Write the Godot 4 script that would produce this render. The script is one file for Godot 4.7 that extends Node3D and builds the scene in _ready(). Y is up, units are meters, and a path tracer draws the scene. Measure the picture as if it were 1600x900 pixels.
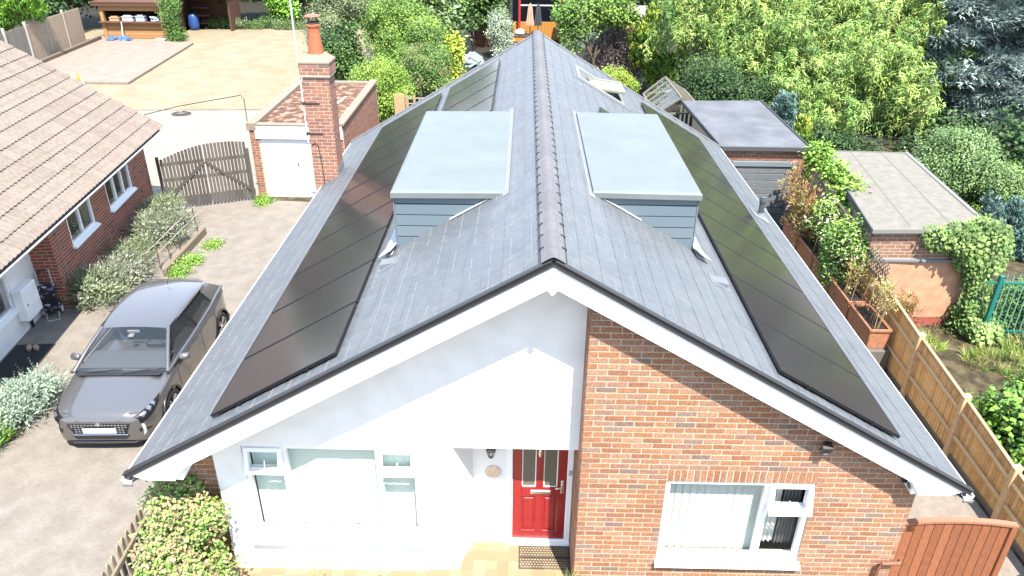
extends Node3D

const XR := 0.0886      # ridge line of the main roof
const YR := 4.794
const SL := 0.5834
const ZF := 0.2
const ZB := -12.34
const EYE := Vector3(-0.2175, 7.959, 6.6561)

var rng := RandomNumberGenerator.new()
var taken := {}
var mats := {}
var texs := {}
var box_cache := {}
var leaf_cache := {}
var lumps := FastNoiseLite.new()


# Collects triangles (corners given counter-clockwise as seen from outside) and makes one mesh of them.
class MB:
	var v := PackedVector3Array()
	var n := PackedVector3Array()
	var c := PackedColorArray()
	var uv := PackedVector2Array()
	var tint := Color.WHITE

	func tri(a: Vector3, b: Vector3, d: Vector3) -> void:
		var nn := (b - a).cross(d - a).normalized()
		v.append(a); v.append(d); v.append(b)
		for i in 3:
			n.append(nn); c.append(tint)

	func quad(a: Vector3, b: Vector3, d: Vector3, e: Vector3) -> void:
		tri(a, b, d)
		tri(a, d, e)

	func box(t: Transform3D, s: Vector3, bev := 0.0) -> void:
		var h := s * 0.5
		if bev <= 0.0:
			var p := []
			for k in 8:
				p.append(t * Vector3(h.x if k & 1 else -h.x, h.y if k & 2 else -h.y, h.z if k & 4 else -h.z))
			quad(p[4], p[5], p[7], p[6]); quad(p[1], p[0], p[2], p[3])
			quad(p[5], p[1], p[3], p[7]); quad(p[0], p[4], p[6], p[2])
			quad(p[6], p[7], p[3], p[2]); quad(p[0], p[1], p[5], p[4])
			return
		var b := minf(bev, minf(h.x, minf(h.y, h.z)) * 0.9)
		var q := func(ax: int, sx: float, sy: float, sz: float) -> Vector3:
			var w := h - Vector3(b, b, b)
			w[ax] = h[ax]
			return t * Vector3(w.x * sx, w.y * sy, w.z * sz)
		for ax in 3:
			for sg in [-1.0, 1.0]:
				var a1 := (ax + 1) % 3
				var a2 := (ax + 2) % 3
				var f := []
				for k in [[-1.0, -1.0], [1.0, -1.0], [1.0, 1.0], [-1.0, 1.0]]:
					var s3 := Vector3.ZERO
					s3[ax] = sg
					s3[a1] = k[0]
					s3[a2] = k[1]
					f.append(q.call(ax, s3.x, s3.y, s3.z))
				if sg > 0:
					quad(f[0], f[1], f[2], f[3])
				else:
					quad(f[3], f[2], f[1], f[0])
		for ax in 3:                       # the edges along axis ax
			var a1 := (ax + 1) % 3
			var a2 := (ax + 2) % 3
			for s1 in [-1.0, 1.0]:
				for s2 in [-1.0, 1.0]:
					var lo := Vector3.ZERO
					lo[ax] = -1.0; lo[a1] = s1; lo[a2] = s2
					var hi := lo
					hi[ax] = 1.0
					var A: Vector3 = q.call(a1, lo.x, lo.y, lo.z)
					var B: Vector3 = q.call(a1, hi.x, hi.y, hi.z)
					var C: Vector3 = q.call(a2, hi.x, hi.y, hi.z)
					var D: Vector3 = q.call(a2, lo.x, lo.y, lo.z)
					if s1 * s2 > 0:
						quad(A, D, C, B)
					else:
						quad(A, B, C, D)
		for k in 8:
			var cs := Vector3(1.0 if k & 1 else -1.0, 1.0 if k & 2 else -1.0, 1.0 if k & 4 else -1.0)
			var a: Vector3 = q.call(0, cs.x, cs.y, cs.z)
			var bb: Vector3 = q.call(1, cs.x, cs.y, cs.z)
			var d: Vector3 = q.call(2, cs.x, cs.y, cs.z)
			if cs.x * cs.y * cs.z > 0:
				tri(a, bb, d)
			else:
				tri(a, d, bb)

	func span(a: Vector3, b: Vector3, bev := 0.0) -> void:     # an upright box between two corners
		box(Transform3D(Basis(), (a + b) * 0.5), (b - a).abs(), bev)

	func bar(a: Vector3, b: Vector3, w: float, h: float, up := Vector3.UP, bev := 0.0) -> void:  # a bar from a to b, w across and h along up
		var z := (b - a).normalized()
		var x := up.cross(z)
		if x.length() < 0.01:
			x = Vector3.RIGHT.cross(z)
		x = x.normalized()
		box(Transform3D(Basis(x, z.cross(x), z), (a + b) * 0.5), Vector3(w, h, a.distance_to(b)), bev)

	func tube(pts: Array, rad: Variant, sides := 8, caps := true) -> void:
		var rings := []
		for i in pts.size():
			var d: Vector3 = (pts[mini(i + 1, pts.size() - 1)] - pts[maxi(i - 1, 0)]).normalized()
			var x := d.cross(Vector3.UP if absf(d.y) < 0.9 else Vector3.RIGHT).normalized()
			var y := d.cross(x)
			var r: float = rad[i] if rad is Array else rad
			var ring := []
			for k in sides:
				var an := TAU * k / sides
				ring.append(pts[i] + (x * cos(an) + y * sin(an)) * r)
			rings.append(ring)
		for i in pts.size() - 1:
			for k in sides:
				var k2 := (k + 1) % sides
				quad(rings[i][k], rings[i][k2], rings[i + 1][k2], rings[i + 1][k])
		if caps:
			for k in range(1, sides - 1):
				tri(rings[0][0], rings[0][k + 1], rings[0][k])
				tri(rings[-1][0], rings[-1][k], rings[-1][k + 1])

	func lathe(at: Vector3, prof: Array, sides := 16) -> void:   # prof: [radius, height] from bottom to top
		for i in prof.size() - 1:
			for k in sides:
				var a := TAU * k / sides
				var b := TAU * (k + 1) / sides
				var u := Vector3(cos(a), 0, -sin(a))
				var w := Vector3(cos(b), 0, -sin(b))
				var p: Array = prof[i]
				var q: Array = prof[i + 1]
				quad(at + u * p[0] + Vector3.UP * p[1], at + w * p[0] + Vector3.UP * p[1], at + w * q[0] + Vector3.UP * q[1], at + u * q[0] + Vector3.UP * q[1])

	func prism(pts: Array, ext: Vector3) -> void:     # a flat outline, counter-clockwise seen from the side that ext points away to; solid between it and its copy moved by ext
		var nn := Vector3.ZERO
		for i in pts.size():
			nn += (pts[i] as Vector3).cross(pts[(i + 1) % pts.size()])
		nn = nn.normalized()
		if nn.dot(ext) < 0:
			pts = pts.duplicate()
			pts.reverse()
			nn = -nn
		var ax := nn.cross(Vector3.UP if absf(nn.y) < 0.9 else Vector3.RIGHT).normalized()
		var ay := nn.cross(ax)
		var flat := PackedVector2Array()
		for p in pts:
			flat.append(Vector2(ax.dot(p), ay.dot(p)))
		var idx := Geometry2D.triangulate_polygon(flat)
		for i in range(0, idx.size(), 3):
			var a: Vector3 = pts[idx[i]]
			var b: Vector3 = pts[idx[i + 1]]
			var d: Vector3 = pts[idx[i + 2]]
			if (b - a).cross(d - a).dot(nn) < 0:
				var s := b
				b = d
				d = s
			tri(a + ext, b + ext, d + ext)
			tri(a, d, b)
		for i in pts.size():
			var a: Vector3 = pts[i]
			var b: Vector3 = pts[(i + 1) % pts.size()]
			quad(a, b, b + ext, a + ext)

	func grid(rows: Array, close := false) -> void:    # rows of equally many points
		for i in rows.size() - 1:
			for k in rows[i].size() - (0 if close else 1):
				var k2: int = (k + 1) % rows[i].size()
				quad(rows[i][k], rows[i][k2], rows[i + 1][k2], rows[i + 1][k])

	func mesh(smooth := false) -> ArrayMesh:
		if smooth:
			var sum := {}
			var cell := func(p: Vector3) -> Vector3i: return Vector3i((p * 2000.0).round())
			for i in range(0, v.size(), 3):
				var nn := (v[i + 2] - v[i]).cross(v[i + 1] - v[i])
				for k in 3:
					var key: Vector3i = cell.call(v[i + k])
					sum[key] = sum.get(key, Vector3.ZERO) + nn
			for i in v.size():
				var s: Vector3 = sum[cell.call(v[i])]
				if s.length() > 1e-12:
					n[i] = s.normalized()
		var a := []
		a.resize(Mesh.ARRAY_MAX)
		a[Mesh.ARRAY_VERTEX] = v
		a[Mesh.ARRAY_NORMAL] = n
		a[Mesh.ARRAY_COLOR] = c
		if uv.size() == v.size():
			a[Mesh.ARRAY_TEX_UV] = uv
		var m := ArrayMesh.new()
		if v.size():
			m.add_surface_from_arrays(Mesh.PRIMITIVE_TRIANGLES, a)
		return m


# ---------------------------------------------------------------- naming
func numbered(called: String) -> String:
	var k: int = taken.get(called, -1) + 1
	taken[called] = k
	return called if k == 0 else "%s_%03d" % [called, k]


func thing(called: String, label: String, category: String, at := Vector3.ZERO, turn := 0.0, group := "") -> Node3D:
	var o := Node3D.new()
	o.name = numbered(called)
	add_child(o)
	o.position = at
	o.rotation.y = turn
	mark(o, label, category, group)
	return o


func mark(o: Node, label: String, category: String, group := "") -> void:
	o.set_meta("label", label)
	o.set_meta("category", category)
	if group:
		o.set_meta("group", group)


func part(parent: Node, called: String, b: Variant, m: Material, smooth := false) -> MeshInstance3D:
	var o := MeshInstance3D.new()
	o.name = called
	o.mesh = b.mesh(smooth) if b is MB else b
	o.material_override = null
	for i in o.mesh.get_surface_count():
		o.set_surface_override_material(i, m)
	parent.add_child(o, true)
	return o


func solo(called: String, label: String, category: String, b: Variant, m: Material, group := "", smooth := false) -> MeshInstance3D:
	var o := part(self, numbered(called), b, m, smooth)
	mark(o, label, category, group)
	return o


func struct(called: String, b: MB, m: Material) -> MeshInstance3D:
	var o := part(self, numbered(called), b, m)
	o.set_meta("kind", "structure")
	return o


func stuff(o: Node) -> Node:
	o.set_meta("kind", "stuff")
	return o


# ---------------------------------------------------------------- materials
func tex(key: String, lo: Color, hi: Color, freq: float, octaves := 4, sd := 1, size := 512, power := 1.0) -> ImageTexture:
	if texs.has(key):
		return texs[key]
	var f := FastNoiseLite.new()
	f.noise_type = FastNoiseLite.TYPE_SIMPLEX_SMOOTH
	f.seed = sd
	f.frequency = freq
	f.fractal_octaves = octaves
	f.fractal_gain = 0.55
	var src := f.get_seamless_image(size, size)
	var data := src.get_data()
	src.convert(Image.FORMAT_L8)
	data = src.get_data()
	var outb := PackedByteArray()
	outb.resize(size * size * 3)
	for i in size * size:
		var t := pow(data[i] / 255.0, power)
		var q := lo.lerp(hi, t)
		outb[i * 3] = int(clampf(q.r, 0, 1) * 255.0)
		outb[i * 3 + 1] = int(clampf(q.g, 0, 1) * 255.0)
		outb[i * 3 + 2] = int(clampf(q.b, 0, 1) * 255.0)
	var im := Image.create_from_data(size, size, false, Image.FORMAT_RGB8, outb)
	var t2 := ImageTexture.create_from_image(im)
	texs[key] = t2
	return t2


# colour is the linear, real-world base colour
func mat(key: String, colour: Color, rough := 0.8, opts := {}) -> StandardMaterial3D:
	if mats.has(key):
		return mats[key]
	var m := StandardMaterial3D.new()
	m.resource_name = key
	m.albedo_color = colour.linear_to_srgb()
	m.roughness = rough
	m.metallic = opts.get("metal", 0.0)
	m.metallic_specular = opts.get("spec", 0.5)
	if opts.has("tex"):
		m.albedo_texture = opts.tex
		m.uv1_triplanar = true
		m.uv1_world_triplanar = opts.get("world", true)
		var s: Variant = opts.get("scale", 1.0)
		m.uv1_scale = s if s is Vector3 else Vector3(s, s, s)
	if opts.has("bump"):
		m.heightmap_enabled = true
		m.heightmap_texture = opts.bump
		m.heightmap_scale = opts.get("bump_cm", 1.0)
		if not opts.has("tex"):
			m.uv1_triplanar = true
			m.uv1_world_triplanar = opts.get("world", true)
			var s: Variant = opts.get("scale", 1.0)
			m.uv1_scale = s if s is Vector3 else Vector3(s, s, s)
	if opts.has("detail"):
		m.detail_enabled = true
		m.detail_albedo = opts.detail
		m.detail_blend_mode = BaseMaterial3D.BLEND_MODE_MUL
		m.detail_uv_layer = BaseMaterial3D.DETAIL_UV_2
		m.uv2_triplanar = true
		m.uv2_world_triplanar = opts.get("world", true)
		var s2: float = opts.get("detail_scale", 0.2)
		m.uv2_scale = Vector3(s2, s2, s2)
	if opts.has("rtex"):
		m.roughness_texture = opts.rtex
	if opts.get("vc", false):
		m.vertex_color_use_as_albedo = true
	if opts.has("coat"):
		m.clearcoat_enabled = true
		m.clearcoat = opts.coat
		m.clearcoat_roughness = 0.04
	if opts.has("back"):
		m.backlight_enabled = true
		m.backlight = opts.back
	if opts.has("alpha"):
		m.transparency = BaseMaterial3D.TRANSPARENCY_ALPHA
		m.albedo_color.a = opts.alpha
	if opts.get("double", false):
		m.cull_mode = BaseMaterial3D.CULL_DISABLED
	mats[key] = m
	return m


# ---------------------------------------------------------------- pieces: the largest ones as parts, the rest joined
# list: dictionaries {t: Transform3D, s: Vector3 size, k: tone index, b: bevel}
func pieces(parent: Node3D, list: Array, called: String, rest: String, tones: Array, prefix: String, base: StandardMaterial3D, limit := 300, in_world := Transform3D()) -> void:
	for d in list:
		d.far = (in_world * (d.t as Transform3D).origin).distance_to(EYE) / maxf(d.s.x, d.s.y)
	list.sort_custom(func(a, b): return a.far < b.far)
	var st := MB.new()
	for i in list.size():
		var d: Dictionary = list[i]
		var s: Vector3 = d.s
		if i < limit:
			var key := "%d_%d_%d_%d" % [roundi(s.x * 500), roundi(s.y * 1000), roundi(s.z * 1000), roundi(d.b * 10000)]
			if not box_cache.has(key):
				var one := MB.new()
				one.box(Transform3D(), s, d.b)
				box_cache[key] = one.mesh()
			var mk: String = prefix + str(d.k)
			if not mats.has(mk):
				var m2: StandardMaterial3D = base.duplicate()
				m2.vertex_color_use_as_albedo = false
				m2.albedo_color = (tones[d.k] as Color).linear_to_srgb()
				m2.resource_name = mk
				mats[mk] = m2
			var o := part(parent, called, box_cache[key], mats[mk])
			o.transform = d.t
		else:
			st.tint = tones[d.k]
			st.box(d.t, s, 0.0 if i > limit * 3 else d.b)
	if st.v.size():
		stuff(part(parent, rest, st, base))


# Bricks of a flat wall: o is the wall's lower left corner, u along it, n out of it. free(y0, y1) gives the runs [[u0, u1], ...] that are wall there.
func brick_wall(o: Vector3, u: Vector3, n: Vector3, rows: int, width: float, free: Callable, shift := 0.0, proud := 0.0, y_first := 0) -> Array:
	var res := []
	var bs := Basis(u, Vector3.UP, n)
	for r in range(y_first, rows):
		var y0 := r * 0.075
		var runs: Array = free.call(y0, y0 + 0.075)
		var off := shift + (0.0 if r % 2 == 0 else 0.1125)
		for i in range(-1, int(width / 0.225) + 2):
			var a := i * 0.225 + off
			for run in runs:
				var p := maxf(a, run[0])
				var q := minf(a + 0.211, run[1])
				if q - p > 0.03:
					var dz := rng.randf_range(-0.0015, 0.0015)
					var k := rng.randi() % 8
					if rng.randf() < 0.055:
						k = 8 + rng.randi() % 2
					res.append({"t": Transform3D(bs, o + u * ((p + q) * 0.5) + Vector3.UP * (y0 + 0.0325) + n * (proud + dz - 0.025)), "s": Vector3(snappedf(q - p, 0.004), 0.062, 0.05), "k": k, "b": 0.004})
	return res


# ---------------------------------------------------------------- foliage
func leaf_mesh(kind: String) -> ArrayMesh:
	if leaf_cache.has(kind):
		return leaf_cache[kind]
	var b := MB.new()
	var r := RandomNumberGenerator.new()
	r.seed = hash(kind)
	var count := 16
	var lo := 0.10
	var wd := 0.055
	var sp := 0.2
	match kind:
		"small": count = 22; lo = 0.06; wd = 0.032; sp = 0.17
		"large": count = 9; lo = 0.15; wd = 0.10; sp = 0.2
		"willow": count = 26; lo = 0.19; wd = 0.034; sp = 0.3
		"needle": count = 34; lo = 0.15; wd = 0.026; sp = 0.24
		"scale": count = 18; lo = 0.12; wd = 0.04; sp = 0.10
		"ivy": count = 9; lo = 0.10; wd = 0.10; sp = 0.14
		"grass": count = 14; lo = 0.30; wd = 0.012; sp = 0.05
		"lavender": count = 18; lo = 0.36; wd = 0.010; sp = 0.08
		"feather": count = 20; lo = 0.10; wd = 0.022; sp = 0.16
	for i in count:
		var p := Vector3(r.randf_range(-1, 1), r.randf_range(-1, 1), r.randf_range(-1, 1)) * sp
		var d := Vector3(r.randf_range(-1, 1), r.randf_range(-0.5, 1), r.randf_range(-1, 1)).normalized()
		var nn := Vector3(r.randf_range(-0.6, 0.6), 1, r.randf_range(-0.6, 0.6)).normalized()
		match kind:
			"willow":
				p = Vector3(r.randf_range(-0.12, 0.12), r.randf_range(-1, 0.6) * sp, r.randf_range(-0.12, 0.12))
				d = Vector3(r.randf_range(-0.7, 0.7), r.randf_range(-1.0, 0.1), r.randf_range(-0.7, 0.7)).normalized()
			"needle":
				p = Vector3(r.randf_range(-0.07, 0.07), r.randf_range(-0.05, 0.03), r.randf_range(-1.2, 1.2) * sp)
				d = Vector3(r.randf_range(-1, 1), r.randf_range(-0.1, 0.5), r.randf_range(0.2, 1.2)).normalized()
			"scale", "feather":
				p = Vector3(r.randf_range(-1, 1) * 0.07, r.randf_range(-1, 1) * sp, r.randf_range(-1, 1) * 0.07)
				d = Vector3(r.randf_range(-0.6, 0.6), 1, r.randf_range(-0.6, 0.6)).normalized()
			"grass", "lavender":
				p = Vector3(r.randf_range(-1, 1) * sp, 0, r.randf_range(-1, 1) * sp)
				d = (Vector3.UP + Vector3(p.x, 0, p.z) * r.randf_range(3, 9)).normalized()
			"ivy":
				p = Vector3(r.randf_range(-1, 1) * sp, r.randf_range(-1, 1) * sp, r.randf_range(-0.03, 0.05))
				d = Vector3(r.randf_range(-1, 1), r.randf_range(-1, 0.2), 0.35).normalized()
				nn = Vector3(r.randf_range(-0.4, 0.4), 0.6, 1).normalized()
		var s := d.cross(nn).normalized()
		if s.length() < 0.1:
			s = Vector3.RIGHT
		var up := s.cross(d)
		var L := lo * r.randf_range(0.7, 1.25)
		var W := wd * r.randf_range(0.8, 1.2)
		var mid := p + d * L * 0.5 + up * L * 0.08
		var tip := p + d * L - up * L * 0.06
		if kind == "grass" or kind == "lavender":
			tip += Vector3(d.x, 0, d.z) * L * 0.3 - Vector3.UP * L * 0.1
			b.quad(p - s * W * 0.5, p + s * W * 0.5, mid + s * W * 0.4, mid - s * W * 0.4)
			b.tri(mid - s * W * 0.4, mid + s * W * 0.4, tip)
			if kind == "lavender":
				b.tint = Color(1.5, 1.15, 2.2)
				for q in 3:
					var hp := mid.lerp(tip, 0.6 + q * 0.2)
					b.quad(hp - s * 0.016, hp - up * 0.016, hp + s * 0.016, hp + up * 0.016 + d * 0.03)
				b.tint = Color.WHITE
		else:
			b.tri(p, mid + s * W * 0.5 - up * W * 0.15, mid)
			b.tri(p, mid, mid - s * W * 0.5 - up * W * 0.15)
			b.tri(mid, mid + s * W * 0.5 - up * W * 0.15, tip)
			b.tri(mid, tip, mid - s * W * 0.5 - up * W * 0.15)
	leaf_cache[kind] = b.mesh()
	return leaf_cache[kind]


# Leaf sprays spread through the outer layers of some ellipsoids [centre, radii], with gaps.
func foliage(parent: Node, called: String, blobs: Array, kind: String, dens: float, tones: Array, s0 := 0.8, s1 := 1.4, gap := 0.5, flat := false, floor_y := -9.0) -> MultiMeshInstance3D:
	var buf := PackedFloat32Array()
	var count := 0
	for bl in blobs:
		var c: Vector3 = bl[0]
		var r: Vector3 = bl[1]
		var area := 4.0 * PI * pow((pow(r.x * r.y, 1.6) + pow(r.x * r.z, 1.6) + pow(r.y * r.z, 1.6)) / 3.0, 1.0 / 1.6)
		for i in int(area * dens) + 4:
			var d := Vector3(rng.randfn(), rng.randfn(), rng.randfn()).normalized()
			var bump := lumps.get_noise_3dv((c + d * r) * 14.0)
			if bump < -0.08 and rng.randf() < gap:
				continue
			var rad := sqrt(rng.randf_range(0.2, 1.0)) * (0.92 + 0.75 * bump) + rng.randf_range(-0.04, 0.1)
			var p := c + d * r * rad
			if p.y < floor_y:
				continue
			var y := (Vector3.UP * 0.7 + d * 0.9 + Vector3(rng.randf_range(-0.5, 0.5), rng.randf_range(-0.5, 0.5), rng.randf_range(-0.5, 0.5))).normalized()
			if kind == "willow" or kind == "scale" or kind == "grass" or kind == "lavender":
				y = (Vector3.UP + Vector3(d.x, 0, d.z) * 0.45 + Vector3(rng.randf_range(-0.3, 0.3), 0, rng.randf_range(-0.3, 0.3))).normalized()
			var z := Vector3(rng.randfn(), 0, rng.randfn())
			if kind == "needle":
				z = Vector3(d.x, -0.35, d.z) + Vector3(rng.randf_range(-0.4, 0.4), rng.randf_range(-0.3, 0.2), rng.randf_range(-0.4, 0.4))
				y = (Vector3.UP + Vector3(rng.randf_range(-0.6, 0.6), 0, rng.randf_range(-0.6, 0.6))).normalized()
			if flat:
				y = Vector3.UP
				z = Vector3(rng.randf_range(-0.25, 0.25), 0, 1)
			var x := y.cross(z).normalized()
			z = x.cross(y)
			var s := rng.randf_range(s0, s1)
			var t: Color = tones[rng.randi() % tones.size()]
			var g := rng.randf_range(0.5, 1.3)
			buf.append_array(PackedFloat32Array([x.x * s, y.x * s, z.x * s, p.x, x.y * s, y.y * s, z.y * s, p.y, x.z * s, y.z * s, z.z * s, p.z, t.r * g * 1.5, t.g * g * 1.65, t.b * g * 1.65, 1.0]))
			count += 1
	var mm := MultiMesh.new()
	mm.transform_format = MultiMesh.TRANSFORM_3D
	mm.use_colors = true
	mm.mesh = leaf_mesh(kind)
	mm.instance_count = count
	mm.buffer = buf
	var o := MultiMeshInstance3D.new()
	o.name = called
	o.multimesh = mm
	o.material_override = mat("leaf", Color(1, 1, 1), 0.55, {"vc": true, "back": Color(0.4, 0.4, 0.4), "double": true, "spec": 0.4})
	o.set_meta("kind", "stuff")
	parent.add_child(o, true)
	return o


# A plant: foliage, and stems from the ground to each blob.
func plant(called: String, label: String, category: String, blobs: Array, kind: String, dens: float, tones: Array, opts := {}) -> Node3D:
	var c0: Vector3 = blobs[0][0]
	var base: Vector3 = opts.get("base", Vector3(c0.x, ground_y(c0.x, c0.z), c0.z))
	var o := thing(called, label, category, base, 0.0, opts.get("group", ""))
	var rel := []
	for b in blobs:
		rel.append([b[0] - base, b[1]])
	foliage(o, opts.get("leaves", "foliage"), rel, kind, dens, tones, opts.get("s0", 0.8), opts.get("s1", 1.4), opts.get("gap", 0.75), opts.get("flat", false), opts.get("floor", 0.0))
	if opts.get("stem", true):
		var st := MB.new()
		var r0: float = opts.get("trunk", 0.06)
		var fork: Vector3 = Vector3(0, maxf(0.25, (c0.y - base.y) * 0.45), 0)
		st.tube([Vector3.ZERO, fork * 0.5 + Vector3(r0 * 0.5, 0, 0), fork], [r0 * 1.25, r0, r0 * 0.9], 7)
		for b in rel:
			var top: Vector3 = b[0]
			st.tube([fork * 0.9, fork.lerp(top, 0.5) + Vector3(rng.randf_range(-0.1, 0.1), 0.1, rng.randf_range(-0.1, 0.1)), top, top + Vector3(0, b[1].y * 0.5, 0)], [r0 * 0.7, r0 * 0.5, r0 * 0.3, 0.01], 6)
			for q in 4:
				var e: Vector3 = top + Vector3(rng.randf_range(-0.7, 0.7), rng.randf_range(-0.2, 0.7), rng.randf_range(-0.7, 0.7)) * b[1]
				st.tube([fork.lerp(top, 0.75), e], [r0 * 0.3, 0.008], 5)
		part(o, opts.get("stem_name", "stem"), st, mat(opts.get("bark", "bark"), Color(0.13, 0.10, 0.075), 0.9, {"tex": tex("speck", Color(0.6, 0.6, 0.6), Color(1, 1, 1), 0.06, 5, 3), "scale": 2.0}))
	return o


func ground_y(x: float, z: float) -> float:
	return -0.5 * smoothstep(4.38, 4.9, x) * smoothstep(-19.0, -13.5, z)


func roof_y(x: float) -> float:
	return YR - SL * absf(x - XR)


func _ready() -> void:
	rng.seed = 4711
	lumps.seed = 5
	lumps.frequency = 0.05
	lumps.fractal_octaves = 2
	# camera
	var cam := Camera3D.new()
	cam.name = "camera"
	var yaw := -0.0134
	var pit := 0.4906
	var roll := 0.0099
	var f := Vector3(sin(yaw) * cos(pit), -sin(pit), -cos(yaw) * cos(pit))
	var r := Vector3(cos(yaw), 0, sin(yaw))
	var u := r.cross(f)
	cam.transform = Transform3D(Basis(r * cos(roll) + u * sin(roll), u * cos(roll) - r * sin(roll), -f), EYE)
	cam.fov = rad_to_deg(2.0 * atan(450.0 / 1183.4))
	cam.near = 0.1
	cam.far = 600.0
	add_child(cam)
	cam.make_current()
	# sky and exposure
	var we := WorldEnvironment.new()
	we.name = "world"
	var env := Environment.new()
	env.background_mode = Environment.BG_SKY
	var sky := Sky.new()
	var sm := ProceduralSkyMaterial.new()
	sm.sky_top_color = Color(0.53, 0.61, 0.72)
	sm.sky_horizon_color = Color(0.76, 0.775, 0.79)
	sm.sky_curve = 0.16
	sm.ground_bottom_color = Color(0.28, 0.26, 0.22)
	sm.ground_horizon_color = Color(0.55, 0.57, 0.58)
	sm.sky_energy_multiplier = 1.3
	sky.sky_material = sm
	env.sky = sky
	env.tonemap_mode = Environment.TONE_MAPPER_LINEAR
	env.tonemap_exposure = 3.05
	env.sdfgi_enabled = true
	env.ssao_enabled = true
	env.ssil_enabled = true
	we.environment = env
	add_child(we)
	# the sun, high behind the camera and a little to its right
	var sun := DirectionalLight3D.new()
	sun.name = "sun"
	sun.light_energy = 1.6
	sun.light_color = Color(1.0, 0.965, 0.91)
	sun.light_angular_distance = 0.5
	sun.shadow_enabled = true
	add_child(sun)
	sun.look_at_from_position(Vector3.ZERO, Vector3(-0.19, -1.03, -0.55), Vector3.UP)

	build_ground()
	build_house()
	build_neighbour()
	build_garages()
	build_boundaries()
	build_car()
	build_yard()
	build_far()
	build_plants()


# ================================================================ ground
func sheet(b: MB, pts: Array, y := 0.0) -> void:
	var flat := PackedVector2Array()
	for p in pts:
		flat.append(p)
	var idx := Geometry2D.triangulate_polygon(flat)
	for i in range(0, idx.size(), 3):
		var t := []
		for k in 3:
			var q := flat[idx[i + k]]
			t.append(Vector3(q.x, ground_y(q.x, q.y) + y, q.y))
		if (t[1] - t[0]).cross(t[2] - t[0]).y < 0:
			b.tri(t[0], t[2], t[1])
		else:
			b.tri(t[0], t[1], t[2])


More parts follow.
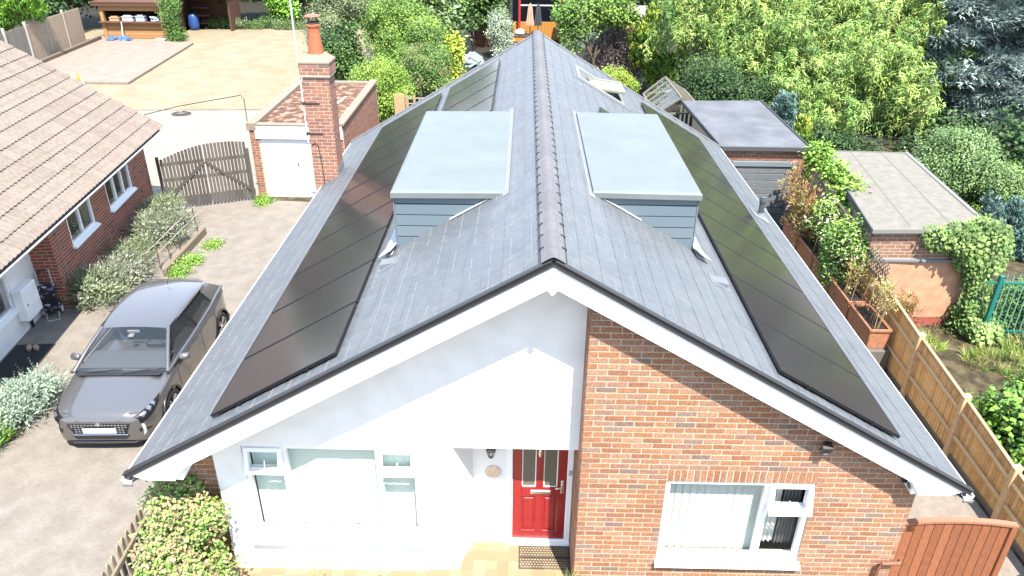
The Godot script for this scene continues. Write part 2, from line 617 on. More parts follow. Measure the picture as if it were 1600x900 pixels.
func build_ground() -> void:
	var earth := tex("earth", Color(0.35, 0.30, 0.22), Color(0.95, 0.95, 0.85), 0.012, 6, 21)
	var fine := tex("fine", Color(0.55, 0.55, 0.55), Color(1, 1, 1), 0.09, 5, 9)
	var g := MB.new()
	var xs := [-200.0, -60.0, -30.0, -10.0, 0.0, 4.3, 4.4, 4.5, 4.6, 4.75, 4.9, 6.0, 8.0, 10.0, 14.0, 20.0, 40.0, 200.0]
	var zs := [120.0, 30.0, 12.0, 4.0, 0.0, -4.0, -8.0, -12.0, -13.5, -14.5, -15.5, -16.5, -17.5, -18.5, -19.0, -22.0, -30.0, -60.0, -200.0, -400.0]
	for i in xs.size() - 1:
		for k in zs.size() - 1:
			var q := []
			for e in [[i, k], [i + 1, k], [i + 1, k + 1], [i, k + 1]]:
				q.append(Vector3(xs[e[0]], ground_y(xs[e[0]], zs[e[1]]), zs[e[1]]))
			g.quad(q[0], q[1], q[2], q[3])
	struct("ground", g, mat("ground", Color(0.115, 0.095, 0.055), 0.95, {"tex": earth, "scale": 0.45, "bump": fine, "bump_cm": 3.0}))
	# drive of worn pale tarmac, with the pale concrete apron behind the gate
	var conc := tex("conc", Color(0.86, 0.845, 0.83), Color(1.0, 0.99, 0.98), 0.020, 7, 31)
	var d := MB.new()
	sheet(d, [Vector2(-10.6, 9), Vector2(-4.32, 9), Vector2(-4.32, -13.0), Vector2(-7.8, -13.32), Vector2(-10.6, -12.3)], 0.004)
	struct("driveway", d, mat("drive", Color(0.20, 0.181, 0.160), 0.9, {"tex": conc, "scale": 0.21, "bump": fine, "bump_cm": 0.4, "detail": tex("soft2", Color(0.90, 0.90, 0.90), Color(1, 1, 1), 0.02, 7, 19), "detail_scale": 1.3}))
	var a := MB.new()
	sheet(a, [Vector2(-7.8, -13.32), Vector2(-7.75, -22.9), Vector2(-20, -22.2), Vector2(-20, -12.3), Vector2(-10.6, -12.3)], 0.004)
	struct("concrete_apron", a, mat("apron", Color(0.235, 0.215, 0.185), 0.9, {"tex": conc, "scale": 0.21, "bump": fine, "bump_cm": 0.8}))
	# sun-bleached lawn
	var straw := tex("straw", Color(0.88, 0.87, 0.83), Color(1.0, 1.0, 1.0), 0.010, 6, 41)
	var l := MB.new()
	sheet(l, [Vector2(-26, -22.4), Vector2(-20, -22.25), Vector2(-7.75, -23.0), Vector2(-6.0, -22), Vector2(-6.0, -42), Vector2(-12, -42.6), Vector2(-20.5, -40.5), Vector2(-26, -42)], 0.006)
	struct("dry_lawn", l, mat("lawn", Color(0.245, 0.207, 0.142), 0.95, {"tex": straw, "scale": 0.13, "bump": fine, "bump_cm": 3.0, "detail": tex("soft2", Color(), Color(), 0.05), "detail_scale": 0.6}))
	# raised concrete slab in the back garden
	var s := MB.new()
	s.prism([Vector3(-23.2, 0, -26.6), Vector3(-17.6, 0, -26.6), Vector3(-18.4, 0, -36.0), Vector3(-23.8, 0, -37.0)], Vector3(0, 0.11, 0))
	struct("patio_slab", s, mat("slab", Color(0.215, 0.18, 0.15), 0.88, {"tex": conc, "scale": 0.16, "bump": fine, "bump_cm": 0.5}))
	# side path right of the house, a step lower than the front
	var p := MB.new()
	sheet(p, [Vector2(4.92, 1.5), Vector2(6.95, 1.5), Vector2(6.95, -6.0), Vector2(6.95, -13.4), Vector2(4.92, -13.4), Vector2(4.92, -6.0)], 0.004)
	struct("side_path", p, mat("path", Color(0.20, 0.175, 0.15), 0.9, {"tex": conc, "scale": 0.4, "bump": fine, "bump_cm": 0.6}))
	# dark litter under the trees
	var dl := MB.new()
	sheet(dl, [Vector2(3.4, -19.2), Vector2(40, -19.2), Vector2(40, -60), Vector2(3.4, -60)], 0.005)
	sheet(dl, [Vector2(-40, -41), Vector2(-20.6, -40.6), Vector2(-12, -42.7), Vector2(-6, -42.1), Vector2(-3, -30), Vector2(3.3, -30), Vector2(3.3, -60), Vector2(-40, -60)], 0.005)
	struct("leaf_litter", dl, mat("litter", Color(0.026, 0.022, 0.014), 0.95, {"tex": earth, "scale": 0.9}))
	# front terrace of pale square tiles with recessed joints
	var t := thing("tiled_terrace", "pale yellow square paving tiles in front of the red door", "terrace", Vector3(-1.7, 0, 0.2))
	var bed := MB.new()
	bed.span(Vector3(-2.3, -0.5, -1.05), Vector3(2.18, 0.012, 1.6))
	part(t, "mortar_bed", bed, mat("joint", Color(0.22, 0.19, 0.14), 0.95))
	var tiles := []
	for i in 29:
		for k in 17:
			var c := Vector3(-2.22 + i * 0.153, 0.006, 1.5 - k * 0.153)
			var w := c + t.position
			if w.z < -0.84 or (w.z < -0.36 and (w.x < -0.92 or w.x > 0.44)) or (w.z < 0.0 and w.x > 0.44):
				continue
			tiles.append({"t": Transform3D(Basis(Vector3.UP, rng.randf_range(-0.006, 0.006)), c + Vector3(0, rng.randf_range(-0.0015, 0.0015), 0)), "s": Vector3(0.148, 0.02, 0.148), "k": rng.randi() % 4, "b": 0.002})
	pieces(t, tiles, "tile", "tiling", [Color(0.36, 0.27, 0.15), Color(0.39, 0.30, 0.18), Color(0.33, 0.25, 0.14), Color(0.40, 0.31, 0.20)], "tile_", mat("tile", Color(1, 1, 1), 0.75, {"vc": true, "tex": fine, "scale": 2.0}), 200, Transform3D(Basis(), t.position))


# ================================================================ windows and doors
# A pane and its frame in the plane through o with u to the right, v up and n out.
func frame_box(b: MB, o: Vector3, u: Vector3, n: Vector3, x0: float, x1: float, y0: float, y1: float, z0: float, z1: float, bev := 0.006) -> void:
	b.box(Transform3D(Basis(u, Vector3.UP, n), o + u * (x0 + x1) * 0.5 + Vector3.UP * (y0 + y1) * 0.5 + n * (z0 + z1) * 0.5), Vector3(x1 - x0, y1 - y0, z1 - z0), bev)


func ring(b: MB, o: Vector3, u: Vector3, n: Vector3, x0: float, x1: float, y0: float, y1: float, w: float, z0: float, z1: float) -> void:
	frame_box(b, o, u, n, x0, x0 + w, y0, y1, z0, z1)
	frame_box(b, o, u, n, x1 - w, x1, y0, y1, z0, z1)
	frame_box(b, o, u, n, x0 + w, x1 - w, y0, y0 + w, z0, z1)
	frame_box(b, o, u, n, x0 + w, x1 - w, y1 - w, y1, z0, z1)


func pane(parent: Node, o: Vector3, u: Vector3, n: Vector3, x0: float, x1: float, y0: float, y1: float, z: float) -> void:
	var g := MB.new()
	frame_box(g, o, u, n, x0, x1, y0, y1, z - 0.004, z + 0.004, 0.0)
	var one := MB.new()
	var a := o + u * x0 + n * z
	var b := o + u * x1 + n * z
	one.quad(a + Vector3.UP * y0, b + Vector3.UP * y0, b + Vector3.UP * y1, a + Vector3.UP * y1)
	part(parent, "pane", one, mat("glass", Color(0.10, 0.13, 0.125), 0.02, {"alpha": 0.05, "double": true, "spec": 0.5}))


func upvc() -> StandardMaterial3D:
	return mat("upvc", Color(0.80, 0.81, 0.82), 0.3, {"bump": tex("soft", Color(0.4, 0.4, 0.4), Color(1, 1, 1), 0.01, 3, 77), "bump_cm": 0.05, "scale": 1.0})


func brick_tones() -> Array:
	return [Color(0.340, 0.167, 0.092), Color(0.370, 0.187, 0.103), Color(0.300, 0.138, 0.078), Color(0.390, 0.215, 0.129), Color(0.335, 0.193, 0.134), Color(0.360, 0.165, 0.084), Color(0.310, 0.171, 0.123), Color(0.400, 0.231, 0.146), Color(0.220, 0.154, 0.129), Color(0.270, 0.193, 0.157)]


func brick_mat() -> StandardMaterial3D:
	return mat("brick", Color(1, 1, 1), 0.85, {"vc": true, "tex": tex("brickface", Color(0.72, 0.70, 0.68), Color(1, 1, 1), 0.022, 6, 12), "scale": 2.3, "bump": tex("fine", Color(), Color(), 0.09), "bump_cm": 0.25})


func mortar() -> StandardMaterial3D:
	return mat("mortar", Color(0.66, 0.56, 0.42), 0.95, {"tex": tex("fine", Color(), Color(), 0.09), "scale": 1.7})


# ================================================================ the house
func build_house() -> void:
	var h := thing("bungalow", "brick and white rendered bungalow with slate roof, dormers and red front door", "house", Vector3(XR, 0, -6))
	var o := -h.position                # parts are given in world coordinates and moved back
	var fine := tex("fine", Color(), Color(), 0.09)
	var render := mat("render", Color(0.80, 0.80, 0.79), 0.85, {"tex": tex("wash", Color(0.93, 0.93, 0.92), Color(1, 1, 1), 0.008, 5, 51), "scale": 0.4, "bump": fine, "bump_cm": 0.35})
	var white := mat("white_board", Color(0.82, 0.83, 0.84), 0.35, {"tex": tex("wash", Color(), Color(), 0.1), "scale": 0.8})
	var black := mat("black_plastic", Color(0.018, 0.018, 0.02), 0.4)

	# ---- white front wall, with its window opening and the porch recess
	var w := MB.new()
	var zf := -0.35
	var under := func(x: float) -> float: return roof_y(x) - 0.16
	w.prism([V(-3.89, -0.3, zf), V(-3.53, -0.3, zf), V(-3.53, under.call(-3.53), zf), V(-3.89, under.call(-3.89), zf)], V(0, 0, -0.2))
	w.prism([V(-3.53, -0.3, zf), V(-1.42, -0.3, zf), V(-1.42, 0.60, zf), V(-3.53, 0.60, zf)], V(0, 0, -0.2))
	w.prism([V(-3.53, 2.03, zf), V(-1.42, 2.03, zf), V(-1.42, under.call(-1.42), zf), V(-3.53, under.call(-3.53), zf)], V(0, 0, -0.2))
	w.prism([V(-1.42, -0.3, zf), V(-1.0, -0.3, zf), V(-1.0, under.call(-1.0), zf), V(-1.42, under.call(-1.42), zf)], V(0, 0, -0.2))
	w.prism([V(-1.0, 2.06, zf), V(0.494, 2.06, zf), V(0.494, under.call(0.494), zf), V(XR, under.call(XR), zf), V(-1.0, under.call(-1.0), zf)], V(0, 0, -0.2))
	w.prism([V(-1.0, -0.3, zf - 0.002), V(-0.80, -0.3, -0.85), V(-0.95, -0.3, -0.95), V(-1.2, -0.3, -0.5)], V(0, 2.36, 0))     # splayed side of the porch
	w.prism([V(-0.9, -0.3, -0.852), V(-0.36, -0.3, -0.852), V(-0.36, 2.06, -0.852), V(-0.9, 2.06, -0.852)], V(0, 0, -0.15))
	w.prism([V(-1.1, 2.062, -0.55), V(0.494, 2.062, -0.55), V(0.494, 2.062, -1.05), V(-1.1, 2.062, -1.05)], V(0, 0.15, 0))       # porch ceiling
	w.span(V(-3.78, 0.0, zf + 0.002), V(-1.36, 0.03, zf + 0.03))
	shifted(part(h, "rendered_wall", w, render), o)
	var sl := MB.new()
	sl.prism([V(-3.58, 0.505, zf - 0.05), V(-3.58, 0.505, zf + 0.10), V(-3.58, 0.545, zf + 0.10), V(-3.58, 0.625, zf - 0.05)], V(2.2, 0, 0))
	shifted(part(h, "window_sill", sl, render), o)

	# ---- brick wall: mortar backing and single bricks
	var m := MB.new()
	var zb := -0.005
	m.prism([V(0.503, -0.6, zb), V(1.49, -0.6, zb), V(1.49, under.call(1.49), zb), V(0.503, under.call(0.503), zb)], V(0, 0, -0.2))
	m.prism([V(1.49, -0.6, zb), V(3.21, -0.6, zb), V(3.21, 0.66, zb), V(1.49, 0.66, zb)], V(0, 0, -0.2))
	m.prism([V(1.49, 1.92, zb), V(3.21, 1.92, zb), V(3.21, under.call(3.21), zb), V(1.49, under.call(1.49), zb)], V(0, 0, -0.2))
	m.prism([V(3.21, -0.6, zb), V(4.37, -0.6, zb), V(4.37, under.call(4.37), zb), V(3.21, under.call(3.21), zb)], V(0, 0, -0.2))
	m.span(V(0.501, -0.6, -0.212), V(0.70, 3.9, -1.0))
	m.span(V(4.17, -0.6, -0.212), V(4.37, 2.1, -12.1))
	m.span(V(-4.3, -0.1, -0.445), V(-3.89, under.call(-4.3) , -12.1))
	m.prism([V(-4.25, -0.3, -11.9), V(4.3, -0.3, -11.9), V(4.3, 2.15, -11.9), V(XR, under.call(XR), -11.9), V(-4.25, 2.15, -11.9)], V(0, 0, -0.2))
	shifted(part(h, "brick_wall", m, mortar()), o)
	var list := []
	var front := func(y0: float, y1: float) -> Array:
		var yy := y1 - 0.52
		var hi := minf(3.872, (YR - 0.17 - yy) / SL + XR - 0.4957)
		if hi < 0:
			return []
		if yy > 0.665 and yy < 2.11:
			var a := 1.49 - 0.4957
			var b := 3.212 - 0.4957
			if yy > 1.92:
				b = 3.212 + 0.004 - 0.4957
			return [[0.0, a], [b, hi]]
		return [[0.0, hi]]
	list.append_array(brick_wall(V(0.4957, -0.525, 0), Vector3.RIGHT, V(0, 0, 1), 70, 3.9, front, 0.0, 0.0))
	for i in 23:                      # soldier course over the window
		list.append({"t": Transform3D(Basis(Vector3.RIGHT, Vector3.UP, Vector3.BACK), V(1.495 + 0.0375 + i * 0.0748, 2.008, -0.025 + rng.randf_range(-0.001, 0.001))), "s": Vector3(0.061, 0.168, 0.05), "k": rng.randi() % 8, "b": 0.004})
	var side := func(_a: float, _b: float) -> Array: return [[0.01, 0.84]]
	list.append_array(brick_wall(V(0.4957, -0.525, -0.87), Vector3.BACK, Vector3.LEFT, 66, 0.87, side, 0.05, 0.0))
	var pier := func(_a: float, b: float) -> Array: return [[0.0, 0.40]] if b < 1.95 else []
	list.append_array(brick_wall(V(-4.3, 0.0, -0.44), Vector3.RIGHT, Vector3.BACK, 30, 0.41, pier, 0.02, 0.0))
	for d in list:
		d.t = Transform3D(d.t.basis, d.t.origin + o)
	pieces(h, list, "brick", "brickwork", brick_tones(), "brick_", brick_mat(), 300, Transform3D(Basis(), -o))

	# ---- roof body
	var rb := MB.new()
	for sg in [-1.0, 1.0]:
		var e: float = XR + sg * 4.72
		rb.prism([V(XR, YR - 0.035, ZF - 0.03), V(e, YR - 0.035 - SL * 4.72, ZF - 0.03), V(e, YR - 0.15 - SL * 4.72, ZF - 0.03), V(XR, YR - 0.15, ZF - 0.03)], V(0, 0, ZB - ZF + 0.06))
	shifted(part(h, "roof_deck", rb, mat("deck", Color(0.035, 0.037, 0.04), 0.8)), o)
	slates(h, o)
	# ---- ridge
	var tones := [Color(0.124, 0.121, 0.125), Color(0.133, 0.13, 0.133), Color(0.117, 0.115, 0.12)]
	var rt := MB.new()
	var prof := []
	for k in 9:
		var t := -1.0 + k * 0.25
		prof.append(V(t * 0.118, 0.040 - sqrt(t * t + 0.045) * 0.118 * 0.66, 0))
	var N := 21
	var L := (ZF - ZB) / N
	for pass_ in [0.0, 0.012]:
		var rows := []
		for z in [-L * 0.5, L * 0.5]:
			var row := []
			for k in prof.size():
				row.append(prof[prof.size() - 1 - k] + V(0, -pass_, z * 0.995))
			rows.append(row)
		if pass_ == 0.0:
			rows.reverse()
		rt.grid(rows)
	var endz := L * 0.4975
	for zz in [endz, -endz]:
		for k in prof.size() - 1:
			rt.quad(prof[k] + V(0, 0, zz), prof[k + 1] + V(0, 0, zz), prof[k + 1] + V(0, -0.012, zz), prof[k] + V(0, -0.012, zz))
	var rmesh := rt.mesh(true)
	var clips := []
	for sg in [-1.0, 1.0]:
		var clip := MB.new()
		clip.box(Transform3D(Basis(V(0, 0, 1), -sg * 0.55), V(sg * 0.104, -0.032, 0)), V(0.036, 0.014, 0.022), 0.003)
		clip.box(Transform3D(Basis(V(0, 0, 1), -sg * 0.55), V(sg * 0.130, -0.050, 0)), V(0.016, 0.02, 0.036), 0.003)
		clips.append(clip.mesh())
	for i in N:
		var z := ZF - L * (i + 0.5)
		var lift := 0.012 if i % 2 == 0 else 0.012
		var rp := part(h, "ridge_tile", rmesh, mat("ridge_%d" % (i % 3), tones[i % 3], 0.6, {"tex": tex("wash2", Color(0.82, 0.81, 0.82), Color(1, 1, 1), 0.012, 5, 88), "scale": 0.9, "bump": fine, "bump_cm": 0.1}))
		rp.position = V(XR, YR + 0.025 + lift, z) + o
		rp.rotation.x = 0.014
		for cm in clips:
			part(h, "ridge_clip", cm, black).position = V(XR, YR + 0.045, z - L * 0.5) + o
			part(h, "ridge_clip", cm, black).position = V(XR, YR + 0.043, z) + o
	var rs := MB.new()
	for sg in [-1.0, 1.0]:
		rs.box(Transform3D(Basis(V(0, 0, 1), -sg * 0.528), V(XR + sg * 0.122, YR - 0.050, (ZF + ZB) * 0.5)), V(0.03, 0.02, ZF - ZB - 0.01))
	shifted(part(h, "ridge_vent_strip", rs, black), o)

	# ---- verges, bargeboards, soffits and gutters
	for zz in [ZF, ZB]:
		var out := 1.0 if zz == ZF else -1.0
		for sg in [-1.0, 1.0]:
			var P := func(dx: float, y: float) -> Vector3: return V(XR + sg * dx, y, zz - out * 0.03)
			var bb := MB.new()
			bb.prism([P.call(0.002, YR - 0.05), P.call(4.66, YR - 0.05 - SL * 4.66), P.call(4.5, 1.965), P.call(4.18, 1.965), P.call(4.06, YR - 0.275 - SL * 4.06), P.call(0.002, YR - 0.275)], V(0, 0, out * 0.028))
			shifted(part(h, "bargeboard", bb, white), o)
			var vg := MB.new()
			var d := V(sg * cos(0.528), -sin(0.528), 0)
			var up := V(sg * sin(0.528), cos(0.528), 0)
			var a := V(XR, YR - 0.005, zz - out * 0.02)
			vg.box(Transform3D(Basis(d * sg, up, V(0, 0, 1)), a + d * 2.75), V(5.48, 0.075, 0.07), 0.006)
			vg.box(Transform3D(Basis(d * sg, up, V(0, 0, 1)), a + d * 2.75 + up * 0.028 + V(0, 0, out * 0.035)), V(5.48, 0.012, 0.02), 0.004)
			vg.box(Transform3D(Basis(d * sg, up, V(0, 0, 1)), a + d * 2.75 - up * 0.02 + V(0, 0, out * 0.035)), V(5.48, 0.012, 0.016), 0.004)
			shifted(part(h, "verge_trim", vg, black if zz == ZF else mat("rear_verge", Color(0.12, 0.125, 0.135), 0.6)), o)
			var be := MB.new()               # boxed end under the eave
			be.prism([P.call(4.5, 1.96), P.call(4.10, 1.96), P.call(4.10, 2.24), P.call(4.5, 2.06)], V(0, 0, -out * 0.5))
			shifted(part(h, "boxed_eave", be, white), o)
	var so := MB.new()
	for sg in [-1.0, 1.0]:
		var A := V(XR, YR - 0.155, ZF - 0.04)
		var B := V(XR + sg * 4.4, YR - 0.155 - SL * 4.4, ZF - 0.04)
		so.prism([A, B, B - V(0, 0.012, 0), A - V(0, 0.012, 0)], V(0, 0, -0.65))
	shifted(part(h, "verge_soffit", so, white), o)
	for sg in [-1.0, 1.0]:
		var es := MB.new()
		es.span(V(XR + sg * 4.16, 1.945, ZF - 0.06), V(XR + sg * 4.62, 1.958, ZB + 0.1))
		es.span(V(XR + sg * 4.62, 1.90, ZF - 0.06), V(XR + sg * 4.64, 2.05, ZB + 0.1))
		shifted(part(h, "eave_fascia", es, white), o)
		var gt := MB.new()
		var row0 := []
		var row1 := []
		for k in 9:
			var an := PI + PI * k / 8.0
			row0.append(V(XR + sg * 4.712 + cos(an) * 0.058, 1.99 + sin(an) * 0.06, ZF + 0.03))
			row1.append(V(XR + sg * 4.712 + cos(an) * 0.058, 1.99 + sin(an) * 0.06, ZB))
		gt.grid([row0, row1])
		for k in 8:
			gt.tri(V(XR + sg * 4.712, 1.99, ZF + 0.03), row0[k], row0[k + 1])
		gt.span(V(XR + sg * 4.77 - 0.008, 1.985, ZF + 0.03), V(XR + sg * 4.77 + 0.006, 2.0, ZB), 0.003)
		var gm := part(h, "gutter", gt, white)
		shifted(gm, o)
		var gb := MB.new()
		gb.span(V(XR + sg * 4.65, 1.905, ZF + 0.031), V(XR + sg * 4.775, 1.95, ZF + 0.05), 0.01)
		part(gm, "end_cap", gb, mat("grey_plastic", Color(0.12, 0.12, 0.125), 0.4))
	# drop finial where the bargeboards meet
	var fi := MB.new()
	fi.prism([V(XR - 0.028, YR - 0.09, ZF + 0.001), V(XR + 0.028, YR - 0.09, ZF + 0.001), V(XR + 0.028, YR - 0.30, ZF + 0.001), V(XR + 0.05, YR - 0.30, ZF + 0.001), V(XR, YR - 0.355, ZF + 0.001), V(XR - 0.05, YR - 0.30, ZF + 0.001), V(XR - 0.028, YR - 0.30, ZF + 0.001)], V(0, 0, 0.016))
	shifted(part(h, "finial", fi, white), o)

	# ---- windows
	var n := V(0, 0, 1)
	var wl := Node3D.new()
	wl.name = "window"
	h.add_child(wl, true)
	wl.position = V(-2.48, 0.62, -0.37) + o
	var wo := V(-2.48, 0.62, -0.37)
	var q := -wo
	var fr := MB.new()
	var p0 := V(0, 0, -0.42)
	ring(fr, p0 + q, Vector3.RIGHT, n, -3.53, -1.42, 0.625, 2.03, 0.055, -0.035, 0.045)
	for xx in [-3.04, -1.90]:
		frame_box(fr, p0 + q, Vector3.RIGHT, n, xx - 0.035, xx + 0.035, 0.68, 1.975, -0.035, 0.045)
	for e in [[-3.475, -3.075], [-1.865, -1.475]]:
		frame_box(fr, p0 + q, Vector3.RIGHT, n, e[0], e[1], 1.60, 1.665, -0.035, 0.045)
	part(wl, "frame", fr, upvc())
	pane(wl, p0 + q, Vector3.RIGHT, n, -3.005, -1.935, 0.68, 1.975, 0.0)
	for e in [[-3.475, -3.075], [-1.865, -1.475]]:
		pane(wl, p0 + q, Vector3.RIGHT, n, e[0], e[1], 0.68, 1.60, 0.0)
		top_light(wl, p0 + q, e[0] - 0.03, e[1] + 0.03, 1.64, 2.0, 0.2)
	var w2 := Node3D.new()
	w2.name = "window"
	h.add_child(w2, true)
	wo = V(2.35, 0.66, -0.05)
	w2.position = wo + o
	q = -wo
	var p1 := V(0, 0, -0.075)
	fr = MB.new()
	ring(fr, p1 + q, Vector3.RIGHT, n, 1.492, 3.21, 0.68, 1.918, 0.06, -0.035, 0.045)
	frame_box(fr, p1 + q, Vector3.RIGHT, n, 2.645, 2.725, 0.74, 1.86, -0.035, 0.045)
	frame_box(fr, p1 + q, Vector3.RIGHT, n, 2.725, 3.15, 1.47, 1.54, -0.035, 0.045)
	part(w2, "frame", fr, upvc())
	fr = MB.new()
	fr.prism([V(1.47, 0.60, -0.1) + q, V(1.47, 0.60, 0.07) + q, V(1.47, 0.645, 0.07) + q, V(1.47, 0.68, -0.03) + q, V(1.47, 0.68, -0.1) + q], V(1.77, 0, 0))
	part(w2, "sill", fr, upvc())
	pane(w2, p1 + q, Vector3.RIGHT, n, 1.552, 2.645, 0.74, 1.86, 0.0)
	pane(w2, p1 + q, Vector3.RIGHT, n, 2.725, 3.15, 0.74, 1.47, 0.0)
	top_light(w2, p1 + q, 2.69, 3.19, 1.50, 1.90, 0.28)

	# ---- red front door
	var dr := Node3D.new()
	dr.name = "front_door"
	h.add_child(dr, true)
	dr.position = V(0.08, 0.05, -0.88) + o
	q = -V(0.08, 0.05, -0.88)
	var d0 := V(0, 0, -0.88) + q
	fr = MB.new()
	ring(fr, d0, Vector3.RIGHT, n, -0.36, 0.494, 0.0, 2.055, 0.075, -0.05, 0.04)
	frame_box(fr, d0, Vector3.RIGHT, n, -0.37, 0.494, -0.02, 0.05, -0.05, 0.09)
	part(dr, "frame", fr, upvc())
	var red := mat("red_door", Color(0.34, 0.018, 0.022), 0.35, {"tex": tex("grain", Color(0.72, 0.7, 0.7), Color(1, 1, 1), 0.02, 4, 61), "scale": Vector3(6, 0.8, 6), "bump": tex("grain", Color(), Color(), 0.1), "bump_cm": 0.15, "coat": 0.3})
	fr = MB.new()
	var lx := [-0.283, 0.417]
	for c in [[-0.283, -0.165], [0.02, 0.115], [0.30, 0.417]]:
		frame_box(fr, d0, Vector3.RIGHT, n, c[0], c[1], 0.078, 1.978, -0.022, 0.022, 0.004)
	for c in [[0.078, 0.23], [0.84, 1.0], [1.86, 1.978]]:
		for e in [[-0.165, 0.02], [0.115, 0.30]]:
			frame_box(fr, d0, Vector3.RIGHT, n, e[0], e[1], c[0], c[1], -0.021, 0.021, 0.004)
	for e in [[-0.165, 0.02], [0.115, 0.30]]:
		frame_box(fr, d0, Vector3.RIGHT, n, e[0], e[1], 0.23, 0.84, -0.015, 0.005, 0.002)
		frame_box(fr, d0, Vector3.RIGHT, n, e[0] + 0.025, e[1] - 0.025, 0.26, 0.81, 0.0, 0.019, 0.014)
	part(dr, "leaf", fr, red)
	for e in [[-0.165, 0.02], [0.115, 0.30]]:
		var gp := MB.new()
		frame_box(gp, d0, Vector3.RIGHT, n, e[0], e[1], 1.0, 1.86, -0.006, 0.004, 0.0)
		part(dr, "patterned_pane", gp, mat("door_glass", Color(0.20, 0.18, 0.14), 0.12, {"tex": tex("speck", Color(0.6, 0.6, 0.6), Color(1, 1, 1), 0.06, 5, 3), "scale": 3.0, "bump": tex("speck", Color(), Color(), 0.1), "bump_cm": 0.5}))
		var bead := MB.new()
		ring(bead, d0, Vector3.RIGHT, n, e[0], e[1], 1.0, 1.86, 0.014, 0.004, 0.014)
		part(dr, "glazing_bead", bead, upvc())
	var chrome := mat("chrome", Color(0.75, 0.75, 0.74), 0.18, {"metal": 1.0})
	var lb := MB.new()
	frame_box(lb, d0, Vector3.RIGHT, n, -0.05, 0.22, 0.885, 0.955, 0.022, 0.034, 0.005)
	frame_box(lb, d0, Vector3.RIGHT, n, -0.03, 0.20, 0.90, 0.94, 0.034, 0.04, 0.004)
	part(dr, "letter_box", lb, chrome)
	var hd := MB.new()
	frame_box(hd, d0, Vector3.RIGHT, n, 0.345, 0.38, 0.90, 1.12, 0.022, 0.034, 0.006)
	hd.tube([d0 + V(0.362, 1.04, 0.03), d0 + V(0.362, 1.04, 0.075), d0 + V(0.27, 1.035, 0.085)], 0.011, 8)
	part(dr, "handle", hd, chrome)
	var kn := MB.new()                   # urn-shaped knocker
	kn.lathe(d0 + V(0.067, 1.50, 0.022), [[0.004, 0.0], [0.02, 0.02], [0.03, 0.06], [0.03, 0.10], [0.016, 0.13], [0.008, 0.15], [0.006, 0.2]], 10)
	part(dr, "knocker", kn, chrome, true)

	# ---- dormers
	dormer(h, o, -1.0)
	dormer(h, o, 1.0)
	skylight(h, o)
	# ---- slate vents
	for e in [[-1.91, -2.05], [2.29, -1.9]]:
		var sv := MB.new()
		var sg := -1.0 if e[0] < 0 else 1.0
		var bs := Basis(V(cos(0.528), -sg * sin(0.528), 0), V(sg * sin(0.528), cos(0.528), 0), V(0, 0, 1))
		var c := V(e[0], roof_y(e[0]) + 0.012, e[1])
		sv.prism([c + bs * V(-sg * 0.10, 0, 0.08), c + bs * V(sg * 0.10, 0, 0.08), c + bs * V(sg * 0.10, 0.065, 0.08)], bs * V(0, 0, -0.18))
		sv.box(Transform3D(bs, c), V(0.30, 0.012, 0.26), 0.003)
		shifted(part(h, "roof_vent", sv, mat("vent", Color(0.115, 0.125, 0.14), 0.6)), o)
	# ---- soil pipe through the right eave
	var sp := MB.new()
	var pb := V(4.42, roof_y(4.42) - 0.03, -7.1)
	sp.lathe(pb, [[0.055, 0.0], [0.055, 0.34], [0.07, 0.345], [0.07, 0.40], [0.06, 0.405], [0.06, 0.44], [0.0, 0.45]], 14)
	var spn := part(h, "soil_pipe", sp, mat("pipe", Color(0.05, 0.06, 0.072), 0.4))
	shifted(spn, o)
	var fl := MB.new()
	fl.box(Transform3D(Basis(V(0, 0, 1), -0.528), pb + V(0, 0.05, 0)), V(0.4, 0.012, 0.36), 0.004)
	fl.lathe(pb + V(0, 0.0, 0), [[0.09, 0.0], [0.06, 0.13]], 14)
	part(spn, "lead_collar", fl, mat("lead", Color(0.21, 0.22, 0.235), 0.55, {"tex": tex("wash2", Color(), Color(), 0.1), "scale": 2.0}))
	chimney(h, o)
	# ---- things fixed to the front
	var lamp := thing("porch_lamp", "small carriage lamp under the porch ceiling, left of the red door", "wall lamp", V(-0.56, 1.60, -0.852))
	var lm := MB.new()
	lm.span(V(-0.03, 0.02, 0.0), V(0.03, 0.2, 0.02), 0.006)
	lm.tube([V(0, 0.16, 0.02), V(0, 0.2, 0.08), V(0, 0.17, 0.12)], 0.008, 6)
	lm.lathe(V(0, 0.0, 0.12), [[0.0, -0.03], [0.012, -0.015], [0.03, 0.0]], 8)
	lm.lathe(V(0, 0.0, 0.12), [[0.065, 0.11], [0.05, 0.14], [0.0, 0.17]], 8)
	for k in 6:
		var an := TAU * k / 6
		lm.tube([V(cos(an) * 0.03, 0, 0.12 + sin(an) * 0.03), V(cos(an) * 0.058, 0.11, 0.12 + sin(an) * 0.058)], 0.004, 4)
	part(lamp, "lantern_frame", lm, mat("pewter", Color(0.13, 0.12, 0.11), 0.4, {"metal": 0.7}))
	lm = MB.new()
	lm.lathe(V(0, 0.0, 0.12), [[0.027, 0.0], [0.055, 0.11]], 6)
	part(lamp, "lantern_glass", lm, mat("glass", Color(), 0.0))
	var pl := MB.new()
	pl.lathe(V(0, 0, 0), [[0.0, 0.0], [0.10, 0.0], [0.105, 0.008], [0.095, 0.014], [0.0, 0.016]], 24)
	var pn := solo("wall_plaque", "round pale peach plaque on the white wall left of the red door", "plaque", pl, mat("peach", Color(0.74, 0.58, 0.42), 0.5, {"tex": tex("wash2", Color(), Color(), 0.1), "scale": 2.0}))
	pn.position = V(-0.54, 1.26, -0.851)
	pn.rotation.x = PI / 2
	var bl := MB.new()
	bl.span(V(-0.022, -0.04, 0), V(0.022, 0.04, 0.014), 0.005)
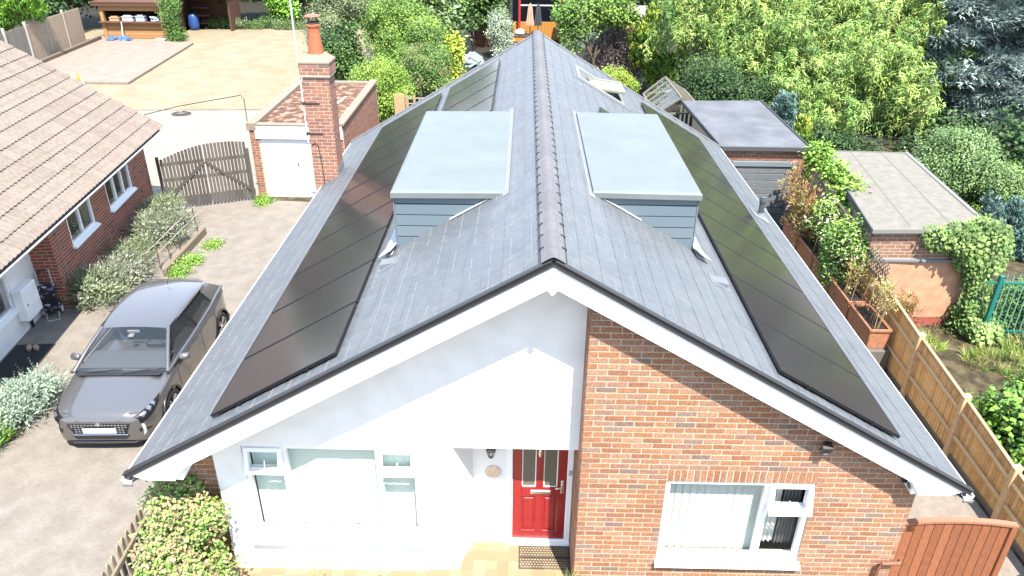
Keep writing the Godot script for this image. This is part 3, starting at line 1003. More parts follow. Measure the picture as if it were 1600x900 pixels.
	bl.span(V(-0.01, -0.012, 0.014), V(0.01, 0.008, 0.018), 0.003)
	var bn := solo("door_bell", "small pale grey bell push on the white door frame", "door bell", bl, mat("bell", Color(0.35, 0.36, 0.37), 0.4))
	bn.position = V(0.457, 1.27, -0.84)
	var sc := thing("security_light", "black security floodlight under the right-hand bargeboard on the brick wall", "floodlight", V(3.19, 2.50, 0.0))
	var sb := MB.new()
	sb.span(V(-0.03, -0.03, 0.0), V(0.05, 0.05, 0.03), 0.006)
	sb.tube([V(0.02, 0.02, 0.02), V(0.03, 0.07, 0.06), V(0.0, 0.06, 0.10)], 0.014, 8)
	part(sc, "bracket", sb, black)
	sb = MB.new()
	sb.box(Transform3D(Basis(V(1, 0, 0), 0.5), V(-0.03, 0.03, 0.11)), V(0.13, 0.085, 0.06), 0.012)
	part(sc, "lamp_head", sb, black)
	sb = MB.new()
	sb.span(V(-0.07, -0.09, 0.05), V(0.02, -0.03, 0.11), 0.02)
	part(sc, "motion_sensor", sb, mat("sensor", Color(0.06, 0.06, 0.06), 0.3))
	var s2 := thing("security_camera", "dark domed camera at the right end of the brick wall under the eave", "camera", V(4.2, 2.03, 0.0))
	sb = MB.new()
	sb.span(V(-0.06, -0.03, 0.0), V(0.06, 0.06, 0.05), 0.01)
	part(s2, "bracket", sb, black)
	sb = MB.new()
	sb.lathe(V(0.02, -0.06, 0.1), [[0.0, 0.0], [0.03, 0.005], [0.048, 0.03], [0.052, 0.06], [0.045, 0.075], [0.0, 0.08]], 14)
	part(s2, "dome", sb, mat("dome", Color(0.09, 0.09, 0.095), 0.1), true)
	# ---- blinds and curtains behind the panes, and the dark room
	blinds()
	var mt := thing("door_mat", "dark honeycomb rubber mat before the red door", "door mat", V(0.15, 0, -0.58))
	var mm := MB.new()
	for i in 16:
		for k in 9:
			var c := V(-0.30 + i * 0.04 + (0.02 if k % 2 else 0.0), 0.012, -0.165 + k * 0.04)
			for e in 6:
				var a1 := TAU * e / 6.0 + PI / 6
				var a2 := TAU * (e + 1) / 6.0 + PI / 6
				mm.bar(c + V(cos(a1), 0, sin(a1)) * 0.0225, c + V(cos(a2), 0, sin(a2)) * 0.0225, 0.006, 0.014)
	stuff(part(mt, "honeycomb", mm, mat("rubber", Color(0.025, 0.023, 0.022), 0.7)))
	mm = MB.new()
	ring(mm, V(0, 0, 0), Vector3.RIGHT, n, -0.34, 0.34, 0.0, 0.02, 0.001, -0.01, 0.01)
	for e in [[-0.34, -0.325, -0.195, 0.195], [0.325, 0.34, -0.195, 0.195], [-0.325, 0.325, -0.195, -0.18], [-0.325, 0.325, 0.18, 0.195]]:
		mm.span(V(e[0], 0.002, e[2]), V(e[1], 0.022, e[3]), 0.004)
	part(mt, "border", mm, mat("rubber", Color(), 0.7))


func V(x: float, y: float, z: float) -> Vector3:
	return Vector3(x, y, z)


func shifted(n: Node3D, o: Vector3) -> Node3D:
	n.position += o
	return n


func top_light(parent: Node, o: Vector3, x0: float, x1: float, y0: float, y1: float, open: float) -> void:
	# a top-hung sash standing open at the bottom, hung at y1
	var s := Node3D.new()
	s.name = "opening_sash"
	parent.add_child(s, true)
	s.position = o + V(0, y1, 0.05)
	s.rotation.x = -open
	var b := MB.new()
	ring(b, V(0, -y1, 0), Vector3.RIGHT, V(0, 0, 1), x0, x1, y0, y1, 0.055, -0.01, 0.035)
	frame_box(b, V(0, -y1, 0), Vector3.RIGHT, V(0, 0, 1), (x0 + x1) / 2 - 0.008, (x0 + x1) / 2 + 0.008, y0 + 0.05, y0 + 0.17, -0.03, -0.012)
	frame_box(b, V(0, -y1, 0), Vector3.RIGHT, V(0, 0, 1), x0 + 0.06, x1 - 0.06, y0 + 0.055, y0 + 0.07, -0.03, -0.012)
	var m := part(s, "sash_frame", b, upvc())
	m.name = "sash_frame"


func blinds() -> void:
	var cloth := mat("blind_cloth", Color(0.50, 0.56, 0.52), 0.8, {"back": Color(0.3, 0.34, 0.31), "double": true, "tex": tex("wash", Color(), Color(), 0.1), "scale": 2.0})
	var vb := thing("vertical_blind", "pale green vertical slat blind behind the right-hand brick wall window", "blind", V(2.1, 1.84, -0.20))
	var rail := MB.new()
	rail.span(V(-0.58, -0.015, -0.02), V(0.55, 0.015, 0.02), 0.003)
	part(vb, "rail", rail, upvc())
	var sl := MB.new()
	var rows := []
	for y in [0.0, -0.3, -0.7, -1.14]:
		var row := []
		for k in 5:
			row.append(V((k - 2) * 0.034, y, 0.006 - 0.0015 * (k - 2) * (k - 2)))
		rows.append(row)
	rows.reverse()
	sl.grid(rows)
	var mesh := sl.mesh(true)
	for i in 13:
		var b := part(vb, "slat", mesh, cloth)
		b.position = V(-0.55 + i * 0.089, -0.02, 0)
		b.rotation.y = 0.14 + rng.randf_range(-0.06, 0.06)
	var cu := thing("curtain", "grey patterned curtain at the narrow pane of the brick wall window", "curtain", V(3.08, 0.75, -0.24))
	part(cu, "drape", drape(0.22, 1.15, 5), mat("curtain_cloth", Color(0.16, 0.17, 0.17), 0.9, {"tex": tex("speck", Color(), Color(), 0.1), "scale": 4.0, "double": true}))
	var nt := solo("net_curtain", "white net curtain hanging in the narrow pane of the brick wall window", "curtain", drape(0.24, 1.15, 4), mat("net", Color(0.55, 0.58, 0.55), 0.9, {"double": true, "back": Color(0.3, 0.3, 0.3)}))
	nt.position = V(2.84, 0.75, -0.26)
	for e in [[-2.47, 1.13, "large frosted white blind across the middle pane of the white wall window", 0], [-3.275, 0.42, "narrow white blind in the left pane of the white wall window", 1], [-1.67, 0.42, "narrow white blind in the right pane of the white wall window", 2]]:
		var rb := MB.new()
		var hh := 1.36
		var w: float = e[1]
		var rr := []
		for y in [0.0, 0.4, 0.8, hh]:
			var row := []
			for k in 13:
				row.append(V((k / 12.0 - 0.5) * w, y + (0.02 * sin(k * 1.7 + e[3]) if y == 0.0 else 0.0), 0.006 * sin(k * 2.1 + y)))
			rr.append(row)
		rb.grid(rr)
		rb.span(V(-w / 2, hh, -0.02), V(w / 2, hh + 0.04, 0.02), 0.004)
		var s := solo("roller_blind", e[2], "blind", rb, mat("blind_white", Color(0.48, 0.60, 0.55), 0.8, {"double": true, "back": Color(0.3, 0.34, 0.32)}), "", true)
		s.position = V(e[0], 0.62, -0.52)


func drape(w: float, hh: float, folds: int) -> MB:
	var b := MB.new()
	var rows := []
	for y in [0.0, hh * 0.5, hh]:
		var row := []
		for k in folds * 6 + 1:
			row.append(V((k / float(folds * 6) - 0.5) * w * (1.0 if y < hh else 0.95), y, 0.018 * sin(k * TAU / 6.0)))
		rows.append(row)
	b.grid(rows)
	return b


func slates(h: Node3D, o: Vector3) -> void:
	var list := []
	var tones := [Color(0.114, 0.121, 0.131), Color(0.119, 0.127, 0.136), Color(0.109, 0.117, 0.128), Color(0.125, 0.131, 0.14), Color(0.115, 0.124, 0.134), Color(0.121, 0.126, 0.134)]
	var ex := 0.249
	var edges := MB.new()
	for sg in [-1.0, 1.0]:
		var d := V(sg * cos(0.528), -sin(0.528), 0)
		var up := V(sg * sin(0.528), cos(0.528), 0)
		for row in 22:
			var s := 5.46 - row * ex                   # distance down the slope of the slate's lower edge
			var z := ZF - 0.03
			var first := row % 2 == 0
			while z > ZB + 0.06:
				var w := 0.146 if first else 0.296
				var c := V(XR, YR, 0) + d * (s - 0.2) + V(0, 0, z - w * 0.5)
				var skip := c.z - w * 0.5 < ZB - 0.02 or s < 0.12
				for e in [[-1.0, -0.55, -1.78, -2.65, -6.2], [1.0, 0.78, 1.96, -2.7, -6.2], [1.0, 0.98, 1.85, -9.65, -10.8]]:
					if e[0] == sg and absf(c.x) > absf(e[1]) and absf(c.x) < absf(e[2]) and c.z < e[3] and c.z > e[4]:
						skip = true
				if not skip:
					var tilt := 0.024
					var bs := Basis(d, up, d.cross(up)).rotated(d.cross(up), -tilt).rotated(d, rng.randf_range(-0.004, 0.004))
					if sg < 0:
						bs = Basis(-d, up, (-d).cross(up)).rotated(V(0, 0, 1), tilt).rotated(d, rng.randf_range(-0.004, 0.004))
					else:
						bs = Basis(d, up, d.cross(up)).rotated(V(0, 0, 1), -tilt).rotated(d, rng.randf_range(-0.004, 0.004))
					if rng.randf() < 0.72:
						edges.box(Transform3D(bs, V(XR, YR, 0) + d * (s + 0.001) + up * 0.006 + V(0, 0, z - w * 0.5)), V(0.006, 0.006, w * rng.randf_range(0.7, 1.0)))
					var len := 0.4 if s > 0.45 else 0.3
					list.append({"t": Transform3D(bs, V(XR, YR, 0) + d * (s - len * 0.5) + up * (0.0 + rng.randf_range(0, 0.0015)) + V(0, 0, z - w * 0.5) + o), "s": Vector3(len, 0.007, w), "k": rng.randi() % 6, "b": 0.0015})
				z -= w + 0.004
				first = false
	stuff(shifted(part(h, "slate_edges", edges, mat("slate_edge", Color(0.175, 0.185, 0.20), 0.7)), o))
	pieces(h, list, "slate", "slating", tones, "slate_", mat("slate", Color(1, 1, 1), 0.62, {"rtex": tex("sheen", Color(0.62, 0.62, 0.62), Color(1, 1, 1), 0.018, 6, 27), "vc": true, "tex": tex("slateface", Color(0.82, 0.84, 0.86), Color(1.0, 1.0, 1.0), 0.016, 6, 14), "scale": 0.9, "bump": tex("slatebump", Color(0, 0, 0), Color(1, 1, 1), 0.02, 5, 15), "bump_cm": 0.2, "spec": 0.5}), 300, Transform3D(Basis(), -o))


func dormer(h: Node3D, o: Vector3, sg: float) -> void:
	var x_in := -0.45 if sg < 0 else 0.69
	var x_out := -1.90 if sg < 0 else 2.08
	var xw := -1.86 if sg < 0 else 2.04          # outer wall
	var z0 := -2.50 if sg < 0 else -2.57
	var z1 := -6.24
	var dn := Node3D.new()
	dn.name = "dormer"
	h.add_child(dn, true)
	dn.position = V(sg * 1.2, 4.2, -4.5) + o
	var q := -V(sg * 1.2, 4.2, -4.5)
	var clad := [Color(0.10, 0.135, 0.16), Color(0.108, 0.142, 0.168), Color(0.095, 0.13, 0.155)]
	# flat roof with a rounded kerb
	var r := MB.new()
	var yi := 4.50
	var yo := 4.485
	var rows := []
	for e in [[0.03, 0.0], [0.0, -0.012], [-0.012, -0.03], [-0.012, -0.10]]:
		var row := []
		for c in [[x_out, z0 + 0.06, yo], [x_in, z0 + 0.06, yi], [x_in, z1 - 0.06, yi], [x_out, z1 - 0.06, yo]]:
			var xx: float = c[0] + (e[0] * sg * -1.0 if c[0] == x_out else 0.0)
			var zz: float = c[1] + (-e[0] if c[1] > z1 else e[0])
			row.append(V(xx, c[2] + e[1], zz) + q)
		rows.append(row)
	for i in 3:
		for k in 4:
			r.quad(rows[i + 1][k], rows[i + 1][(k + 1) % 4], rows[i][(k + 1) % 4], rows[i][k])
	r.quad(rows[0][0], rows[0][1], rows[0][2], rows[0][3])
	r.quad(rows[3][0], rows[3][3], rows[3][2], rows[3][1])
	var grp := mat("dormer_roof", Color(0.125, 0.147, 0.15), 0.6, {"tex": tex("wash", Color(), Color(), 0.1), "scale": 0.3, "bump": tex("slatebump", Color(), Color(), 0.1), "bump_cm": 0.15})
	part(dn, "flat_roof", r, grp)
	# walls behind the boards
	var w := MB.new()
	var tri := func(z: float, ex: float) -> void:
		w.prism([V(xw, roof_y(xw) - 0.05, z) + q, V(x_in + sg * 0.1, roof_y(x_in + sg * 0.1) - 0.1, z) + q, V(x_in + sg * 0.1, 4.42, z) + q, V(xw, 4.40, z) + q], V(0, 0, ex))
	tri.call(z0, -0.05)
	tri.call(z1, 0.05)
	w.span(V(xw, roof_y(xw) - 0.05, z0 - 0.05) + q, V(xw - sg * 0.05, 4.40, z1 + 0.05) + q)
	part(dn, "wall", w, mat("membrane", Color(0.03, 0.035, 0.04), 0.8))
	# boards of the two cheeks and the outer face
	var y := 3.52
	var k := 0
	while y < 4.36:
		for zz in [[z0, 1.0], [z1, -1.0]]:
			var ye := minf(y + 0.140, 4.39)
			var xa := maxf(0.0, (YR - 0.01 - y) / SL)          # where the slope crosses the board's edges
			var xb := maxf(0.0, (YR - 0.01 - ye) / SL)
			var lim := absf(xw - XR) + 0.012
			var b := MB.new()
			var pts := []
			if xa < lim:
				pts = [V(XR + sg * lim, y, zz[0]) + q, V(XR + sg * xa, y, zz[0]) + q, V(XR + sg * xb, ye, zz[0]) + q, V(XR + sg * lim, ye, zz[0]) + q]
			elif xb < lim:
				pts = [V(XR + sg * lim, roof_y(XR + lim), zz[0]) + q, V(XR + sg * xb, ye, zz[0]) + q, V(XR + sg * lim, ye, zz[0]) + q]
			else:
				continue
			b.prism(pts, V(0, 0, zz[1] * 0.012))
			var lip := absf(xa if xa < lim else lim)
			b.prism([V(XR + sg * lim, y + 0.0, zz[0] + zz[1] * 0.012) + q, V(XR + sg * minf(xa, lim), y, zz[0] + zz[1] * 0.012) + q, V(XR + sg * minf(xa, lim), y, zz[0] + zz[1] * 0.022) + q, V(XR + sg * lim, y, zz[0] + zz[1] * 0.022) + q], V(0, 0.09, 0)) if lip < lim - 0.01 and false else null
			part(dn, "cladding_board", b, mat("clad_%d" % (k % 3), clad[k % 3], 0.6, {"bump": tex("grain", Color(), Color(), 0.1), "bump_cm": 0.2, "scale": Vector3(0.6, 8, 0.6)}))
			k += 1
		y += 0.155
	# corner post, outer window
	var cp := MB.new()
	for zz in [z0 + 0.012, z1 - 0.012]:
		cp.span(V(xw + sg * 0.014, roof_y(xw) - 0.02, zz - 0.025) + q, V(xw + sg * 0.03, 4.39, zz + 0.012) + q)
	part(dn, "corner_trim", cp, mat("clad_0", Color(), 0.6))
	var wf := MB.new()
	var wo := V(xw + sg * 0.03, 0, -4.5) + q
	var wu := V(0, 0, -sg)
	wf.tint = Color.WHITE
	ring(wf, wo, wu, V(sg, 0, 0), -1.2, 1.2, 3.72, 4.27, 0.06, -0.03, 0.02)
	frame_box(wf, wo, wu, V(sg, 0, 0), -0.03, 0.03, 3.78, 4.21, -0.03, 0.02)
	part(dn, "window_frame", wf, upvc())
	var wp := MB.new()
	frame_box(wp, wo, wu, V(sg, 0, 0), -1.15, 1.15, 3.77, 4.22, -0.03, -0.01, 0.0)
	part(dn, "window_pane", wp, mat("dark_glass", Color(0.02, 0.025, 0.03), 0.05))
	# lead flashing along the foot of the front cheek, white soffit strip and side flashings
	var lead := mat("lead", Color(0.21, 0.22, 0.235), 0.55, {"tex": tex("wash2", Color(), Color(), 0.1), "scale": 2.0})
	var fl := MB.new()
	var a := V(XR + sg * 0.72, roof_y(XR + 0.72) + 0.024, z0 + 0.03) + q
	var e := V(XR + sg * 1.25, roof_y(XR + 1.25) + 0.024, z0 + 0.03) + q
	var n := 5
	for i in n:
		var p0 := a.lerp(e, i / float(n))
		var p1 := a.lerp(e, (i + 1.05) / n)
		fl.bar(p0, p1, 0.06 + 0.01 * (i % 2), 0.006, V(sg * 0.5, 0.86, 0), 0.002)
	part(dn, "flashing", fl, mat("white_lead", Color(0.36, 0.38, 0.40), 0.5))
	fl = MB.new()
	fl.bar(V(xw + sg * 0.12, roof_y(xw + sg * 0.12) + 0.03, z0 + 0.22) + q, V(xw + sg * 0.12, roof_y(xw + sg * 0.12) + 0.03, z1) + q, 0.16, 0.008, V(sg * 0.5, 0.86, 0), 0.002)
	fl.box(Transform3D(Basis(V(0, 1, 0), 0.2 * sg) * Basis(V(0, 0, 1), -sg * 0.6), V(xw + sg * 0.12, roof_y(xw) + 0.02, z0 + 0.12) + q), V(0.2, 0.01, 0.3), 0.002)
	part(dn, "apron_flashing", fl, mat("white_lead", Color(0.36, 0.38, 0.40), 0.5))
	fl = MB.new()
	fl.bar(V(x_in + 0.02 * -sg, roof_y(x_in) + 0.025, z0 + 0.2) + q, V(x_in - 0.02 * sg, roof_y(x_in) + 0.025, z1 - 0.2) + q, 0.09, 0.006, V(sg * 0.5, 0.86, 0), 0.002)
	part(dn, "top_flashing", fl, lead)


func skylight(h: Node3D, o: Vector3) -> void:
	var s := Node3D.new()
	s.name = "skylight"
	h.add_child(s, true)
	var c := V(1.42, roof_y(1.42), -10.25)
	s.position = c + o
	s.basis = Basis(V(cos(0.528), -sin(0.528), 0), V(sin(0.528), cos(0.528), 0), V(0, 0, 1))
	var grey := mat("skylight_frame", Color(0.20, 0.205, 0.205), 0.45)
	var b := MB.new()
	for e in [[-0.60, -0.53, -0.56, 0.56], [0.53, 0.60, -0.56, 0.56], [-0.53, 0.53, -0.56, -0.49], [-0.53, 0.53, 0.49, 0.56]]:
		b.span(V(e[0], -0.06, e[2]), V(e[1], 0.055, e[3]), 0.008)
	part(s, "outer_frame", b, grey)
	b = MB.new()
	b.span(V(-0.68, 0.0, -0.66), V(-0.6, 0.02, 0.66), 0.002)
	b.span(V(0.6, 0.0, -0.66), V(0.8, 0.02, 0.66), 0.002)
	b.span(V(-0.6, 0.0, 0.56), V(0.6, 0.02, 0.66), 0.002)
	b.span(V(-0.6, 0.0, -0.66), V(0.6, 0.02, -0.56), 0.002)
	part(s, "flashing", b, mat("dark_flash", Color(0.10, 0.105, 0.11), 0.5))
	b = MB.new()
	for e in [[-0.53, -0.50, -0.49, 0.49], [0.50, 0.53, -0.49, 0.49]]:
		b.span(V(e[0], -0.25, e[2]), V(e[1], -0.06, e[3]))
	for e in [[-0.50, 0.50, -0.49, -0.46], [-0.50, 0.50, 0.46, 0.49]]:
		b.span(V(e[0], -0.25, e[2]), V(e[1], -0.06, e[3]))
	part(s, "timber_lining", b, mat("pine", Color(0.36, 0.19, 0.09), 0.6, {"tex": tex("grain", Color(), Color(), 0.1), "scale": 1.0}))
	b = MB.new()
	b.span(V(-0.52, -0.3, -0.48), V(0.52, -0.26, 0.48))
	part(s, "room_below", b, mat("skyroom", Color(0.3, 0.28, 0.25), 0.9))
	var sash := Node3D.new()
	sash.name = "pivot_sash"
	s.add_child(sash, true)
	sash.position = V(0, 0.04, 0)
	sash.rotation.z = 0.40
	b = MB.new()
	for e in [[-0.53, -0.46, -0.485, 0.485], [0.46, 0.53, -0.485, 0.485], [-0.46, 0.46, -0.485, -0.42], [-0.46, 0.46, 0.42, 0.485]]:
		b.span(V(e[0], -0.025, e[2]), V(e[1], 0.03, e[3]), 0.006)
	b.span(V(-0.46, 0.0, -0.42), V(0.46, 0.012, 0.42))
	part(sash, "sash", b, mat("skyglass", Color(0.16, 0.165, 0.125), 0.2))


func chimney(h: Node3D, o: Vector3) -> void:
	var c := V(-4.53, 1.9, -9.36)
	var n := Node3D.new()
	n.name = "chimney"
	h.add_child(n, true)
	n.position = c + o
	var hw := 0.275
	var hz := 0.25
	var core := MB.new()
	core.span(V(-hw + 0.005, -0.4, -hz + 0.005), V(hw - 0.005, 2.68, hz - 0.005))
	core.span(V(-hw - 0.035, 2.50, -hz - 0.035), V(hw + 0.035, 2.77, hz + 0.035))
	part(n, "core", core, mortar())
	var list := []
	for f in 4:
		var a := f * PI / 2
		var nn := V(sin(a), 0, cos(a))
		var u := V(cos(a), 0, -sin(a))
		var half := hw if f % 2 == 0 else hz
		var dist := hz if f % 2 == 0 else hw
		var all := func(_a: float, _b: float) -> Array: return [[0.0, half * 2.0]]
		var bw := brick_wall(nn * dist - u * half + V(0, -0.08, 0), u, nn, 35, half * 2.0, all, -0.07 + 0.1125 * (f % 2), 0.0)
		list.append_array(bw)
		var all2 := func(_a: float, _b: float) -> Array: return [[0.0, half * 2.0 + 0.08]]
		list.append_array(brick_wall(nn * (dist + 0.04) - u * (half + 0.04) + V(0, 2.545, 0), u, nn, 3, half * 2.0 + 0.08, all2, -0.05, 0.0))
	var tones := [Color(0.30, 0.135, 0.10), Color(0.34, 0.16, 0.11), Color(0.26, 0.12, 0.10), Color(0.36, 0.175, 0.12), Color(0.31, 0.155, 0.12), Color(0.28, 0.135, 0.105), Color(0.33, 0.16, 0.115), Color(0.35, 0.18, 0.13), Color(0.15, 0.115, 0.105), Color(0.19, 0.14, 0.12)]
	pieces(n, list, "brick", "brickwork", tones, "chimbrick_", brick_mat(), 240, Transform3D(Basis(), c))
	var cap := MB.new()
	cap.prism([V(-hw - 0.05, 2.77, -hz - 0.05), V(hw + 0.05, 2.77, -hz - 0.05), V(hw + 0.05, 2.77, hz + 0.05), V(-hw - 0.05, 2.77, hz + 0.05)], V(0, 0.03, 0))
	for k in 4:
		var p := [V(-hw - 0.05, 2.80, hz + 0.05), V(hw + 0.05, 2.80, hz + 0.05), V(hw + 0.05, 2.80, -hz - 0.05), V(-hw - 0.05, 2.80, -hz - 0.05)]
		var t := [V(-0.16, 2.93, 0.16), V(0.16, 2.93, 0.16), V(0.16, 2.93, -0.16), V(-0.16, 2.93, -0.16)]
		cap.quad(p[k], p[(k + 1) % 4], t[(k + 1) % 4], t[k])
		if k == 0:
			cap.quad(t[0], t[1], t[2], t[3])
	part(n, "flaunching", cap, mat("flaunch", Color(0.34, 0.29, 0.23), 0.95, {"tex": tex("fine", Color(), Color(), 0.1), "scale": 2.0}))
	var pot := MB.new()
	pot.lathe(V(0, 2.9, 0), [[0.155, 0.0], [0.15, 0.1], [0.12, 0.42], [0.118, 0.55], [0.135, 0.56], [0.14, 0.60], [0.125, 0.61], [0.10, 0.61], [0.10, 0.5], [0.0, 0.5]], 20)
	var pn := part(n, "chimney_pot", pot, mat("terracotta", Color(0.42, 0.125, 0.055), 0.75, {"tex": tex("wash2", Color(), Color(), 0.1), "scale": 1.5, "bump": tex("fine", Color(), Color(), 0.1), "bump_cm": 0.15}), true)
	pot = MB.new()
	for k in 4:
		var a := TAU * k / 4 + 0.4
		pot.tube([V(cos(a) * 0.1, 3.47, sin(a) * 0.1), V(cos(a) * 0.1, 3.66, sin(a) * 0.1)], 0.008, 5)
	pot.lathe(V(0, 3.46, 0), [[0.122, 0.05], [0.126, 0.07], [0.122, 0.09]], 16)
	part(pn, "cowl_cage", pot, mat("cage", Color(0.06, 0.05, 0.05), 0.5, {"metal": 0.6}))
	pot = MB.new()
	pot.lathe(V(0, 3.65, 0), [[0.0, 0.0], [0.16, 0.0], [0.165, 0.012], [0.10, 0.04], [0.0, 0.05]], 20)
	part(pn, "cowl_cap", pot, mat("cowl", Color(0.33, 0.09, 0.06), 0.5))
	# stepped lead at the foot, cable down the front, and a strap
	var ld := MB.new()
	for k in 5:
		ld.span(V(-hw - 0.02 + k * 0.12, 0.05 + 0.075 * k - 0.15, hz), V(-hw + 0.12 + k * 0.12, 0.17 + 0.075 * k - 0.15, hz + 0.006))
	ld.span(V(hw, 0.1, -hz - 0.02), V(hw + 0.006, 0.55, hz + 0.02))
	ld.span(V(-hw - 0.05, -0.02, hz), V(hw + 0.05, 0.03, hz + 0.14))
	part(n, "lead_flashing", ld, mat("lead", Color(), 0.5))
	var cb := MB.new()
	cb.tube([V(-0.24, 1.05, hz + 0.01), V(-0.16, 1.12, hz + 0.03), V(-0.1, 1.05, hz + 0.02), V(-0.06, 0.6, hz + 0.015), V(-0.05, 0.1, hz + 0.015), V(-0.12, -0.02, hz + 0.02)], 0.008, 5)
	part(n, "cable", cb, mat("black_plastic", Color(), 0.4))
	# aerial mast strapped to the chimney
	var ma := thing("aerial_mast", "tall pale metal aerial mast strapped to the brick chimney", "aerial mast", c + V(-hw - 0.06, 1.2, hz - 0.02))
	var mb := MB.new()
	mb.tube([V(0.02, -0.1, 0), V(-0.02, 4.2, 0)], 0.019, 8)
	part(ma, "mast", mb, mat("galv", Color(0.55, 0.56, 0.57), 0.4, {"metal": 0.3}))
	mb = MB.new()
	for y in [0.1, 0.75]:
		mb.span(V(0.0, y - 0.03, -0.02), V(0.075, y + 0.03, 0.035), 0.004)
		mb.span(V(0.06, y - 0.02, 0.021), V(0.36, y + 0.015, 0.033), 0.002)
	part(ma, "bracket", mb, mat("cage", Color(), 0.5))


# ================================================================ the neighbour's house on the left
func build_neighbour() -> void:
	var h := thing("neighbour_house", "red brick house with a pale lichened pantile roof beside the drive", "house", V(-9.66, 0, -6.98), 0.106)
	var W := h.transform
	var fine := tex("fine", Color(), Color(), 0.09)
	var m := MB.new()
	var holes := [[-2.06, -0.84, 1.08, 1.80], [-4.42, -2.92, 1.05, 2.02]]
	m.span(V(-0.25, -0.2, -0.005), V(-0.005, 1.05, -5.6))
	m.span(V(-0.25, 1.05, -0.005), V(-0.005, 2.5, -0.84))
	m.span(V(-0.25, 1.05, -2.06), V(-0.005, 2.5, -2.92))
	m.span(V(-0.25, 1.05, -4.42), V(-0.005, 2.5, -5.6))
	m.span(V(-0.25, 1.80, -0.84), V(-0.005, 2.5, -2.06))
	m.span(V(-0.25, 2.02, -2.92), V(-0.005, 2.5, -4.42))
	m.span(V(-0.25, 1.05, -0.84), V(-0.005, 1.08, -2.06))
	m.span(V(-0.47, -0.2, -0.2), V(-0.25, 2.5, -0.005))
	m.span(V(-8.5, -0.2, -5.4), V(-0.25, 2.5, -5.588))
	part(h, "wall", m, mortar())
	var list := []
	var side := func(y0: float, y1: float) -> Array:
		var runs := [[0.0, 5.6]]
		for e in holes:
			if y1 > e[2] + 0.01 and y0 < e[3] - 0.01:
				var nr := []
				for r in runs:
					nr.append([r[0], minf(r[1], 5.6 + e[0])])
					nr.append([maxf(r[0], 5.6 + e[1]), r[1]])
				runs = nr
		return runs
	list.append_array(brick_wall(V(0, 0, -5.6), V(0, 0, 1), V(1, 0, 0), 30, 5.6, side, -0.06, 0.0))
	# the long side is laid from back to front, so its openings run the other way
	var front := func(_a: float, _b: float) -> Array: return [[0.0, 0.46]]
	list.append_array(brick_wall(V(-0.47, 0, 0), V(1, 0, 0), V(0, 0, 1), 30, 0.46, front, 0.02, 0.0))
	var tones := [Color(0.295, 0.079, 0.056), Color(0.341, 0.096, 0.067), Color(0.256, 0.070, 0.052), Color(0.372, 0.108, 0.070), Color(0.310, 0.088, 0.070), Color(0.287, 0.084, 0.052), Color(0.326, 0.105, 0.079), Color(0.357, 0.096, 0.061), Color(0.155, 0.061, 0.052), Color(0.186, 0.079, 0.061)]
	pieces(h, list, "brick", "brickwork", tones, "nbrick_", brick_mat(), 300, W)
	# white entrance wall, set back
	var w := MB.new()
	w.span(V(-0.67, -0.2, 0.0), V(-0.47, 2.5, 0.95))
	w.span(V(-0.67, -0.2, 0.95), V(-0.47, 0.58, 2.3))
	w.span(V(-0.67, 1.75, 0.95), V(-0.47, 2.5, 2.3))
	w.span(V(-0.67, -0.2, 2.3), V(-0.47, 2.5, 6.0))
	part(h, "rendered_wall", w, mat("render", Color(), 0.8))
	for e in [[-2.06, -0.84, 1.08, 1.80, 0.0, 2], [-4.42, -2.92, 1.05, 2.02, 0.0, 3], [0.95, 2.3, 0.60, 1.75, -0.47, 2]]:
		var wn := Node3D.new()
		wn.name = "window"
		h.add_child(wn, true)
		var o := V(e[4] - 0.05, 0, (e[0] + e[1]) / 2)
		wn.position = o
		var half: float = (e[1] - e[0]) / 2
		var fr := MB.new()
		var U := V(0, 0, -1)
		var N := V(1, 0, 0)
		ring(fr, Vector3.ZERO, U, N, -half, half, e[2], e[3], 0.05, -0.03, 0.04)
		var cells: int = e[5]
		for k in range(1, cells):
			var x := -half + 2 * half * k / cells
			frame_box(fr, Vector3.ZERO, U, N, x - 0.03, x + 0.03, e[2] + 0.05, e[3] - 0.05, -0.03, 0.04)
		part(wn, "frame", fr, upvc())
		for k in cells:
			pane(wn, Vector3.ZERO, U, N, -half + 2 * half * k / cells + 0.03, -half + 2 * half * (k + 1) / cells - 0.03, e[2] + 0.05, e[3] - 0.05, 0.0)
		fr = MB.new()
		fr.prism([V(-0.03, e[2] - 0.06, half + 0.05), V(0.13, e[2] - 0.06, half + 0.05), V(0.13, e[2] - 0.03, half + 0.05), V(0.03, e[2] + 0.02, half + 0.05), V(-0.03, e[2] + 0.02, half + 0.05)], V(0, 0, -2 * half - 0.1))
		part(wn, "sill", fr, upvc())
	# the rooms behind the windows
	var rm := MB.new()
	rm.span(V(-2.6, 0.3, -5.3), V(-2.55, 2.4, 0.0))
	rm.span(V(-2.6, 0.2, -5.3), V(-0.26, 0.3, -0.2))
	rm.span(V(-2.6, 2.3, -5.3), V(-0.26, 2.36, -0.2))
	rm.span(V(-2.6, 0.3, 0.0), V(-0.68, 2.4, 0.05))
	rm.span(V(-2.6, 0.3, 5.5), V(-0.68, 2.4, 5.55))
	rm.span(V(-2.6, 0.3, 0.0), V(-2.5, 2.4, 5.5))
	part(h, "room_lining", rm, mat("room", Color(0.30, 0.30, 0.29), 0.9))
	# roof
	var rs := 0.637
	var an := atan(rs)
	var dk := MB.new()
	dk.prism([V(0.46, 2.19, 6.2), V(-4.3, 2.19 + rs * 4.76, 6.2), V(-9.06, 2.19, 6.2), V(-9.06, 2.11, 6.2), V(-4.3, 2.11 + rs * 4.76, 6.2), V(0.46, 2.11, 6.2)], V(0, 0, -11.95))
	part(h, "roof_deck", dk, mat("deck", Color(), 0.8))
	var gb := MB.new()
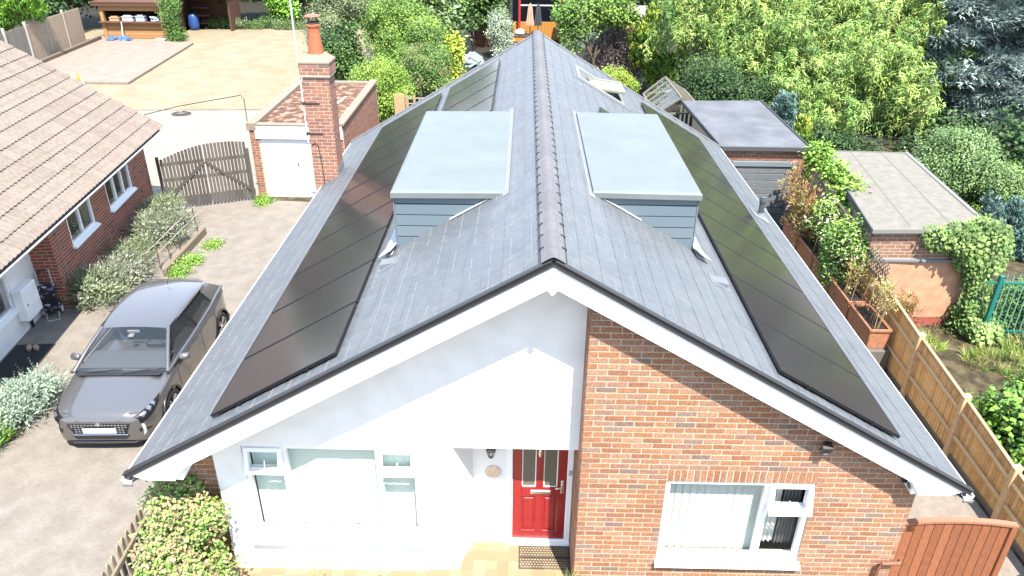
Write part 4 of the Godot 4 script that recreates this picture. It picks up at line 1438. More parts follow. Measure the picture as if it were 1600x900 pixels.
	gb.prism([V(-8.5, 2.4, -5.4), V(-0.1, 2.4, -5.4), V(-4.3, 2.05 + rs * 4.76, -5.4)], V(0, 0, -0.18))
	part(h, "gable_end", gb, mortar())
	var tl := MB.new()
	var rows := []
	for e in [[-0.20, 0.0], [0.20, 0.0]]:
		var row := []
		for k in 13:
			var t := k / 12.0
			row.append(V(-0.15 + 0.3 * t, 0.02 * cos(t * TAU * 2.0) + e[1], e[0]))
		row.reverse()
		rows.append(row)
	tl.grid(rows)
	for k in 12:
		var a: Vector3 = rows[1][k]
		var b: Vector3 = rows[1][k + 1]
		tl.quad(b, a, a - V(0, 0.009, 0), b - V(0, 0.009, 0))
	var tm := tl.mesh()
	var tile_mat := mat("pantile", Color(1, 1, 1), 0.92, {"vc": true, "tex": tex("lichen", Color(0.40, 0.35, 0.31), Color(1, 0.99, 0.98), 0.03, 6, 71, 512, 0.35), "scale": Vector3(0.5, 0.9, 1.6), "bump": fine, "bump_cm": 0.5})
	var tt := [Color(0.203, 0.176, 0.158), Color(0.217, 0.189, 0.17), Color(0.193, 0.168, 0.15), Color(0.208, 0.181, 0.162)]
	var spots := []
	var g := 0.344
	for c in 16:
		var s := 0.2 + c * g
		for i in 40:
			var p := V(0.52 - cos(an) * s, 2.215 + sin(an) * s, 6.1 - 0.15 - i * 0.3)
			if p.z < -5.8:
				continue
			var x := V(0, 0, -1)
			var z := V(cos(an), -sin(an), 0)
			var bs := Basis(x, z.cross(x), z).rotated(x, -0.075).rotated(z, rng.randf_range(-0.01, 0.01))
			spots.append([Transform3D(bs, p + V(0, rng.randf_range(-0.002, 0.003), 0)), rng.randi() % 4, (W * p).distance_to(EYE) + (6.0 if p.z > 1.5 else 0.0)])
	spots.sort_custom(func(a, b): return a[2] < b[2])
	var rest := MB.new()
	for i in spots.size():
		var sp: Array = spots[i]
		if i < 300:
			var key := "pantile_%d" % sp[1]
			if not mats.has(key):
				var mm: StandardMaterial3D = tile_mat.duplicate()
				mm.vertex_color_use_as_albedo = false
				mm.albedo_color = (tt[sp[1]] as Color).linear_to_srgb()
				mats[key] = mm
			part(h, "roof_tile", tm, mats[key]).transform = sp[0]
		else:
			rest.tint = tt[sp[1]]
			var vs: PackedVector3Array = tl.v
			for k in range(0, vs.size(), 3):
				rest.tri(sp[0] * vs[k], sp[0] * vs[k + 2], sp[0] * vs[k + 1])
	stuff(part(h, "roof_tiling", rest, tile_mat))
	var vg := MB.new()
	vg.bar(V(0.5, 2.2, -5.76), V(-4.3, 2.2 + rs * 4.8, -5.76), 0.05, 0.05, V(0, 1, 0))
	part(h, "verge_mortar", vg, mat("pale_mortar", Color(0.24, 0.205, 0.18), 0.95, {"tex": fine, "scale": 2.0}))
	var fa := MB.new()
	fa.span(V(0.40, 2.03, 6.1), V(0.425, 2.17, -5.8))
	fa.span(V(0.0, 2.02, 6.1), V(0.40, 2.03, -5.8))
	part(h, "fascia", fa, mat("white_board", Color(), 0.4))
	var gt := MB.new()
	var r0 := []
	var r1 := []
	for k in 9:
		var a := PI + PI * k / 8.0
		r0.append(V(0.49 + cos(a) * 0.055, 2.15 + sin(a) * 0.055, 6.1))
		r1.append(V(0.49 + cos(a) * 0.055, 2.15 + sin(a) * 0.055, -5.82))
	gt.grid([r0, r1])
	gt.span(V(0.535, 2.145, 6.1), V(0.55, 2.16, -5.82))
	part(h, "gutter", gt, mat("white_board", Color(), 0.4))
	var cb := MB.new()
	cb.tube([V(0.012, 2.1, -0.3), V(0.012, 0.2, -0.28)], 0.007, 5)
	part(h, "wall_cable", cb, mat("cable", Color(0.35, 0.30, 0.25), 0.6))
	# ---- things along its wall
	var mb := thing("meter_box", "white meter cabinet on the shaded white wall of the left house", "meter box", W * V(-0.465, 0.30, 0.72), 0.106)
	var b := MB.new()
	b.span(V(0, 0, -0.28), V(0.2, 0.66, 0.28), 0.012)
	part(mb, "cabinet", b, upvc())
	b = MB.new()
	b.span(V(0.2, 0.03, -0.25), V(0.208, 0.63, 0.25), 0.004)
	part(mb, "door", b, mat("white_board", Color(), 0.4))
	b = MB.new()
	b.span(V(0.208, 0.30, 0.19), V(0.214, 0.35, 0.215), 0.002)
	part(mb, "lock", b, mat("black_plastic", Color(), 0.4))
	b = MB.new()
	b.span(V(0.02, -0.3, -0.05), V(0.06, 0.0, 0.0))
	part(mb, "cable_duct", b, mat("black_plastic", Color(), 0.4))
	var tr := thing("shopping_trolley", "black and white floral shopping trolley by the red brick corner", "shopping trolley", W * V(-0.22, 0, 0.24), 0.5)
	b = MB.new()
	b.box(Transform3D(Basis(V(1, 0, 0), 0.12), V(0, 0.38, 0)), V(0.30, 0.52, 0.22), 0.05)
	b.box(Transform3D(Basis(V(1, 0, 0), 0.2), V(0, 0.65, 0.02)), V(0.31, 0.08, 0.25), 0.03)
	part(tr, "bag", b, mat("floral", Color(1, 1, 1), 0.8, {"tex": floral(), "scale": 2.2}))
	b = MB.new()
	b.tube([V(-0.12, 0.1, -0.1), V(-0.12, 0.95, -0.18), V(0.12, 0.95, -0.18), V(0.12, 0.1, -0.1)], 0.012, 6)
	b.tube([V(-0.11, 0.12, 0.1), V(-0.11, 0.01, 0.24), V(0.11, 0.01, 0.24), V(0.11, 0.12, 0.1)], 0.008, 6)
	part(tr, "frame", b, mat("galv", Color(), 0.4))
	b = MB.new()
	b.tube([V(-0.08, 0.95, -0.18), V(0.08, 0.95, -0.18)], 0.018, 8)
	part(tr, "handle", b, mat("black_plastic", Color(), 0.4))
	for sx in [-0.17, 0.17]:
		b = MB.new()
		b.tube([V(sx - 0.02, 0.075, -0.1), V(sx + 0.02, 0.075, -0.1)], 0.075, 14)
		part(tr, "wheel", b, mat("trolley_wheel", Color(0.4, 0.4, 0.4), 0.6))
	var dm := MB.new()
	dm.span(V(-0.36, 0.004, -0.55), V(0.36, 0.02, 0.55), 0.006)
	var dmn := solo("entrance_mat", "black mat with a pair of slippers by the left house", "door mat", dm, mat("black_mat", Color(0.016, 0.016, 0.018), 0.95, {"bump": fine, "bump_cm": 1.5, "scale": 6.0}))
	dmn.transform = W * Transform3D(Basis(), V(-0.06, 0.004, 1.95))
	for k in 2:
		var sl := thing("slipper", ["beige slipper on the black mat, nearer the house wall", "beige slipper on the black mat, farther from the house wall"][k], "slipper", W * V(-0.12 + k * 0.13, 0.022, 1.55), 0.5 + k * 0.25, "slippers on the mat")
		b = MB.new()
		var ring0 := []
		var ring1 := []
		for q in 14:
			var a := TAU * q / 14
			var wz := 0.13 * sin(a)
			var wx := (0.048 - 0.012 * sin(a)) * cos(a)
			ring0.append(V(wx, 0, wz))
			ring1.append(V(wx * 0.96, 0.025, wz * 0.98))
		b.prism(ring0, V(0, 0.025, 0))
		part(sl, "sole", b, mat("slip_sole", Color(0.22, 0.17, 0.12), 0.8))
		b = MB.new()
		var rr := []
		for i in 4:
			var row := []
			for q in 7:
				var a := PI * q / 6
				var zz := 0.0 + 0.11 * i / 3.0
				var ww := 0.05 * sqrt(maxf(0.05, 1.0 - pow(zz / 0.125, 2)))
				row.append(V(cos(a) * ww, 0.025 + sin(a) * (0.05 - 0.03 * i / 3.0), zz - 0.0))
			rr.append(row)
		b.grid(rr)
		part(sl, "upper", b, mat("slip_up", Color(0.28, 0.21, 0.14), 0.9), true)


func floral() -> ImageTexture:
	var im := Image.create(128, 128, false, Image.FORMAT_RGB8)
	im.fill(Color(0.03, 0.03, 0.06))
	var r := RandomNumberGenerator.new()
	r.seed = 3
	for f in 26:
		var c := Vector2(r.randf() * 128, r.randf() * 128)
		var s := r.randf_range(6, 13)
		var col := Color(0.9, 0.9, 0.93) if f % 3 else Color(0.45, 0.47, 0.58)
		for y in range(-16, 17):
			for x in range(-16, 17):
				var d := Vector2(x, y)
				if d.length() < s * (0.65 + 0.35 * cos(d.angle() * 5.0 + f)):
					im.set_pixel(posmod(int(c.x) + x, 128), posmod(int(c.y) + y, 128), col if d.length() > s * 0.2 else Color(0.1, 0.1, 0.15))
	return ImageTexture.create_from_image(im)


# ================================================================ garages and greenhouse
func build_garages() -> void:
	var fine := tex("fine", Color(), Color(), 0.09)
	var tones := [Color(0.30, 0.13, 0.085), Color(0.33, 0.15, 0.10), Color(0.27, 0.115, 0.08), Color(0.35, 0.17, 0.12), Color(0.31, 0.14, 0.09), Color(0.29, 0.125, 0.08), Color(0.32, 0.155, 0.11), Color(0.34, 0.15, 0.09), Color(0.16, 0.10, 0.085), Color(0.2, 0.13, 0.10)]
	# left garage, with a mossy felt roof
	var g := thing("brick_garage", "small brick garage with white door and rust-coloured mossy flat roof", "garage", V(-6.43, 0, -16.1))
	var o := -g.position
	var x0 := -7.72
	var x1 := -5.14
	var zf := -13.5
	var zb := -18.7
	var m := MB.new()
	m.span(V(x0 + 0.005, -0.1, zf - 0.005), V(x0 + 0.24, 1.95, zb))
	m.span(V(x1 - 0.24, -0.1, zf - 0.005), V(x1 - 0.005, 1.95, zb))
	m.span(V(x0 + 0.24, -0.1, zb + 0.2), V(x1 - 0.24, 1.95, zb))
	shifted(part(g, "wall", m, mortar()), o)
	var list := []
	var col := func(_a: float, _b: float) -> Array: return [[0.0, 0.22]]
	list.append_array(brick_wall(V(x0, 0, zf), V(1, 0, 0), V(0, 0, 1), 26, 0.22, col, 0.0, 0.0))
	list.append_array(brick_wall(V(x1 - 0.24, 0, zf), V(1, 0, 0), V(0, 0, 1), 26, 0.24, col, 0.0, 0.0))
	var sd := func(_a: float, _b: float) -> Array: return [[0.01, 5.1]]
	list.append_array(brick_wall(V(x1, 0, zf), V(0, 0, -1), V(1, 0, 0), 28, 5.1, sd, 0.0, 0.0))
	for d in list:
		d.t = Transform3D(d.t.basis, d.t.origin + o)
	pieces(g, list, "brick", "brickwork", tones, "gbrick_", brick_mat(), 200, Transform3D(Basis(), -o))
	var cp := MB.new()
	cp.span(V(x0 - 0.05, 1.95, zf + 0.04), V(x0 + 0.22, 2.16, zb - 0.05), 0.01)
	cp.span(V(x1 - 0.20, 2.1, zf + 0.04), V(x1 + 0.04, 2.17, zb - 0.05), 0.01)
	cp.span(V(x0 + 0.22, 1.98, zb - 0.05), V(x1 - 0.2, 2.12, zb + 0.18), 0.01)
	cp.span(V(x0 + 0.22, 2.09, zf + 0.05), V(x1 - 0.2, 2.13, zf - 0.16), 0.008)
	shifted(part(g, "coping", cp, mat("coping", Color(0.22, 0.18, 0.145), 0.95, {"tex": tex("conc", Color(), Color(), 0.1), "scale": 0.9})), o)
	var rf := MB.new()
	rf.span(V(x0 + 0.2, 1.92, zf - 0.1), V(x1 - 0.18, 2.05, zb + 0.15))
	shifted(part(g, "felt_roof", rf, mat("mossy_felt", Color(0.22, 0.175, 0.135), 0.95, {"tex": moss(), "scale": 0.28, "bump": fine, "bump_cm": 2.0})), o)
	var wf := MB.new()
	wf.span(V(x0 + 0.16, 1.72, zf + 0.005), V(x1 - 0.02, 2.085, zf + 0.035), 0.005)
	wf.span(V(x1 - 0.30, 0, zf + 0.002), V(x1 - 0.22, 1.72, zf + 0.03))
	shifted(part(g, "white_fascia", wf, mat("white_board", Color(), 0.4)), o)
	wf = MB.new()
	wf.span(V(x0 + 0.22, 0, zf - 0.06), V(x1 - 0.30, 1.72, zf - 0.09))
	for k in 14:
		wf.span(V(x0 + 0.26 + k * 0.142, 0.03, zf - 0.055), V(x0 + 0.385 + k * 0.142, 1.69, zf - 0.052), 0.002)
	var door := part(g, "garage_door", wf, mat("garage_white", Color(0.78, 0.79, 0.80), 0.4))
	shifted(door, o)
	wf = MB.new()
	wf.span(V(-6.5, 0.9, zf - 0.055), V(-6.47, 1.03, zf - 0.02), 0.006)
	part(door, "handle", wf, mat("black_plastic", Color(), 0.4))
	wf = MB.new()
	wf.tube([V(-5.9, 2.06, -15.6), V(-5.75, 2.065, -16.8)], 0.025, 6)
	shifted(part(g, "timber_batten", wf, mat("pale_wood", Color(0.5, 0.46, 0.4), 0.9)), o)

	# grey-roofed garage right of the house, at the end of the side path
	g = thing("dark_roofed_garage", "garage with dark grey flat roof and grey boarded door behind the house", "garage", V(6.2, -0.5, -15.2))
	o = -g.position
	m = MB.new()
	m.span(V(5.15, -0.6, -13.05), V(5.42, 1.76, -17.2))
	m.span(V(7.10, -0.6, -13.05), V(7.33, 1.76, -17.2))
	m.span(V(5.42, 1.44, -13.05), V(7.10, 1.76, -13.25))
	m.span(V(5.42, -0.6, -17.0), V(7.10, 1.7, -17.2))
	shifted(part(g, "wall", m, mortar()), o)
	list = []
	var band := func(y0: float, _b: float) -> Array: return [[0.0, 2.22]] if y0 > 1.93 else [[0.0, 0.29], [1.97, 2.22]]
	list.append_array(brick_wall(V(5.12, -0.5, -13.044), V(1, 0, 0), V(0, 0, 1), 30, 2.24, band, 0.0, 0.0))
	for d in list:
		d.t = Transform3D(d.t.basis, d.t.origin + o)
	pieces(g, list, "brick", "brickwork", tones, "gbrick_", brick_mat(), 120, Transform3D(Basis(), -o))
	rf = MB.new()
	rf.prism([V(5.05, 1.76, -12.95), V(7.40, 1.76, -12.95), V(7.25, 1.90, -17.45), V(4.75, 1.90, -17.3)], V(0, 0.06, 0))
	shifted(part(g, "felt_roof", rf, mat("grey_felt", Color(0.115, 0.122, 0.135), 0.8, {"tex": tex("felt", Color(0.78, 0.78, 0.8), Color(1, 1, 1), 0.006, 5, 91), "scale": 0.3, "bump": fine, "bump_cm": 0.6})), o)
	rf = MB.new()
	for e in [[V(5.05, 1.80, -12.93), V(7.40, 1.80, -12.93)], [V(4.74, 1.94, -17.3), V(5.04, 1.80, -12.95)], [V(7.41, 1.80, -12.95), V(7.26, 1.94, -17.45)]]:
		rf.bar(e[0], e[1], 0.04, 0.12, Vector3.UP, 0.006)
	shifted(part(g, "roof_edge", rf, mat("dark_edge", Color(0.05, 0.052, 0.06), 0.7)), o)
	rf = MB.new()
	rf.bar(V(5.7, 1.86, -15.5), V(6.6, 1.87, -15.9), 0.06, 0.008)
	rf.bar(V(5.5, 1.865, -16.0), V(6.0, 1.87, -16.1), 0.05, 0.008)
	shifted(part(g, "felt_patch", rf, mat("dark_edge", Color(), 0.7)), o)
	rf = MB.new()
	rf.span(V(5.40, 1.30, -13.03), V(7.12, 1.44, -12.96), 0.006)
	rf.span(V(5.40, -0.5, -13.045), V(5.50, 1.30, -12.98), 0.006)
	rf.span(V(7.02, -0.5, -13.045), V(7.12, 1.30, -12.98), 0.006)
	shifted(part(g, "door_frame", rf, mat("grey_paint", Color(0.13, 0.155, 0.175), 0.6)), o)
	for k in 9:
		rf = MB.new()
		rf.span(V(5.50, -0.48 + k * 0.197, -13.03), V(7.02, -0.295 + k * 0.197, -13.0 - 0.002 * (k % 2)), 0.008)
		shifted(part(g, "door_board", rf, mat("grey_board_%d" % (k % 2), [Color(0.135, 0.155, 0.17), Color(0.125, 0.145, 0.16)][k % 2], 0.7, {"tex": tex("wash2", Color(), Color(), 0.1), "scale": Vector3(0.6, 4, 0.6)})), o)
	var lh := thing("black_lantern", "black box lantern standing out beside the grey garage door", "wall lamp", V(5.02, 1.22, -12.7))
	var b := MB.new()
	b.span(V(-0.11, 0.0, -0.11), V(0.11, 0.02, 0.11))
	for sx in [-0.1, 0.1]:
		for sz in [-0.1, 0.1]:
			b.span(V(sx - 0.012, 0.02, sz - 0.012), V(sx + 0.012, 0.3, sz + 0.012))
	b.lathe(V(0, 0.3, 0), [[0.17, 0.0], [0.17, 0.02], [0.05, 0.13], [0.0, 0.14]], 4)
	b.tube([V(0, 0.1, -0.1), V(0.1, 0.05, -0.3)], 0.015, 6)
	part(lh, "lantern_case", b, mat("black_plastic", Color(), 0.4))
	b = MB.new()
	b.lathe(V(0, 0.02, 0), [[0.0, 0.0], [0.05, 0.0], [0.05, 0.2], [0.0, 0.22]], 8)
	part(lh, "lantern_inner", b, mat("grey_plastic", Color(0.12, 0.12, 0.125), 0.4))

	# orange-walled garage over the fence
	g = thing("orange_garage", "garage with pale grey felt roof and an orange painted wall over the fence", "garage", V(8.4, -0.5, -10.2))
	o = -g.position
	var A := V(6.98, 0, -7.72)
	var B := V(9.36, 0, -7.78)
	var C := V(9.74, 0, -12.55)
	var D := V(7.66, 0, -12.6)
	var ux := (B - A).normalized()
	var nz := V(-ux.z, 0, ux.x)
	m = MB.new()
	m.prism([A + V(0.02, 1.12, 0), B + V(-0.02, 1.12, 0), B + V(-0.02, 1.75, 0), A + V(0.02, 1.75, 0)], V(0, 0, -0.2))
	m.prism([B + V(-0.02, -0.6, -0.2), C + V(-0.02, -0.6, 0), C + V(-0.02, 1.75, 0), B + V(-0.02, 1.75, -0.2)], V(-0.2, 0, 0))
	m.prism([A + V(0.02, -0.6, -0.2), D + V(0.02, -0.6, 0), D + V(0.02, 1.75, 0), A + V(0.02, 1.75, -0.2)], V(0.2, 0, 0))
	m.prism([C + V(0, -0.6, 0), D + V(0, -0.6, 0), D + V(0, 1.75, 0), C + V(0, 1.75, 0)], V(0, 0, 0.2))
	shifted(part(g, "wall", m, mortar()), o)
	list = []
	var bw := func(_a: float, _b: float) -> Array: return [[0.0, 2.38]]
	list.append_array(brick_wall(A + V(0, 1.14, 0.005), ux, V(0, 0, 1), 8, 2.38, bw, 0.0, 0.0))
	for d in list:
		d.t = Transform3D(d.t.basis, d.t.origin + o)
	pieces(g, list, "brick", "brickwork", [Color(0.28, 0.15, 0.105), Color(0.30, 0.17, 0.125), Color(0.25, 0.135, 0.10), Color(0.32, 0.19, 0.14), Color(0.27, 0.16, 0.12), Color(0.29, 0.17, 0.13), Color(0.26, 0.13, 0.09), Color(0.31, 0.18, 0.13), Color(0.20, 0.14, 0.11), Color(0.22, 0.15, 0.12)], "obrick_", brick_mat(), 120, Transform3D(Basis(), -o))
	m = MB.new()
	m.prism([A + V(0.02, -0.6, 0.02), B + V(-0.16, -0.6, 0.02), B + V(-0.16, 1.05, 0.02), A + V(0.02, 1.05, 0.02)], V(0, 0, -0.2))
	shifted(part(g, "painted_wall", m, mat("orange_paint", Color(0.47, 0.265, 0.16), 0.9, {"tex": tex("wash2", Color(), Color(), 0.1), "scale": 0.5, "bump": fine, "bump_cm": 0.4})), o)
	m = MB.new()
	m.prism([A + V(0.02, -0.6, 0.024), B + V(-0.16, -0.6, 0.024), B + V(-0.16, -0.26, 0.024), A + V(0.02, -0.33, 0.024)], V(0, 0, -0.01))
	shifted(part(g, "red_plinth", m, mat("plinth_red", Color(0.30, 0.085, 0.06), 0.9, {"tex": tex("wash2", Color(), Color(), 0.1), "scale": 0.9})), o)
	m = MB.new()
	m.span(V(7.0, 1.055, -7.9), V(9.2, 1.12, -7.68), 0.008)
	shifted(part(g, "ledge", m, mat("ledge", Color(0.14, 0.145, 0.15), 0.8)), o)
	m = MB.new()
	m.prism([V(6.90, 1.75, -7.60), V(9.46, 1.75, -7.70), V(9.82, 1.80, -12.62), V(7.60, 1.80, -12.72)], V(0, 0.06, 0))
	shifted(part(g, "felt_roof", m, mat("pale_felt", Color(0.165, 0.158, 0.14), 0.9, {"tex": tex("conc", Color(), Color(), 0.1), "scale": 0.35, "bump": fine, "bump_cm": 0.8})), o)
	m = MB.new()
	for t in [0.33, 0.68]:
		var p := V(6.90, 1.812, -7.60).lerp(V(9.46, 1.812, -7.70), t)
		var q := V(7.60, 1.862, -12.72).lerp(V(9.82, 1.862, -12.62), t)
		m.bar(p.lerp(q, 0.04), q, 0.022, 0.006)
	m.bar(V(7.62, 1.862, -12.66), V(9.8, 1.862, -12.57), 0.05, 0.02)
	shifted(part(g, "felt_seam", m, mat("seam", Color(0.11, 0.108, 0.10), 0.9)), o)
	m = MB.new()
	m.bar(V(9.40, 1.81, -7.72), V(9.76, 1.86, -12.6), 0.10, 0.05, Vector3.UP, 0.01)
	m.bar(V(6.90, 1.79, -7.59), V(9.46, 1.79, -7.69), 0.03, 0.10, Vector3.UP, 0.006)
	shifted(part(g, "roof_kerb", m, mat("felt_kerb", Color(0.15, 0.15, 0.145), 0.9)), o)
	m = MB.new()
	m.bar(V(6.89, 1.78, -7.6), V(7.59, 1.83, -12.7), 0.03, 0.14, Vector3.UP, 0.006)
	shifted(part(g, "black_fascia", m, mat("dark_edge", Color(), 0.8)), o)
	m = MB.new()
	m.span(V(9.20, -0.5, -7.75), V(9.28, 0.2, -7.68), 0.01)
	shifted(part(g, "downpipe", m, mat("white_board", Color(), 0.8)), o)

	# greenhouse
	g = thing("greenhouse", "small old greenhouse with pale timber bars among the dark shrubs", "greenhouse", V(4.75, 0, -18.9))
	var P := [V(-0.8, 0, 1.6), V(0.85, 0, 1.2), V(0.75, 0, -1.9), V(-0.8, 0, -1.1)]
	var fr := MB.new()
	var et := 1.5
	for k in 4:
		fr.bar(P[k], P[k] + V(0, et, 0), 0.06, 0.06, V(1, 0, 0))
		fr.bar(P[k] + V(0, et, 0), P[(k + 1) % 4] + V(0, et, 0), 0.06, 0.06)
	var r1: Vector3 = (P[0] + P[1]) * 0.5 + V(0, 2.0, 0)
	var r2: Vector3 = (P[2] + P[3]) * 0.5 + V(0, 2.0, 0)
	fr.bar(r1, r2, 0.06, 0.06)
	for k in 6:
		var t := k / 5.0
		var a: Vector3 = P[0].lerp(P[3], t) + V(0, et, 0)
		var c: Vector3 = P[1].lerp(P[2], t) + V(0, et, 0)
		var e: Vector3 = r1.lerp(r2, t)
		fr.bar(a, e, 0.045, 0.05)
		fr.bar(e, c, 0.045, 0.05)
		fr.bar(a - V(0, et, 0), a, 0.04, 0.04, V(1, 0, 0))
		fr.bar(c - V(0, et, 0), c, 0.04, 0.04, V(1, 0, 0))
	part(g, "timber_frame", fr, mat("old_wood", Color(0.12, 0.115, 0.09), 0.9))
	for e in [[P[0], P[3], r1, r2], [P[1], P[2], r1, r2]]:
		for k in 5:
			var gl := MB.new()
			var a: Vector3 = e[0].lerp(e[1], k / 5.0) + V(0, et, 0)
			var a2: Vector3 = e[0].lerp(e[1], (k + 1) / 5.0) + V(0, et, 0)
			gl.quad(a, a2, e[2].lerp(e[3], (k + 1) / 5.0), e[2].lerp(e[3], k / 5.0))
			part(g, "pane", gl, mat("glass", Color(), 0.0))


func moss() -> ImageTexture:
	var f := FastNoiseLite.new()
	f.seed = 33
	f.frequency = 0.02
	f.fractal_octaves = 6
	var n := f.get_seamless_image(512, 512)
	f.seed = 34
	f.frequency = 0.06
	var n2 := f.get_seamless_image(512, 512)
	var im := Image.create(512, 512, false, Image.FORMAT_RGB8)
	for y in 512:
		for x in 512:
			var t := n.get_pixel(x, y).r
			var d := n2.get_pixel(x, y).r
			var c := Color(0.66, 0.50, 0.42).lerp(Color(0.86, 0.66, 0.54), d)
			if t > 0.56:
				c = c.lerp(Color(1.0, 0.98, 0.97), clampf((t - 0.56) * 14.0, 0, 1) * clampf(d * 2.0, 0, 1))
			elif t < 0.40:
				c = c.lerp(Color(0.50, 0.42, 0.38), clampf((0.40 - t) * 9.0, 0, 1))
			im.set_pixel(x, y, c)
	return ImageTexture.create_from_image(im)


# ================================================================ fences and gates
func wood(key: String, c: Color) -> StandardMaterial3D:
	return mat(key, c, 0.85, {"tex": tex("grain2", Color(0.78, 0.75, 0.72), Color(1, 1, 1), 0.03, 5, 65), "scale": Vector3(3, 0.5, 3), "bump": tex("grain2", Color(), Color(), 0.1), "bump_cm": 0.3})


func build_boundaries() -> void:
	var orange := [wood("fence_a", Color(0.80, 0.47, 0.185)), wood("fence_b", Color(0.72, 0.40, 0.15)), wood("fence_c", Color(0.86, 0.53, 0.23))]
	var postm := wood("fence_post", Color(0.72, 0.48, 0.25))
	# right-hand fence: one thing per bay, with its slats, rails and post
	var zs := [-11.6, -9.95, -8.34, -6.74, -5.08, -3.42, -1.90, -0.35, 1.2]
	var tops := [1.15, 1.1, 1.05, 1.02, 0.84, 0.70, 0.55, 0.42, 0.30]
	var names := ["farthest", "second farthest", "third farthest, by the last trough", "first bay of the open run by the orange wall", "bay beside the orange garage's dry bed", "bay beside the leafy bush", "bay nearest the brown gate", "bay at the lower right corner"]
	for k in 8:
		var z0: float = zs[k]
		var z1: float = zs[k + 1]
		var t0: float = tops[k]
		var t1: float = tops[k + 1]
		var f := thing("fence_panel", "orange closeboard fence %s" % (["panel behind the planters, " + names[k], names[k]][0 if k < 3 else 1]), "fence", V(7.0, -0.5, (z0 + z1) / 2), 0.0, "closeboard fence bays right of the house")
		var mid := (z0 + z1) / 2
		var p := MB.new()
		p.span(V(-0.06, -0.15, z0 - mid - 0.055), V(0.05, t0 + 0.5 + 0.03, z0 - mid + 0.055), 0.012)
		p.prism([V(-0.06, t0 + 0.53, z0 - mid - 0.055), V(0.05, t0 + 0.56, z0 - mid - 0.055), V(0.05, t0 + 0.53, z0 - mid - 0.055)], V(0, 0, 0.11))
		part(f, "post", p, postm)
		for e in [0.30, 0.72]:
			p = MB.new()
			p.bar(V(-0.02, (t0 + 0.42) * e + 0.12, z0 - mid + 0.055), V(-0.02, (t1 + 0.42) * e + 0.12, z1 - mid - 0.055), 0.05, 0.055, Vector3.UP, 0.01)
			part(f, "rail", p, postm)
		p = MB.new()
		p.bar(V(0.02, t0 + 0.46, z0 - mid + 0.055), V(0.02, t1 + 0.46, z1 - mid - 0.055), 0.065, 0.03, Vector3.UP, 0.006)
		part(f, "capping", p, wood("fence_cap", Color(0.30, 0.22, 0.15)))
		p = MB.new()
		p.span(V(0.0, -0.15, z0 - mid + 0.055), V(0.04, 0.10, z1 - mid - 0.055), 0.006)
		part(f, "gravel_board", p, wood("fence_grav", Color(0.22, 0.17, 0.12)))
		var n := 18
		for i in n:
			var q := MB.new()
			var z := z0 + 0.06 + (z1 - z0 - 0.12) * (i + 0.5) / n
			var h := lerpf(t0, t1, (i + 0.5) / n) + 0.44
			q.box(Transform3D(Basis(V(0, 1, 0), 0.12), V(0.03, (h + 0.10) / 2, z - mid)), V(0.018, h - 0.10, 0.068), 0.003)
			part(f, "slat", q, orange[rng.randi() % 3])
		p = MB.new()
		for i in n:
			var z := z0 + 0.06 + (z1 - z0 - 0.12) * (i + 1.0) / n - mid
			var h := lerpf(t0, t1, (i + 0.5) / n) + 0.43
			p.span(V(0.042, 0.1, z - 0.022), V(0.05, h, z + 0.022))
		stuff(part(f, "slat_gap_shade", p, wood("fence_gap_shade", Color(0.20, 0.10, 0.04))))  # added dark strips: shadow lines between the boards, painted in as brown
	# lattice on top of the planter bays
	for k in 3:
		var z0: float = zs[k]
		var z1: float = zs[k + 1]
		var y0: float = tops[k] - 0.05
		var y1: float = [1.78, 1.62, 1.42, 1.18][k]
		var y2: float = [1.78, 1.62, 1.42, 1.18][k + 1]
		var f := thing("lattice_panel", ["grey diamond lattice over the fence, by the grey garage door", "grey diamond lattice over the fence, half hidden by climbers", "grey diamond lattice over the fence, next to the orange wall"][k], "trellis", V(7.0, y0, (z0 + z1) / 2), 0.0, "lattice along the planters")
		var mid := (z0 + z1) / 2
		var L := z1 - z0
		var b := MB.new()
		var lm := wood("lattice", Color(0.20, 0.165, 0.14))
		b.bar(V(0, y1 - y0, -L / 2), V(0, y2 - y0, L / 2), 0.035, 0.035)
		b.bar(V(0, 0.02, -L / 2), V(0, 0.02, L / 2), 0.035, 0.035)
		b.bar(V(0, 0, L / 2 - 0.02), V(0, y2 - y0, L / 2 - 0.02), 0.035, 0.035, V(1, 0, 0))
		part(f, "frame", b, lm)
		b = MB.new()
		var n := int(L / 0.11)
		for i in range(-9, n + 9):
			for s in [-1.0, 1.0]:
				var zc := -L / 2 + i * 0.11
				var hh := y1 - y0
				var a := V(0.008 * s, 0.0, zc)
				var e := V(0.008 * s, hh, zc + s * hh)
				# clip to the bay
				var ta := 0.0
				var tb := 1.0
				for lim in [[-L / 2, 1.0], [L / 2, -1.0]]:
					var da: float = (a.z - lim[0]) * lim[1]
					var db: float = (e.z - lim[0]) * lim[1]
					if da < 0 and db < 0:
						tb = -1.0
					elif da < 0:
						ta = maxf(ta, da / (da - db))
					elif db < 0:
						tb = minf(tb, da / (da - db))
				if tb - ta > 0.06:
					b.bar(a.lerp(e, ta), a.lerp(e, tb), 0.007, 0.022, V(0, 0.7, -0.7 * s))
		stuff(part(f, "lath", b, lm))
	# brown side gate
	var g := thing("side_gate", "brown boarded side gate with arched top right of the brick wall", "gate", V(5.15, -0.5, -0.3))
	var tones := [wood("gate_a", Color(0.25, 0.088, 0.035)), wood("gate_b", Color(0.285, 0.105, 0.045)), wood("gate_c", Color(0.225, 0.078, 0.032))]
	var top := func(x: float) -> float: return 1.55 + 0.05 * (1.0 - pow((x - 0.06) / 0.64, 2))
